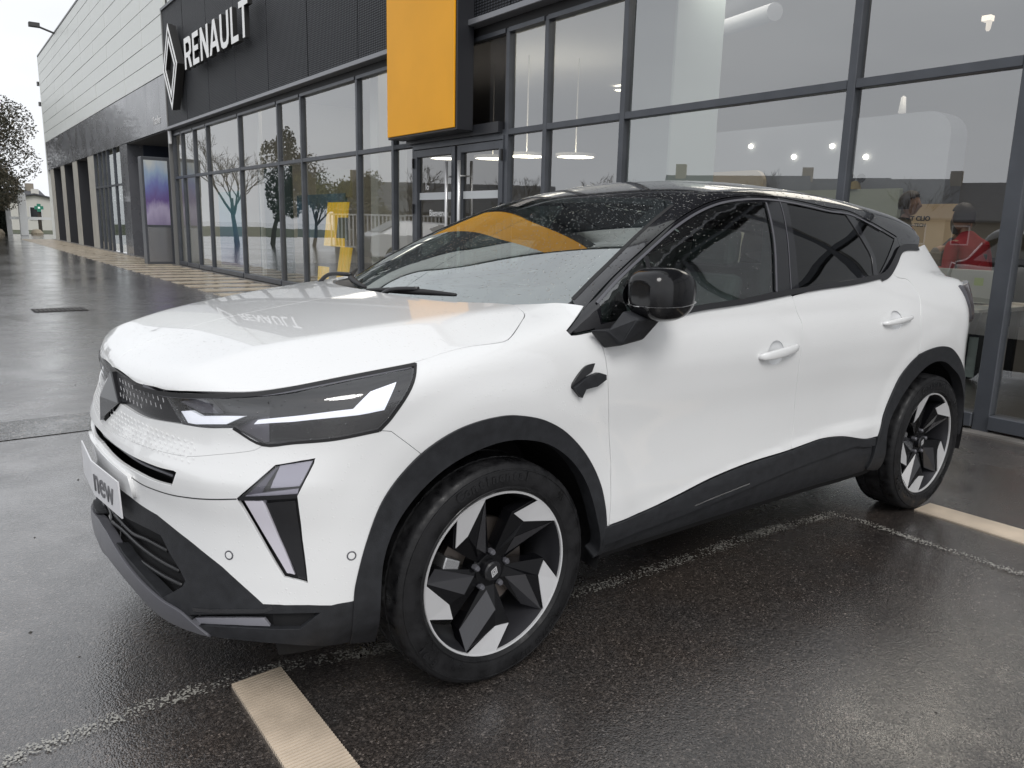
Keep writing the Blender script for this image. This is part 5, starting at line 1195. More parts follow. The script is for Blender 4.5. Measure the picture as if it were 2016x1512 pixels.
SV=[-5.6,-4.3,-2.95,-1.65,-.36,.902,3.437,4.716,5.47,7.80,8.464,9.72,12.161,13.402,15.881,18.45,19.663,20.889,21.80]
TH=2.49; TOP=3.69
for i,s in enumerate(SV):
    w=.07 if s not in (-.36,21.80) else .11
    if s==7.80: o=MB().box((s-w/2,-.06,0),(s+w/2,.035,TH-.03))
    else: o=MB().box((s-w/2,-.06,0),(s+w/2,.035,TOP))
    o.build('mullion',M_fr,bd,bevel=.006)
for a,b in zip(SV[:-1],SV[1:]):
    wa=.055 if a in (-.36,21.80) else .035; wb=.055 if b in (-.36,21.80) else .035
    if a==7.80:
        box('transom',(a+.035,-.05,TH-.035),(b-.035,.030,TH+.035),M_fr,bd,.005)
    elif a==5.47:
        box('transom',(a+.035,-.05,TH-.035),(8.464-.035,.030,TH+.035),M_fr,bd,.005)
    else: box('transom',(a+wa,-.05,TH-.035),(b-wb,.030,TH+.035),M_fr,bd,.005)
    if a==5.47: continue
    if a!=7.80:
        box('head_rail',(a+wa,-.05,TOP-.05),(b-wb,.05,TOP),M_fr,bd); 
        t=random.uniform(-.004,.004)
        mesh_obj('window_pane',[(a+wa-.005,-.02+t,TH+.03),(b-wb+.005,-.02-t,TH+.03),(b-wb+.005,-.02-t*.5,TOP-.045),(a+wa-.005,-.02+t*.5,TOP-.045)],[(0,1,2,3)],M_bgl,bd)
    t=random.uniform(-.003,.003)
    box('sill_rail',(a+wa,-.05,.03),(b-wb,.055,.13),M_fr,bd,.005)
    mesh_obj('window_pane',[(a+wa-.005,-.02+t,.125),(b-wb+.005,-.02-t,.125),(b-wb+.005,-.02-t*.5,TH-.03),(a+wa-.005,-.02+t*.5,TH-.03)],[(0,1,2,3)],M_bgl,bd)
box('head_rail',(5.505,-.05,TOP-.05),(8.43,.05,TOP),M_fr,bd)
mesh_obj('window_pane',[(5.5,-.02,TH+.03),(8.43,-.02,TH+.03),(8.43,-.02,TOP-.045),(5.5,-.02,TOP-.045)],[(0,1,2,3)],glass('dark_glass',(.12,.12,.13),.12),bd)
# grey ledge, dark soffit
MB().box((-5.6,-.06,TOP),(21.86,.03,3.80)).build('soffit_rail',M_frk,bd)
box('ledge',(-5.6,-.06,3.80),(21.92,.20,3.87),mat('ledge_grey',(.23,.235,.25),.35,.3),bd,.006)
# cladding panels
cs=21.90
while cs>-5.6:
    n_=max(cs-2.07,-5.6); box('cladding_panel',(n_+.012,0,3.872),(cs-.012,.10,6.96),M_clad,bd,.004); cs-=2.07
box('cladding_backing',(-5.6,-.10,3.80),(21.9,-.06,6.96),M_join,bd)
box('coping',(-5.6,-.12,6.965),(21.93,.14,7.03),M_fr,bd)
box('corner_post',(21.90,-.05,0),(21.98,.12,6.96),mat('post_grey',(.17,.17,.165),.5),bd)
# entrance doors
drs=thing('entrance_door','grey framed double glass entrance door with greeting lettering','door',BW(6.6,0,0),ROT)
for a,b in ((-1.09,-.03),(.03,1.16)):
    f=MB().box((a,-.03,.02),(a+.09,.05,2.40)).box((b-.09,-.03,.02),(b,.05,2.40)).box((a+.09,-.03,2.30),(b-.09,.05,2.40)).box((a+.09,-.03,.02),(b-.09,.05,.16)).build('door_leaf',M_fr,drs,bevel=.004)
    mesh_obj('pane',[(a+.085,0,.155),(b-.085,0,.155),(b-.085,0,2.305),(a+.085,0,2.305)],[(0,1,2,3)],glass('door_pane',(.45,.47,.47),.16),f)
    MB().box((a+.10,.006,1.70),(b-.10,.0085,1.80)).build('frosted_band',mat('frost',(.55,.57,.58),.6),f)
    xh=(a+.13) if a>0 else (b-.13)
    MB().tube([(xh,.10,.60),(xh,.10,2.20)],.022,10).tube([(xh,.0,.8),(xh,.10,.8)],.012,6).tube([(xh,.0,2.0),(xh,.10,2.0)],.012,6).build('pull_handle',mat('brushed_steel',(.62,.62,.62),.3,.6),f,smooth=True)
    for z in (.4,1.5,2.15): box('hinge',((b-.015 if a>0 else a-.01),.05,z),((b+.01 if a>0 else a+.015),.075,z+.14),M_frk,f)
for a,b in ((5.505,5.51),(7.762,7.765)): box('door_jamb',(a,-.05,0),(b,.05,TH-.035),M_fr,bd)
box('door_lintel',(5.51,-.05,2.41),(7.762,.05,TH-.035),M_fr,bd)
M_wtxt=mat('white_vinyl',(.75,.75,.75),.5)
text_obj('greeting_lettering','Bienvenue',.125,.0006,frame4((.53-.02,.012,1.51),(-1,0,0),(0,0,1)),M_wtxt,drs,off=.0015)
text_obj('small_lettering','lo',.13,.0006,frame4((.83,.012,1.88),(-1,0,0),(0,0,1)),M_wtxt,drs,off=.0015)
# yellow sign box
M_yel=noisy(mat('yellow_sign_face',(.88,.40,.012),.45,spec=.25),1.5,.04)
yb=thing('yellow_sign_box','tall glossy yellow sign box in a black casing above the entrance','sign',BW(0,0,0),ROT)
MB().box((6.10,.105,2.54),(7.97,.36,9.2)).build('casing',mat('casing_black',(.022,.023,.027),.4),yb,bevel=.01)
MB().box((6.13,.361,2.57),(7.94,.385,9.17)).build('yellow_face',M_yel,yb,bevel=.006,seg=2)
box('lower_fairing',(5.55,.0,2.49),(7.9,.10,2.62),mat('casing_black',(.022,.023,.027),.4),yb)
# letters
M_let_w=mat('sign_letter_white',(.80,.80,.79),.35,emit=(1,1,1),es=.05); M_let_s=mat('sign_letter_side',(.015,.015,.015),.5)
def poly_letter(parts,x0,z0,w,h,name,parent,d0=.25,t=.10):
    """parts: list of convex/concave loops in unit square; extruded, white face and black returns"""
    o=None; mb=MB(); mf=MB()
    for lp in parts:
        P=[(x0-u*w,d0,z0+v*h) for u,v in lp]; mb.prism(P,(0,t,0),0); 
        mf.prism([(p[0],d0+t+.001,p[2]) for p in P],(0,.006,0),0)
    o=mb.build(name,M_let_s,parent,fix=True); mf.build('letter_face',M_let_w,o,fix=True)
T_=.21
LET={
'R':[[(0,0),(T_,0),(T_,1),(0,1)],[(T_,.82),(.62,.82),(.72,1),(T_,1)],[(.62,.82),(.78,.72),(1.0,.86),(.88,.97),(.72,1)],[(.78,.72),(.78,.56),(1.0,.48),(1.0,.86)],[(T_,.36),(.62,.36),(.88,.41),(1.0,.48),(.78,.56),(.64,.52),(T_,.52)],[(.50,.36),(.76,0),(1.04,0),(.76,.385)]],
'E':[[(0,0),(T_+.02,0),(T_+.02,1),(0,1)],[(T_+.02,.83),(.95,.83),(.95,1),(T_+.02,1)],[(T_+.02,.42),(.88,.42),(.88,.58),(T_+.02,.58)],[(T_+.02,0),(.98,0),(.98,.17),(T_+.02,.17)]],
'N':[[(0,0),(T_,0),(T_,1),(0,1)],[(1-T_,0),(1,0),(1,1),(1-T_,1)],[(T_,1),(T_,.66),(1-T_,0),(1-T_,.34)]],
'A':[[(-.08,0),(.15,0),(.62,1),(.38,1)],[(.62,1),(.5,.745),(.85,0),(1.08,0)],[(.245,.20),(.755,.20),(.69,.36),(.31,.36)]],
'U':[[(0,.30),(T_,.34),(T_,1),(0,1)],[(1-T_,.34),(1,.30),(1,1),(1-T_,1)],[(0,.30),(.10,.08),(.32,0),(.38,.165),(.26,.22),(T_,.34)],[(.32,0),(.68,0),(.62,.165),(.38,.165)],[(1,.30),(.90,.08),(.68,0),(.62,.165),(.74,.22),(1-T_,.34)]],
'L':[[(0,0),(T_+.02,0),(T_+.02,1),(0,1)],[(T_+.02,0),(.95,0),(.95,.17),(T_+.02,.17)]],
'T':[[(0,.83),(1,.83),(1,1),(0,1)],[(.5-T_/2,0),(.5+T_/2,0),(.5+T_/2,.83),(.5-T_/2,.83)]],
}
sg=thing('wall_lettering','large white raised brand lettering on the black cladding','sign',BW(0,0,0),ROT)
xs_=18.80; tot=4.85; ws={'R':.60,'E':.52,'N':.62,'A':.62,'U':.60,'L':.50,'T':.56}; gap=(tot-sum(ws[c] for c in 'RENAULT'))/6
for c in 'RENAULT':
    poly_letter(LET[c],xs_,4.98,ws[c],.72,'letter',sg); xs_-=ws[c]+gap*(.35 if c in 'L' else 1.13)
em=thing('diamond_emblem','white outlined interlocking diamond emblem left of the wall lettering','sign',BW(0,0,0),ROT)
cx_,cz_=20.35,5.26; W_,H_=1.50,2.16
def dl(a,b,t=0): return [(cx_+a,cz_+b)]
def band(pts,name='band'):
    mb=MB(); mf=MB(); n=len(pts)
    for (o1,i1),(o2,i2) in zip(pts[:-1],pts[1:]):
        P=[(cx_+q[0]*W_/2,.22,cz_+q[1]*H_/2) for q in (o1,o2,i2,i1)]
        mb.prism(P,(0,.12,0)); mf.prism([(p[0],.341,p[2]) for p in P],(0,.006,0))
    o=mb.build(name,M_let_s,em,fix=True); mf.build('band_face',M_let_w,o,fix=True)
# outer and inner outlines, drawn as two nested bands
def ring(k1,k2):
    q=[(0,1),(1,0),(0,-1),(-1,0),(0,1)]; return [((a*k1,b*k1),(a*k2,b*k2)) for a,b in q]
band(ring(1.0,.86)); band(ring(.72,.58))
MB().prism([(cx_,.14,cz_+H_/2*.98),(cx_+W_/2*.98,.14,cz_),(cx_,.14,cz_-H_/2*.98),(cx_-W_/2*.98,.14,cz_)],(0,.10,0)).build('backing',M_let_s,em,fix=True)
# ------------------------------------------------ workshop wing
wg=thing('workshop_wing','long workshop wing clad in white metal panels over a grey band','building',B0,ROT)
rows=[5.40+.525*i for i in range(9)]+[10.02]
cols=[21.95,24.8,27.73,30.56,33.30,36.25,39.15,42.05,44.9,47.6,50.7]
for zi in range(len(rows)-1):
    for c in range(len(cols)-1):
        j=random.uniform(-.004,.004)
        box('wall_panel',(cols[c]+.008,-.02+j,rows[zi]+.012),(cols[c+1]-.008,.05+j,rows[zi+1]-.010),M_wpan,wg)
for c0 in [19.02-2.9*i for i in range(9)]:
    for zi in range(3,len(rows)-1): box('wall_panel',(c0+.008,-.12,rows[zi]+.012),(c0+2.88,-.05,rows[zi+1]-.010),M_wpan,wg)
box('wall_core',(-4.2,-.4,7.0),(21.9,-.13,10.0),M_join,wg); box('wall_core',(21.95,-.5,3.88),(50.7,-.025,10.0),M_join,wg)
box('roof_flashing',(-4.2,-.6,10.025),(50.74,.07,10.10),mat('flashing',(.16,.16,.16),.5),wg)
box('corner_trim',(50.70,-.5,0),(50.80,.06,10.02),M_wpan,wg)
gs=[21.99,23.1,24.8,27.7,30.5,33.3,36.2,39.1,42.0,44.9,47.8,50.66]
for a,b in zip(gs[:-1],gs[1:]): box('band_panel',(a+.006,-.02,3.89),(b-.006,.04,5.39),M_gband,wg)
text_obj('band_lettering','l\'atelier',.34,.004,frame4((23.5,.046,4.22),(-1,0,0),(0,0,1)),M_wtxt,wg)
M_post=noisy(mat('beige_post',(.42,.40,.35),.6),2,.1); M_rdoor=noisy(mat('roller_door',(.42,.42,.43),.5),1.5,.06)
for a,b in ((48.55,49.85),(44.3,45.5),(40.0,41.3),(35.3,36.8)): box('post',(a,-.55,0),(b,.02,3.88),M_post,wg)
for a,b in ((45.5,48.55),(41.3,44.3),(36.8,40.0)):
    sh=MB().box((a,-.62,0),(b,-.55,3.88)).build('roller_door',M_rdoor,wg)
    for z in range(1,12): box('slat_joint',(a,-.549,z*.32),(b,-.545,z*.32+.012),M_join,sh)
    box('reveal',(a,-.55,0),(a+.012,.0,3.88),M_frk,wg); box('reveal',(b-.02,-.55,0),(b-.001,-.01,3.88),mat('reveal_shade',(.02,.021,.025),.5),wg)  # shade of the door recess put into the reveals' near-black colour
box('roller_door',(49.85,-.3,0),(50.7,-.25,3.88),M_rdoor,wg)
# glazed bay
for s in (29.55,30.9,32.3,33.2,34.2,35.25): box('bay_mullion',(s-.04,-.08,0),(s+.04,.02,3.88),M_fr,wg)
box('bay_transom',(29.55,-.07,2.5),(35.25,.01,2.57),M_fr,wg)
for a,b in ((29.55,30.9),(30.9,32.3),(32.3,33.2),(33.2,34.2),(34.2,35.25)):
    for z0,z1 in ((.05,2.5),(2.57,3.86)): mesh_obj('bay_pane',[(a+.04,-.04,z0),(b-.04,-.04,z0),(b-.04,-.04,z1),(a+.04,-.04,z1)],[(0,1,2,3)],M_bgl,wg)
box('bay_back',(28.5,-3.2,0),(35.3,-3.1,3.88),M_ig,wg)
box('pier',(28.3,-.5,0),(29.5,.02,3.88),M_gband,wg)
# recessed passage
M_navy=mat('navy_wall',(.016,.022,.040),.6)
box('passage_back',(22.0,-3.4,0),(28.3,-3.3,3.88),M_navy,wg); box('passage_side',(28.2,-3.3,0),(28.3,-.5,3.88),M_navy,wg); box('passage_panel',(24.2,-1.6,0),(28.2,-1.5,3.3),M_navy,wg)
box('passage_soffit',(22.0,-3.3,3.86),(28.3,-.02,3.885),mat('soffit_grey',(.10,.10,.10),.7),wg)
tp=thing('display_totem','grey freestanding totem with a bright poster screen beside the facade','display',BW(22.35,0,0),ROT)
MB().box((0,.02,.0),(.42,.80,3.08)).build('totem_body',noisy(mat('totem_grey',(.075,.08,.09),.35,.2),3,.1),tp,bevel=.012)
def poster(name,cols_,parent,a,b,c,d,es=.0,vert=False,scale=3):
    m=mat(name+'_print',(.5,.5,.5),.35); b_=BS(m); v=coords(m,kind='Generated'); n=N(m,'ShaderNodeTexNoise'); n.inputs['Scale'].default_value=scale; n.inputs['Detail'].default_value=3; LK(m,v,n.inputs['Vector'])
    s=N(m,'ShaderNodeSeparateXYZ'); LK(m,v,s.inputs[0]); a_=N(m,'ShaderNodeMath',operation='MULTIPLY_ADD'); a_.inputs[1].default_value=.35; LK(m,n.outputs[0],a_.inputs[0]); q=N(m,'ShaderNodeMath',operation='MULTIPLY'); q.inputs[1].default_value=.8; LK(m,s.outputs[2],q.inputs[0]); LK(m,q.outputs[0],a_.inputs[2])
    r=ramp(m,a_.outputs[0],cols_); LK(m,r,b_.inputs['Base Color']); LK(m,r,b_.inputs['Emission Color']); b_.inputs['Emission Strength'].default_value=es
    return mesh_obj(name,[a,b,c,d],[(0,1,2,3)],m,parent)
scr=poster('screen',[(.1,(.16,.13,.22)),(.35,(.34,.30,.42)),(.45,(.12,.08,.22)),(.65,(.14,.16,.36)),(.8,(.25,.33,.45)),(1,(.45,.47,.46))],tp,(-.004,.74,1.15),(-.004,.10,1.15),(-.004,.10,2.98),(-.004,.74,2.98),es=.05)
mesh_obj('steel_panel',[(-.004,.74,.08),(-.004,.10,.08),(-.004,.10,1.08),(-.004,.74,1.08)],[(0,1,2,3)],mat('steel_panel',(.32,.32,.33),.25,.7),tp)
wl=thing('wall_lamp','small white wall lamp at the corner of the glass front','lamp',BW(21.75,.10,3.42),ROT)
MB().box((-.06,-.02,0),(.06,.05,.36)).build('lamp_body',mat('lamp_white',(.7,.7,.7),.4),wl,bevel=.02,seg=2)
for s,z in ((50.9,8.7),(50.9,7.6)):
    fl_=thing('roof_floodlight','small floodlight bracket on the far corner of the wing, '+('upper one' if z>8 else 'lower one'),'lamp',BW(s,.0,z),ROT)
    MB().box((0,.0,0),(.5,.06,.05)).build('bracket',M_join,fl_); box('lamp_head',(.4,-.02,-.12),(.62,.12,.10),mat('flood_grey',(.12,.12,.12),.5),fl_)
fl_=thing('roof_floodlight','dark floodlight arm leaning out over the roof edge of the wing','lamp',BW(43.2,.06,10.0),ROT)
MB().tube([(0,0,0),(.1,.75,.25)],.05,6).box((-.12,.6,.18),(.25,1.05,.36)).build('lamp_arm',M_join,fl_)
# cream paved bars in front of the glass
M_pave=noisy(mat('cream_paving',(.40,.34,.26),.4),3,.15,rough=(.22,.5))
pv=thing('paving_apron','cream paving bars with dark gaps along the foot of the facade','paving',BW(0,0,0),ROT)
box('paving_edge',(-5.6,-.05,0),(51,.16,.012),noisy(mat('edge_concrete',(.16,.15,.14),.45),5,.2,rough=(.3,.6)),pv)
s_=9.6
while s_<50:
    box('paving_bar',(s_,.17,0),(s_+.52,1.78,.010),M_pave,pv); s_+=1.04
# ------------------------------------------------ inside
fl=mesh_obj('showroom_floor',[BW(-6,-14,.02),BW(28,-14,.02),BW(28,-.07,.02),BW(-6,-.07,.02)],[(0,1,2,3)],M_tile); fl['kind']='structure'
def room(name,a,b,m):
    o=MB().box(a,b).build(name,m); o.location=B0; o.rotation_euler=(0,0,ROT); o['kind']='structure'; return o
room('showroom_back_wall',(-6,-14.2,0),(28,-14,5.2),mat('back_wall_taupe',(.26,.24,.21),.8)); room('low_display_wall',(-6,-7.6,.02),(8,-7.4,1.05),mat('counter_dark',(.03,.032,.036),.4)); room('showroom_ceiling',(-6,-14,5.0),(22,-.12,5.15),mat('ceiling_grey',(.42,.42,.42),.8)); room('showroom_side_wall',(21.95,-14,0),(22.1,-.1,5.0),M_iw); room('showroom_side_wall',(-6.1,-14,0),(-6,-.1,5.0),M_iw)
# soffit with rounded end (mezzanine front)
def rounded(a,b,z0,z1,r,d0,d1,m,name,lab,cat):
    P=[(b,z0),(b,z1)]+[(a+r-r*math.sin(t),z1-r+r*math.cos(t)) for t in [math.pi/2*i/6 for i in range(7)]]+[(a,z0)]
    o=MB().prism([(x,d0,z) for x,z in P],(0,d1-d0,0)).build(name,m,fix=True); o.location=B0; o.rotation_euler=(0,0,ROT); tag(o,lab,cat); return o
rounded(3.05,9.2,1.75,3.15,.35,-6.6,-6.1,mat('soffit_blue_grey',(.24,.26,.30),.6),'mezzanine_front','grey blue mezzanine front with rounded corner inside the showroom','interior panel')
rounded(6.05,9.0,.1,2.42,.22,-6.0,-5.9,M_cream,'partition_wall','cream partition with a rounded top corner inside the showroom','partition')
o=rounded(3.6,5.9,.1,2.05,.02,-6.0,-5.9,mat('pale_green_panel',(.42,.46,.40),.7),'partition_wall','pale green partition right of the cream one inside the showroom','partition')
for i,(s,d,w,h,m_,lb) in enumerate(((6.0,-3.4,.52,5.0,mat('pale_teal_column',(.50,.60,.60),.5),'pale teal square column behind the tall middle panes'),(10.15,-1.0,.10,5.0,M_iw,'slim white column behind the glass left of the yellow box'),(10.85,-1.0,.16,5.0,M_iw,'slim white column, left one of the pair behind the glass'),(16.6,-.7,.05,5.0,M_iw,'slim white column in front of the green panel inside'))):
    c=MB().box((-w,-w,0),(w,w,h)).build('interior_column',m_,bevel=.02); c.location=BW(s,d,0); c.rotation_euler=(0,0,ROT); tag(c,lb,'column')
# boards and displays seen through the left panes
def board(name,lab,s0,s1,d,z0,z1,m,cat='display board',tilt=0):
    o=MB().box((0,-.03,z0),(s1-s0,.03,z1)).build(name,m,bevel=.004); o.location=BW(s0,d,0); o.rotation_euler=(0,0,ROT+tilt); tag(o,lab,cat); return o
bp_=thing('poster_stand','tall poster stand printed in turquoise and blue behind the glass','poster',BW(18.45,-.82,0),ROT)
MB().box((-.02,-.03,.0),(2.2,.0,2.25)).build('stand',M_iw,bp_); poster('poster_print',[(.1,(.20,.16,.28)),(.35,(.12,.16,.33)),(.6,(.10,.27,.40)),(.8,(.14,.36,.42)),(1,(.3,.45,.42))],bp_,(2.15,.004,.1),(.05,.004,.1),(.05,.004,2.1),(2.15,.004,2.1),scale=1.2,es=.12)  # faint glow added to the print in place of interior light
board('green_partition','dark green grey partition behind the glass beside the slim column',15.3,17.5,-.95,0.02,2.6,mat('dark_green_wall',(.055,.085,.08),.6),'partition')
board('beige_board','beige display board above the blue banner inside',12.2,13.9,-1.0,1.85,2.4,mat('khaki_board',(.30,.29,.20),.6))
board('blue_banner','pale blue and navy banner behind the yellow numeral display',12.4,15.0,-.98,1.0,1.93,noisy(mat('blue_banner_print',(.10,.20,.28),.5),1.1,.8))
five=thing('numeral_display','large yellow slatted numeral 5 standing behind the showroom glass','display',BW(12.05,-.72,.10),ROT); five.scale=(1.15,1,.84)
M_sl=mat('yellow_slat',(.75,.50,.03),.4,emit=(1,.62,.04),es=.38)  # slats are no lamp: glow added to brighten them like interior light
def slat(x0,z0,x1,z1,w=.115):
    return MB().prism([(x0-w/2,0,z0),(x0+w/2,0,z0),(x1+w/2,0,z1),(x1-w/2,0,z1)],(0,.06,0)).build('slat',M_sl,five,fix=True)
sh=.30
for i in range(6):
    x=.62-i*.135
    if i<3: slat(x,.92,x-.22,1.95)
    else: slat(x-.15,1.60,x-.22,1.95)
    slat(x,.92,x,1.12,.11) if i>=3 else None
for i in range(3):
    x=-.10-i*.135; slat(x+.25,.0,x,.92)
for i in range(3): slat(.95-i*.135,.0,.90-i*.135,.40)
MB().box((-1.0,-.08,-.01),(1.2,.30,.0)).build('base_plate',M_iw,five)
# ceiling lights
M_disc=mat('ceiling_light_lit',(.9,.85,.75),.5,emit=(1,.90,.72),es=9)
ii=0
for (s,d,z) in ((15.08,-5,3.02),(13.02,-5,2.91),(11.7,-5,2.89),(11.2,-6,2.92),(13,-9,4.9),(17,-5,4.9),(20,-6,4.9)):
    big=z<4
    ii+=1; c=thing('ceiling_light','round lit ceiling light inside the showroom, '+['nearer the black door, left','nearer the black door, right','right of the door, lower','right of the door, farther','deep inside left of the door','behind the green partition','at the far left end'][ii-1],'lamp',BW(s,d,z),group='round ceiling lights in the showroom')
    r=.42 if big else .16
    MB().lathe([(0,0),(r,0),(r,.05),(0,.05)],(0,0,0),'z',24).build('diffuser',M_disc,c); MB().lathe([(r,-.01),(r+.03,-.01),(r+.03,.06),(r,.06)],(0,0,0),'z',24,closed=True).build('rim',M_iw,c)
    MB().tube([(0,0,.05),(0,0,max(.06,5.0-z))],.012,6).build('hanger',M_iw,c)
for (s,d,e) in ((1.3,-3.4,110),(6,-5,80),(11,-2.6,90),(17,-2.6,80)):
    al=bpy.data.lights.new('showroom_ceiling_lamp','AREA'); al.shape='RECTANGLE'; al.size=3.5; al.size_y=2.5; al.energy=e; al.color=(1,.91,.80); ao=bpy.data.objects.new('showroom_ceiling_lamp',al); COL.objects.link(ao); ao.location=BW(s,d,4.85)
# ceiling fittings of the right panes
tb=thing('ceiling_duct','round grey ceiling duct behind the upper middle pane','duct',BW(0,0,0),ROT)
MB().tube([(5.05,-4.5,4.55),(7.3,-5.5,4.75)],.13,14).build('duct_tube',mat('duct_grey',(.30,.32,.36),.5),tb,smooth=True,sharp=40)
tb=thing('strip_light','long thin lit strip light under the showroom ceiling','lamp',BW(0,0,0),ROT)
MB().box((1.95,-4.5,3.86),(2.05,-4.4,3.92)).tube([(2.0,-4.5,3.9),(3.6,-8.0,4.6)],.035,6).build('strip_tube',mat('strip_lit',(.9,.8,.7),.5,emit=(1,.85,.7),es=.8),tb)
tb=thing('pendant_sensor','small white pendant sensor hanging behind the right pane','sensor',BW(3.05,-4.7,2.95),ROT)
MB().lathe([(0,.22),(.03,.2),(.05,.0),(0,0)],(0,0,0),'z',12).build('sensor_body',mat('sensor_white',(.8,.78,.75),.4,emit=(1,.9,.8),es=.3),tb,smooth=True)
for i,(s,d,z,l) in enumerate(((5.6,-6.05,2.62,'lowest of the small spots on the mezzanine front'),(4.9,-6.05,2.75,'middle small spot on the mezzanine front'),(4.3,-6.05,2.55,'right small spot on the mezzanine front'),(6.5,-6.05,2.85,'left small spot on the mezzanine front'))):
    c=thing('ceiling_spot',l,'lamp',BW(s,d,z),ROT); MB().lathe([(0,0),(.035,0),(.04,-.03),(0,-.03)],(0,0,0),'y',12).build('spot_lens',M_disc,c)
# desk area behind the right pane
dk=thing('reception_desk','white reception desk with a high white front panel and notes stuck on it','desk',BW(0,0,0),ROT)
box('front_panel',(.40,-1.84,.76),(1.60,-1.80,1.06),M_iw,dk,.004); box('desk_top',(.30,-2.6,.70),(1.75,-1.80,.74),M_iw,dk,.004); box('keyboard_shelf',(.44,-1.80,.690),(1.5,-1.60,.715),M_iw,dk)
box('side_panel',(.60,-1.83,.27),(1.1,-1.80,.66),mat('panel_grey_green',(.33,.37,.35),.6),dk); box('lower_panel',(.42,-1.90,.06),(.60,-1.86,.44),mat('panel_grey_green',(.33,.37,.35),.6),dk)
box('leg',(.44,-2.5,.02),(.50,-2.44,.70),M_frk,dk); box('leg',(1.6,-2.5,.02),(1.66,-2.44,.70),M_frk,dk); box('leg',(.46,-1.88,.02),(.51,-1.84,.70),M_frk,dk)
nt_=mat('note_green',(.52,.62,.22),.7); mesh_obj('sticky_note',[(.60,-1.795,.92),(.52,-1.795,.92),(.52,-1.795,.99),(.60,-1.795,.99)],[(0,1,2,3)],nt_,dk); mesh_obj('sticky_note',[(.80,-1.795,.80),(.68,-1.795,.80),(.68,-1.795,.88),(.80,-1.795,.88)],[(0,1,2,3)],mat('note_pale',(.50,.54,.35),.7),dk)
mo_=thing('computer_monitor','dark computer monitor seen from behind on the reception desk','monitor',BW(.95,-2.1,.74),ROT+.3)
MB().box((-.28,-.02,.12),(.28,.02,.46)).build('screen_back',M_frk,mo_,bevel=.01); MB().box((-.03,-.04,.0),(.03,-.01,.2)).box((-.12,-.10,0),(.12,.08,.012)).build('stand',M_frk,mo_)
ps=thing('campaign_poster','beige campaign poster board with black lettering behind the reception desk','poster',BW(0,0,0),ROT)
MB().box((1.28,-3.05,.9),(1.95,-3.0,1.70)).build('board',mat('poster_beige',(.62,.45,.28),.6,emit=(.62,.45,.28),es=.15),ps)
text_obj('lettering','ET CLIO',.070,.001,frame4((1.79,-2.996,1.54),(-1,0,0),(0,0,1)),M_ink,ps,off=.003); text_obj('lettering','E-TECH',.052,.001,frame4((1.79,-2.996,1.47),(-1,0,0),(0,0,1)),M_ink,ps,off=.002)
mb=MB(); 
for k1,k2 in ((1,.86),(.66,.5)):
    q=[(0,1),(1,0),(0,-1),(-1,0),(0,1)]
    for (a,b),(c,d) in zip(q[:-1],q[1:]): mb.prism([(1.38+a*k1*.045,-2.995,1.50+b*k1*.075),(1.38+c*k1*.045,-2.995,1.50+d*k1*.075),(1.38+c*k2*.045,-2.995,1.50+d*k2*.075),(1.38+a*k2*.045,-2.995,1.50+b*k2*.075)],(0,.002,0))
mb.build('poster_emblem',mat('ink_gold',(.35,.22,.08),.5),ps,fix=True)
pt=thing('twin_tuft_plant','small plant with two round black tufts in an ochre pot above the car roof','plant',BW(4.35,-5.95,2.05),ROT)
mb=MB()
for sgn in (-1,1):
    VV=[];FF=[]
    for a_ in range(9):
        for b_ in range(12):
            ph=math.pi*a_/8; th=2*math.pi*b_/12; VV.append((sgn*.085+.07*math.sin(ph)*math.cos(th),.05*math.sin(ph)*math.sin(th),.17+.07*math.cos(ph)))
    for a_ in range(8):
        for b_ in range(12): FF.append((a_*12+b_,(a_+1)*12+b_,(a_+1)*12+(b_+1)%12,a_*12+(b_+1)%12))
    mb.add(VV,FF)
mb.build('round_tufts',mat('tuft_black',(.01,.012,.01),.8),pt,smooth=True); MB().lathe([(0,0),(.09,0),(.06,.12),(0,.13)],(0,0,0),'z',14).build('ornament_base',mat('ornament_ochre',(.25,.19,.06),.7),pt)
room('side_lounge_counter',(-4.8,-3.4,.02),(-.9,-2.6,.95),mat('counter_dark',(.03,.032,.036),.4))
# people inside
M_skin=mat('skin',(.42,.25,.18),.55); M_hairb=mat('hair_dark_brown',(.045,.033,.025),.6); M_hairg=mat('hair_grey_brown',(.13,.12,.11),.6)
M_blk=mat('jacket_black',(.015,.015,.018),.8); M_redj=mat('jacket_red',(.42,.02,.035),.75); M_jean=mat('trousers_dark',(.03,.035,.05),.8); M_gr=mat('coat_grey',(.12,.12,.13),.85)
def skin_chain(name,verts,edges,radii,m,parent,sub=2,root=0):
    me=bpy.data.meshes.new(name); me.from_pydata(verts,edges,[]); o=link(bpy.data.objects.new(name,me),parent)
    sk=o.modifiers.new('skin','SKIN'); sk.use_smooth_shade=True; sk.branch_smoothing=.6
    for i,r in enumerate(radii): me.skin_vertices[0].data[i].radius=(r,r) if not isinstance(r,tuple) else r
    me.skin_vertices[0].data[root].use_root=True
    ss=o.modifiers.new('sub','SUBSURF'); ss.levels=ss.render_levels=sub; me.materials.append(m); return o
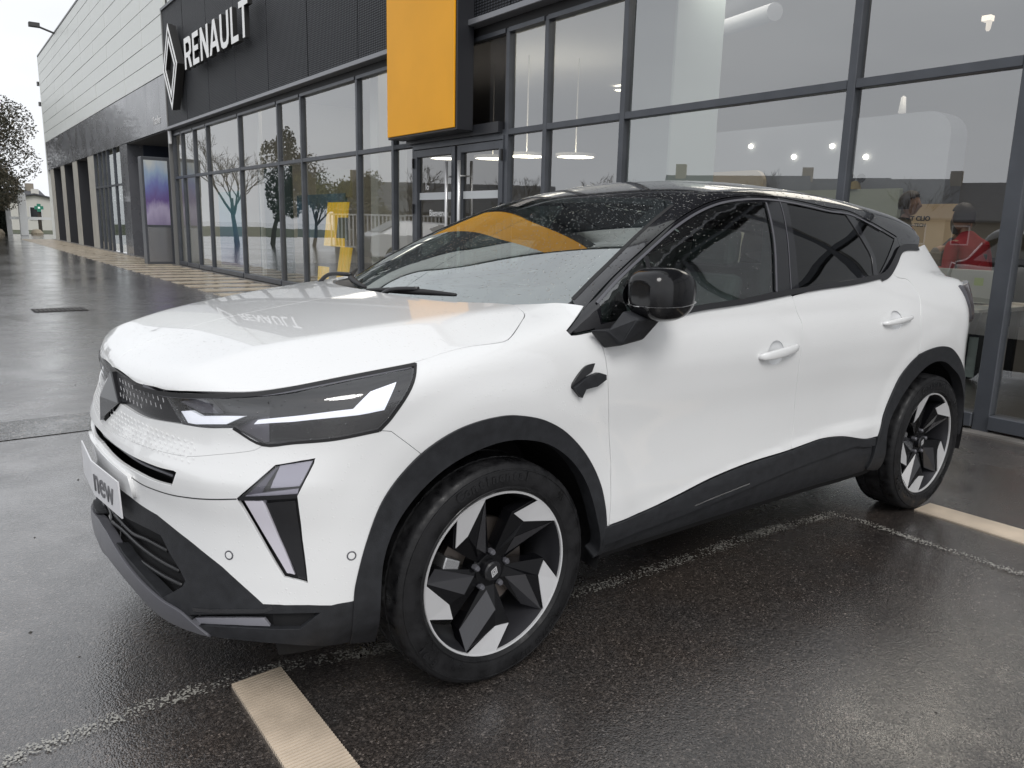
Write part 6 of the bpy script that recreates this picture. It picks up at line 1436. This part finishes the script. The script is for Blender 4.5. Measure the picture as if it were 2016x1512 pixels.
def head(parent,at,face,m_hair,glasses=False,tilt=0,scale=1,longhair=False):
    """face: unit vector the head looks along"""
    f=Vector(face).normalized(); u=Vector((0,0,1)); r=f.cross(u).normalized(); u=r.cross(f); s=scale
    V=[];F_=[]; nu,nv=28,22
    for i in range(nv+1):
        ph=math.pi*i/nv
        for j in range(nu):
            th=2*math.pi*j/nu; x=math.sin(ph)*math.cos(th); y=math.sin(ph)*math.sin(th); z=math.cos(ph)   # x forward
            X=x*.098; Y=y*.075; Z=z*.115
            if z<0: Y*=1-.28*(-z)**1.5; X*=1-.10*(-z) if x>0 else 1-.35*(-z)
            if x>.5: X-= .012*max(0,x-.5)
            nose=math.exp(-((y/.16)**2))*math.exp(-(((z+.12)/.20)**2))*(x>0); X+=.026*nose
            X+=.008*math.exp(-((y/.35)**2))*math.exp(-(((z+.50)/.10)**2))*(x>0)      # lips
            X+=.010*math.exp(-((y/.3)**2))*math.exp(-(((z+.82)/.15)**2))*(x>0)      # chin
            X+=.006*math.exp(-(((abs(y)-.3)/.25)**2))*math.exp(-(((z-.18)/.10)**2))*(x>0)  # brow
            X-=.010*math.exp(-(((abs(y)-.36)/.14)**2))*math.exp(-(((z-.02)/.10)**2))*(x>0) # sockets
            V.append(Vector(at)+(f*X+r*Y+u*Z)*s)
    for i in range(nv):
        for j in range(nu): F_.append((i*nu+j,(i+1)*nu+j,(i+1)*nu+(j+1)%nu,i*nu+(j+1)%nu))
    mb=MB().add(V,F_)
    for sg_ in (-1,1):   # ears
        c=Vector(at)+(r*sg_*.074+u*-.005-f*.012)*s; VV=[];FF=[]
        for i in range(5):
            for j in range(8):
                ph=math.pi*i/4; th=2*math.pi*j/8; VV.append(c+(f*.018*math.sin(ph)*math.cos(th)+r*.010*math.sin(ph)*math.sin(th)+u*.032*math.cos(ph))*s)
        for i in range(4):
            for j in range(8): FF.append((i*8+j,(i+1)*8+j,(i+1)*8+(j+1)%8,i*8+(j+1)%8))
        mb.add(VV,FF)
    # hair cap
    VV=[];FF=[]; 
    for i in range(nv+1):
        for j in range(nu):
            ph=math.pi*i/nv; th=2*math.pi*j/nu; x=math.sin(ph)*math.cos(th); y=math.sin(ph)*math.sin(th); z=math.cos(ph)
            k_=1.07+random.uniform(-.022,.035)
            VV.append(Vector(at)+(f*(x*.100-.006)*k_+r*y*.079*k_+u*(z*.118+.006)*k_)*s)
    lim=(lambda x,z:(z>.42 or (x<.15 and z>(-.35 if not longhair else -.75)) ) and not (x>.62 and z<.62))
    for i in range(nv):
        for j in range(nu):
            ph=math.pi*(i+.5)/nv; th=2*math.pi*(j+.5)/nu
            if lim(math.sin(ph)*math.cos(th),math.cos(ph)): FF.append((i*nu+j,(i+1)*nu+j,(i+1)*nu+(j+1)%nu,i*nu+(j+1)%nu))
    h=MB().add(VV,FF).build('hair',m_hair,parent,smooth=True); so_=h.modifiers.new('s','SOLIDIFY'); so_.thickness=.012; so_.offset=-1
    for sg_ in (-1,1):
        c=Vector(at)+(f*.083+r*sg_*.028+u*.004)*s
        MB().lathe([(0,.006),(.006,.004),(.008,0),(.006,-.004),(0,-.006)],tuple(c),'z',8).build('eye',M_void,parent,smooth=True)
        if glasses:
            P=[tuple(c+(f*.014+r*.022*math.cos(t)+u*.018*math.sin(t))*s) for t in [2*math.pi*k_/14 for k_ in range(15)]]; MB().tube(P,.0028,5).build('glasses',M_void,parent)
    return mb
def person(label,at,face,m_top,m_hair,pose,glasses=False,sit=False,longhair=False,sc=1.0):
    p=thing('person',label,'person',at)
    f=Vector(face).normalized(); r=f.cross(Vector((0,0,1))).normalized()
    def W3(a,b,c): return tuple(f*a*sc+r*b*sc+Vector((0,0,c*sc)))      # forward, right, up
    hip=.95 if not sit else .48; L_=pose.get('lean',0)
    sh=hip+.50; 
    V=[W3(0,0,hip),W3(L_*.4,0,hip+.22),W3(L_,0,sh),W3(L_*1.1,0,sh+.08),W3(L_*1.25+.01,0,sh+.16)]
    R_=[(.12,.08),(.11,.07),(.11,.07),.055,.05]; E_=[(0,1),(1,2),(2,3),(3,4)]
    TV=list(V[:4])+[W3(L_*1.15,0,sh+.125)]; TR=[(.175,.135),(.165,.125),(.185,.13),.09,.068]; TE=[(0,1),(1,2),(2,3),(3,4)]
    for sg_ in (-1,1):
        el=pose['elbow'][0 if sg_<0 else 1]; ha=pose['hand'][0 if sg_<0 else 1]
        b=len(V); V+=[W3(L_,.19*sg_,sh-.01),W3(el[0],el[1]*sg_,el[2]),W3(ha[0],ha[1]*sg_,ha[2])]; R_+=[.055,.042,.028]; E_+=[(2,b),(b,b+1),(b+1,b+2)]
        # fingers and thumb
        hd=(Vector(V[b+2])-Vector(V[b+1])).normalized(); sd=hd.cross(Vector((0,0,1))).normalized(); pm=Vector(V[b+2])+hd*.05; V.append(tuple(pm)); R_.append(.032); pi_=len(V)-1; E_.append((b+2,pi_))
        for k_ in range(4):
            q=pm+sd*(.026-.0175*k_)+hd*.045; q2=q+hd*(.03-.004*abs(k_-1.3))+Vector((0,0,-.012)); V+=[tuple(q),tuple(q2)]; R_+=[.010,.008]; E_+=[(pi_,len(V)-2),(len(V)-2,len(V)-1)]
        q=pm+sd*.045*1.0-hd*.005; q2=q+sd*.015+hd*.028; V+=[tuple(q),tuple(q2)]; R_+=[.012,.009]; E_+=[(pi_,len(V)-2),(len(V)-2,len(V)-1)]
        tb_=len(TV); TV+=[V[b],V[b+1],tuple(Vector(V[b+2])-hd*.03)]; TR+=[.075,.058,.045]; TE+=[(2,tb_),(tb_,tb_+1),(tb_+1,tb_+2)]
    LV=[W3(0,0,hip+.02)]; LR=[(.16,.13)]; LE=[]
    for sg_ in (-1,1):
        b=len(V); lb=len(LV)
        J=[W3(0,.09*sg_,hip-.06),W3(.03 if not sit else .42,.10*sg_,hip*.53 if not sit else .47),W3(0 if not sit else .40,.10*sg_,.09),W3(.15 if not sit else .55,.11*sg_,.04)]
        V+=J; R_+=[.085,.058,.04,.035]; E_+=[(0,b),(b,b+1),(b+1,b+2),(b+2,b+3)]; LV+=J[:3]; LR+=[.10,.072,.06]; LE+=[(0,lb),(lb,lb+1),(lb+1,lb+2)]
    body=skin_chain('body',V,E_,R_,M_skin,p); skin_chain('jacket',TV,TE,TR,m_top,p); skin_chain('trousers',LV,LE,LR,M_jean,p)
    hc=Vector(W3(L_*1.30+.035,0,sh+.245)); hm=head(p,hc,pose.get('look',f),m_hair,glasses,longhair=longhair)
    # head joined to the body mesh
    ho=hm.build('head',M_skin,p,smooth=True); return p
nlx=Vector((_c,_s,0)); nly=Vector((-_s,_c,0))
pose_st=dict(elbow=[(.05,.25,1.12),(.05,.25,1.12)],hand=[(.25,.20,1.02),(.25,.20,1.02)],lean=.05)
pose_si=dict(elbow=[(.12,.26,.72),(.12,.26,.72)],hand=[(.38,.16,.78),(.38,.14,.78)],lean=.12)
person('man with short dark hair in a black jacket standing behind the reception desk',BW(1.72,-2.45,-.02),-nlx-nly*.15,M_blk,M_hairb,pose_st)
person('grey haired person with glasses and a dark coat behind the desk',BW(1.25,-2.5,-.22),-nlx*.9+nly*.35,M_gr,M_hairg,dict(pose_st,lean=.14),glasses=True,longhair=True)
person('person in a red jacket leaning over the desk just left of the thick post',BW(.66,-2.1,-.16),nlx*.9-nly*.3,M_redj,M_hairb,dict(pose_st,lean=.22,elbow=[(.18,.25,1.15),(.18,.25,1.15)],hand=[(.42,.15,1.20),(.42,.12,1.18)]))
person('person in a red jacket standing right of the thick post behind the glass',BW(.02,-2.3,-.20),nlx*.6-nly*.8,M_redj,M_hairg,pose_st)

# ================================================================ trees, fence, parked cars and houses around the lot
M_bark=noisy(mat('bark',(.05,.042,.035),.9),5,.3)
def leafmat(name,c1,c2):
    m=mat(name,c1,.75); b=BS(m); oi=N(m,'ShaderNodeNewGeometry'); r=ramp(m,oi.outputs['Random Per Island'],[(0,c1),(1,c2)]); LK(m,r,b.inputs['Base Color']); return m
def bare_tree(label,at,h,spread,seed,buds=None,group='bare trees along the far side of the car park'):
    rnd=random.Random(seed); t=thing('bare_tree' if not buds else 'budding_tree',label,'tree',at,group=None); T=MB(); Cn=MB(); tips=[]
    def br(p,d,L_,r,depth):
        n=3; pts=[p]; q=p; dd=d
        for i in range(n):
            dd=(dd+Vector((rnd.uniform(-.18,.18),rnd.uniform(-.18,.18),rnd.uniform(-.04,.14)))).normalized(); q=q+dd*L_/n; pts.append(q)
        rs=[r*(1-.45*i/n) for i in range(n+1)]
        (T if depth<2 else Cn).tube(pts,rs,5 if depth<2 else 3,caps=False)
        if depth>=5: tips.append(q); return
        if depth==4: tips.append(q)
        k_=3 if depth<1 else rnd.choice((2,3,3))
        for j in range(k_+ (1 if depth<3 else 0)):
            f_=rnd.uniform(.45,1.0); i0=min(n-1,int(f_*n)); sp=pts[i0].lerp(pts[i0+1],f_*n-i0) if i0<n else q
            a=rnd.uniform(0,2*math.pi); tilt=rnd.uniform(.35,.85)*spread
            ax=dd.orthogonal().normalized(); ax=Matrix.Rotation(a,3,dd)@ax; nd=(dd*math.cos(tilt)+ax*math.sin(tilt)+Vector((0,0,.12))).normalized()
            br(sp,nd,L_*rnd.uniform(.55,.78),max(.010,r*.5),depth+1)
    br(Vector((0,0,0)),Vector((0,0,1)),h*.36,h*.022,0)
    T.build('trunk',M_bark,t,smooth=True); Cn.build('crown',M_bark,t)
    if buds:
        mb=MB()
        for q in tips:
            for _ in range(buds[2]):
                c=q+Vector([rnd.gauss(0,.16) for _ in range(3)]); s=rnd.uniform(.04,.09); a=Vector([rnd.uniform(-1,1) for _ in range(3)]).normalized(); b=a.orthogonal().normalized()
                mb.add([c-a*s,c+b*s*.6,c+a*s,c-b*s*.6],[(0,1,2,3)])
        mb.build('leaves',leafmat('leaf_'+str(seed),buds[0],buds[1]),t)['kind']='stuff'
    return t
def leafy(label,at,h,rx,rz,zc,seed,c1,c2,n=5200,name='evergreen_tree',sz=.13,parts=9):
    rnd=random.Random(seed); t=thing(name,label,'tree',at); T=MB(); T.tube([(0,0,0),(.05,.0,h*.4),(0,.05,h*.8)],[h*.025,h*.018,h*.006],7)
    cl=[]
    for i in range(parts):
        a=rnd.uniform(0,6.28); e=rnd.uniform(-.9,.95); rr=rnd.uniform(.3,.85)
        cl.append((Vector((rx*rr*math.cos(a)*math.sqrt(1-e*e),rx*rr*math.sin(a)*math.sqrt(1-e*e),zc+rz*e*.8)),rnd.uniform(.28,.5)))
        T.tube([(0,0,zc-rz*.6),tuple(cl[-1][0])],[.05,.015],4)
    T.build('trunk',M_bark,t,smooth=True); mb=MB()
    for i in range(n):
        c0,r0=rnd.choice(cl); d=Vector([rnd.gauss(0,1) for _ in range(3)]).normalized()*rnd.uniform(.4,1.0)**.5*r0*rx; d.z*=rz/rx
        c=c0+d; s=sz*rnd.uniform(.5,1.2); a=Vector([rnd.uniform(-1,1) for _ in range(3)]).normalized(); b=a.orthogonal().normalized()
        mb.add([c-a*s,c+b*s*.5,c+a*s,c-b*s*.5],[(0,1,2,3)])
    mb.build('crown',leafmat('foliage_%d'%seed,c1,c2),t)['kind']='stuff'; return t
leafy('brown green tree crown at the left edge beyond the car park',(-2.6,-58.5,0),8.8,4.3,3.4,5.2,3,(.03,.036,.02),(.10,.08,.05),24000,sz=.105,parts=30)
leafy('second dark tree behind the left edge tree',(-.8,-66,0),9,3.0,3.2,5.5,4,(.03,.04,.02),(.09,.07,.04),4000)
bare_tree('wide bare tree in the middle of the far row',(1.9,-40.6,0),6.9,1.0,21)
bare_tree('tall bare tree beside the dark evergreen',(3.6,-40.2,0),7.0,.9,22,((.05,.045,.035),(.09,.08,.06),3))
leafy('dark narrow evergreen in the far row',(4.4,-40,0),6.0,1.3,2.4,3.6,5,(.012,.022,.016),(.03,.045,.03),3600,sz=.11)
bare_tree('yellow green budding tree beside the evergreen',(5.6,-39.4,0),5.3,1.0,23,((.10,.10,.03),(.18,.16,.06),10))
bare_tree('yellow green budding tree, second in the row',(7.6,-38.6,0),5.0,1.1,24,((.09,.09,.035),(.16,.14,.06),9))
bare_tree('slim bare tree near the white fence end',(11,-36.8,0),5.0,1.0,25)
bare_tree('bare twiggy tree opposite the entrance',(15.6,-33.8,0),5.6,1.0,26); bare_tree('bare tree right of the entrance reflection',(19.2,-30.9,0),5.2,1.0,27); bare_tree('low bare tree opposite the middle panes',(21.5,-28.9,0),4.8,1.1,28)
bare_tree('thin young tree near the houses',(33,-31,0),6.5,.7,29); bare_tree('thin young tree beside the far house',(39,-24,0),6.5,.7,30)
leafy('dark hedge like tree behind the wing end',(-1.3,-44.0,0),5.0,1.6,2.0,2.8,8,(.015,.022,.015),(.04,.04,.03),3000)
# white railing
fn=thing('white_railing','long white vertical bar railing across the car park','fence',(0,0,0)); M_wr=mat('railing_white',(.72,.72,.72),.5)
def rail(a,b,h=1.75):
    a=Vector(a); b=Vector(b); d=(b-a); L_=d.length; u=d.normalized(); ang=math.atan2(u.y,u.x)
    def part(nm,x0,x1,z0,z1,w=.02):
        o=MB().box((x0,-w,z0),(x1,w,z1)).build(nm,M_wr,fn); o.location=(a.x,a.y,0); o.rotation_euler=(0,0,ang); return o
    part('top_rail',0,L_,h-.07,h,.035); part('bottom_rail',0,L_,.25,.31,.03); n=int(L_/.17); first=None
    for i in range(n):
        x=i*L_/n
        if first is None: first=part('picket',0,.06,.31,h-.07)
        else:
            c=first.copy(); COL.objects.link(c); c.location=(a.x+u.x*x,a.y+u.y*x,0)
        if i==0: first.location=(a.x,a.y,0)
rail((3.4,-31.5),(10.5,-26.0)); rail((10.6,-25.9),(18.0,-20.2))
# simple parked cars seen as reflections
def far_car(label,at,rz,paint):
    c=thing('parked_car',label,'car',at,rz)
    prof=[(2.15,.30),(2.2,.55),(2.05,.78),(1.15,.95),(.55,1.40),(-.9,1.46),(-1.75,1.05),(-2.1,.95),(-2.15,.45),(-2.05,.28)]
    V=[];F_=[]; n=len(prof)
    for y,k_ in ((-.86,1),(-.80,1.02),(.80,1.02),(.86,1)):
        for x,z in prof:
            yy=y*(.80 if z>1.2 else 1); V.append((x,yy,z))
    for j in range(3):
        for i in range(n): F_.append((j*n+i,(j+1)*n+i,(j+1)*n+(i+1)%n,j*n+(i+1)%n))
    F_+=[tuple(range(n)),tuple(3*n+i for i in reversed(range(n)))]
    MB().add(V,F_).build('body',paint,c,smooth=False,bevel=.05,seg=2,fix=True)
    MG=mat('car_window_dark',(.012,.014,.016),.08)
    for s_ in (-1,1):
        mesh_obj('side_window',[(1.0,s_*.872,.97),(-1.5,s_*.872,1.0),(-.85,s_*.715,1.38),(.48,s_*.715,1.34)],[(0,1,2,3)],MG,c)
    mesh_obj('windscreen',[(1.18,-.74,.96),(1.18,.74,.96),(.60,.64,1.38),(.60,-.64,1.38)],[(0,1,2,3)],MG,c)
    mesh_obj('rear_window',[(-1.72,-.7,1.08),(-1.72,.7,1.08),(-1.0,.62,1.45),(-1.0,-.62,1.45)],[(0,3,2,1)],MG,c)
    for x in (1.32,-1.30):
        for s_ in (-1,1):
            w=MB().lathe([(.19,.10),(.30,.10),(.32,.06),(.32,-.08),(.19,-.10)],(x,s_*.80,.32),'y',24).build('wheel',M_tyre,c,smooth=True,sharp=40,fix=True)
            MB().lathe([(0,.10),(.19,.10)],(x,s_*.80+(0 if s_>0 else -.2),.32),'y',20).build('rim',M_alu,w)
    for s_ in (-1,1): MB().box((2.08,s_*.45,.62),(2.17,s_*.80,.74)).build('headlight',M_chr,c)
    return c
P_w=mat('far_white_paint',(.70,.71,.72),.3,0,.6); P_g=mat('far_grey_paint',(.13,.14,.15),.3,.3,.6)
far_car('white hatchback parked across the lot near the railing',(2.5,-21.0,0),math.radians(8),P_w)
far_car('white estate car parked across the lot, nearer one',(5.2,-17.6,0),math.radians(8),P_w)
far_car('grey hatchback parked at the end of the reflected row',(9.8,-15.5,0),math.radians(8),P_g)
# houses
M_wall=noisy(mat('render_beige',(.42,.36,.27),.8),1,.1); M_slate=noisy(mat('slate_roof',(.07,.072,.08),.6),3,.2); M_wall2=noisy(mat('render_grey',(.25,.22,.18),.8),1,.1)
def house(label,at,rz,L_,D_,h,rh,mw_,ml,name='house',nw=3):
    c=thing(name,label,'house',at,rz)
    w=MB().box((-L_/2,-D_/2,0),(L_/2,D_/2,h)).prism([(-L_/2,-D_/2,h),(-L_/2,D_/2,h),(-L_/2,0,h+rh)],(.02,0,0)).prism([(L_/2-.02,-D_/2,h),(L_/2-.02,D_/2,h),(L_/2-.02,0,h+rh)],(.02,0,0)).build('wall',mw_,c,fix=True)
    for s_ in (-1,1):
        r=MB().prism([(-L_/2-.3,s_*(D_/2+.3),h-.2),(L_/2+.3,s_*(D_/2+.3),h-.2),(L_/2+.3,0,h+rh+.05),(-L_/2-.3,0,h+rh+.05)],(0,0,.12)).build('roof',ml,c,fix=True)
    MB().box((-L_/2+.4,-.35,h+rh-.6),(-L_/2+1.1,.35,h+rh+.9)).build('chimney',mw_,r)
    for s_ in (-1,1):
        for i in range(nw):
            x=-L_/2+(i+.5)*L_/nw; f_=MB().box((x-.5,s_*(D_/2+.01),.9),(x+.5,s_*(D_/2+.05),2.1)).build('window',mat('window_frame_white',(.6,.6,.6),.5),c); mesh_obj('pane',[(x-.42,s_*(D_/2+.055),.98),(x+.42,s_*(D_/2+.055),.98),(x+.42,s_*(D_/2+.055),2.02),(x-.42,s_*(D_/2+.055),2.02)],[(0,1,2,3)],MAT['car_window_dark'],f_)
    for s_ in (-1,1):
        f_=MB().box((s_*(L_/2+.01),-.5,.9),(s_*(L_/2+.05),.5,2.1)).build('window',MAT['window_frame_white'],c)
        mesh_obj('pane',[(s_*(L_/2+.055),-.42,.98),(s_*(L_/2+.055),.42,.98),(s_*(L_/2+.055),.42,2.02),(s_*(L_/2+.055),-.42,2.02)],[(0,1,2,3)],MAT['car_window_dark'],f_)
house('beige house with slate roof, nearest to the fence',(34,-34,0),.9,9,7,2.6,2.4,M_wall,M_slate); house('beige house with a chimney, middle of the row',(40,-28,0),1.0,9,7,2.6,2.3,M_wall,M_slate); house('grey rendered house at the end of the row',(45,-20,0),1.2,10,7,2.5,2.2,M_wall2,M_slate)
house('long low dark roofed house behind the railing',(17,-44,0),.6,14,8,2.2,1.7,M_wall2,M_slate,nw=5); house('white low building far beyond the lot at the left',(-9.2,-88,0),1.45,14,9,2.3,.8,mat('render_white',(.55,.54,.50),.8),M_slate,nw=5); house('dark roofed house half hidden by the hedge',(-6.5,-104,0),.2,10,8,2.6,1.4,M_wall2,M_slate)
# hedge, gate posts, pharmacy cross, kerb stones far left
hg=thing('hedge','tall clipped dark hedge at the left edge of the car park','hedge',(-2.2,-62,0)); rnd=random.Random(9); mb=MB()
for i in range(5200):
    f_=rnd.random(); x=rnd.uniform(-2.3,4.5); y=.75 if f_<.62 else rnd.uniform(-.6,.7); z=rnd.uniform(.05,2.35) if f_<.62 else 2.35
    c=Vector((x,y+rnd.gauss(0,.06),z+rnd.gauss(0,.05))); s=rnd.uniform(.06,.13); a=Vector([rnd.uniform(-1,1) for _ in range(3)]).normalized(); b=a.orthogonal().normalized(); mb.add([c-a*s,c+b*s*.6,c+a*s,c-b*s*.6],[(0,1,2,3)])
mb.build('leaves',leafmat('hedge_leaf',(.008,.014,.008),(.02,.03,.016)),hg)['kind']='stuff'; MB().box((-2.25,-.65,0),(4.5,.66,2.3)).build('core',mat('hedge_core',(.006,.009,.006),.9),hg)
gp=thing('gate_post','tall white gate post with a barrier arm at the far end','gate',(-5.05,-58.9,0)); MB().box((-.22,-.22,0),(.22,.22,2.75)).build('post',mat('gate_white',(.60,.61,.60),.5),gp,bevel=.02)
MB().box((-2.6,-.06,1.05),(.8,.06,1.22)).build('barrier_arm',mat('gate_white',(.60,.61,.60),.5),gp)
g2=MB().box((-.14,-.14,0),(.14,.14,1.9)).build('bollard_post',mat('gate_white',(.60,.61,.60),.5),bevel=.02); g2.location=(-4.35,-60.2,0); tag(g2,'short white post standing by the hedge','post')
ph=thing('pharmacy_cross','green lit pharmacy cross sign on a brown post beyond the gate','sign',(-7.3,-70,0)); MB().tube([(0,0,0),(0,0,1.5)],.13,8).build('post',M_bark,ph)
mb=MB().box((-.13,.02,1.62),(.13,.16,2.22)).box((-.30,.021,1.79),(-.13,.161,2.05)).box((.13,.021,1.79),(.30,.161,2.05)); mb.build('cross',mat('cross_green',(.02,.16,.10),.5,emit=(.05,.5,.35),es=.08),ph)
MB().box((-.07,.165,1.85),(.07,.175,1.99)).build('cross_centre',mat('cross_white',(.7,.8,.75),.5,emit=(1,1,1),es=.3),ph)
for i,(x,y,l) in enumerate(((-3.7,-60.5,'pale boulder in front of the hedge'),(-6.0,-61.0,'pale boulder beyond the gate post'))):
    V=[];F_=[]; r=random.Random(i)
    mb=MB().lathe([(0,.42),(.25,.36),(.38,.15),(.36,0)],(0,0,0),'z',9); mb.V=[(a*r.uniform(.85,1.1),b*r.uniform(.85,1.1),c) for a,b,c in mb.V]
    o=mb.build('boulder',M_wall,smooth=False); o.location=(x,y,0); tag(o,l,'boulder')
vg=mesh_obj('verge',[(-60,-64,.01),(40,-64,.01),(40,-160,.01),(-60,-160,.01)],[(0,3,2,1)],noisy(mat('verge_grass',(.06,.07,.035),.9),3,.3)); vg['kind']='structure'
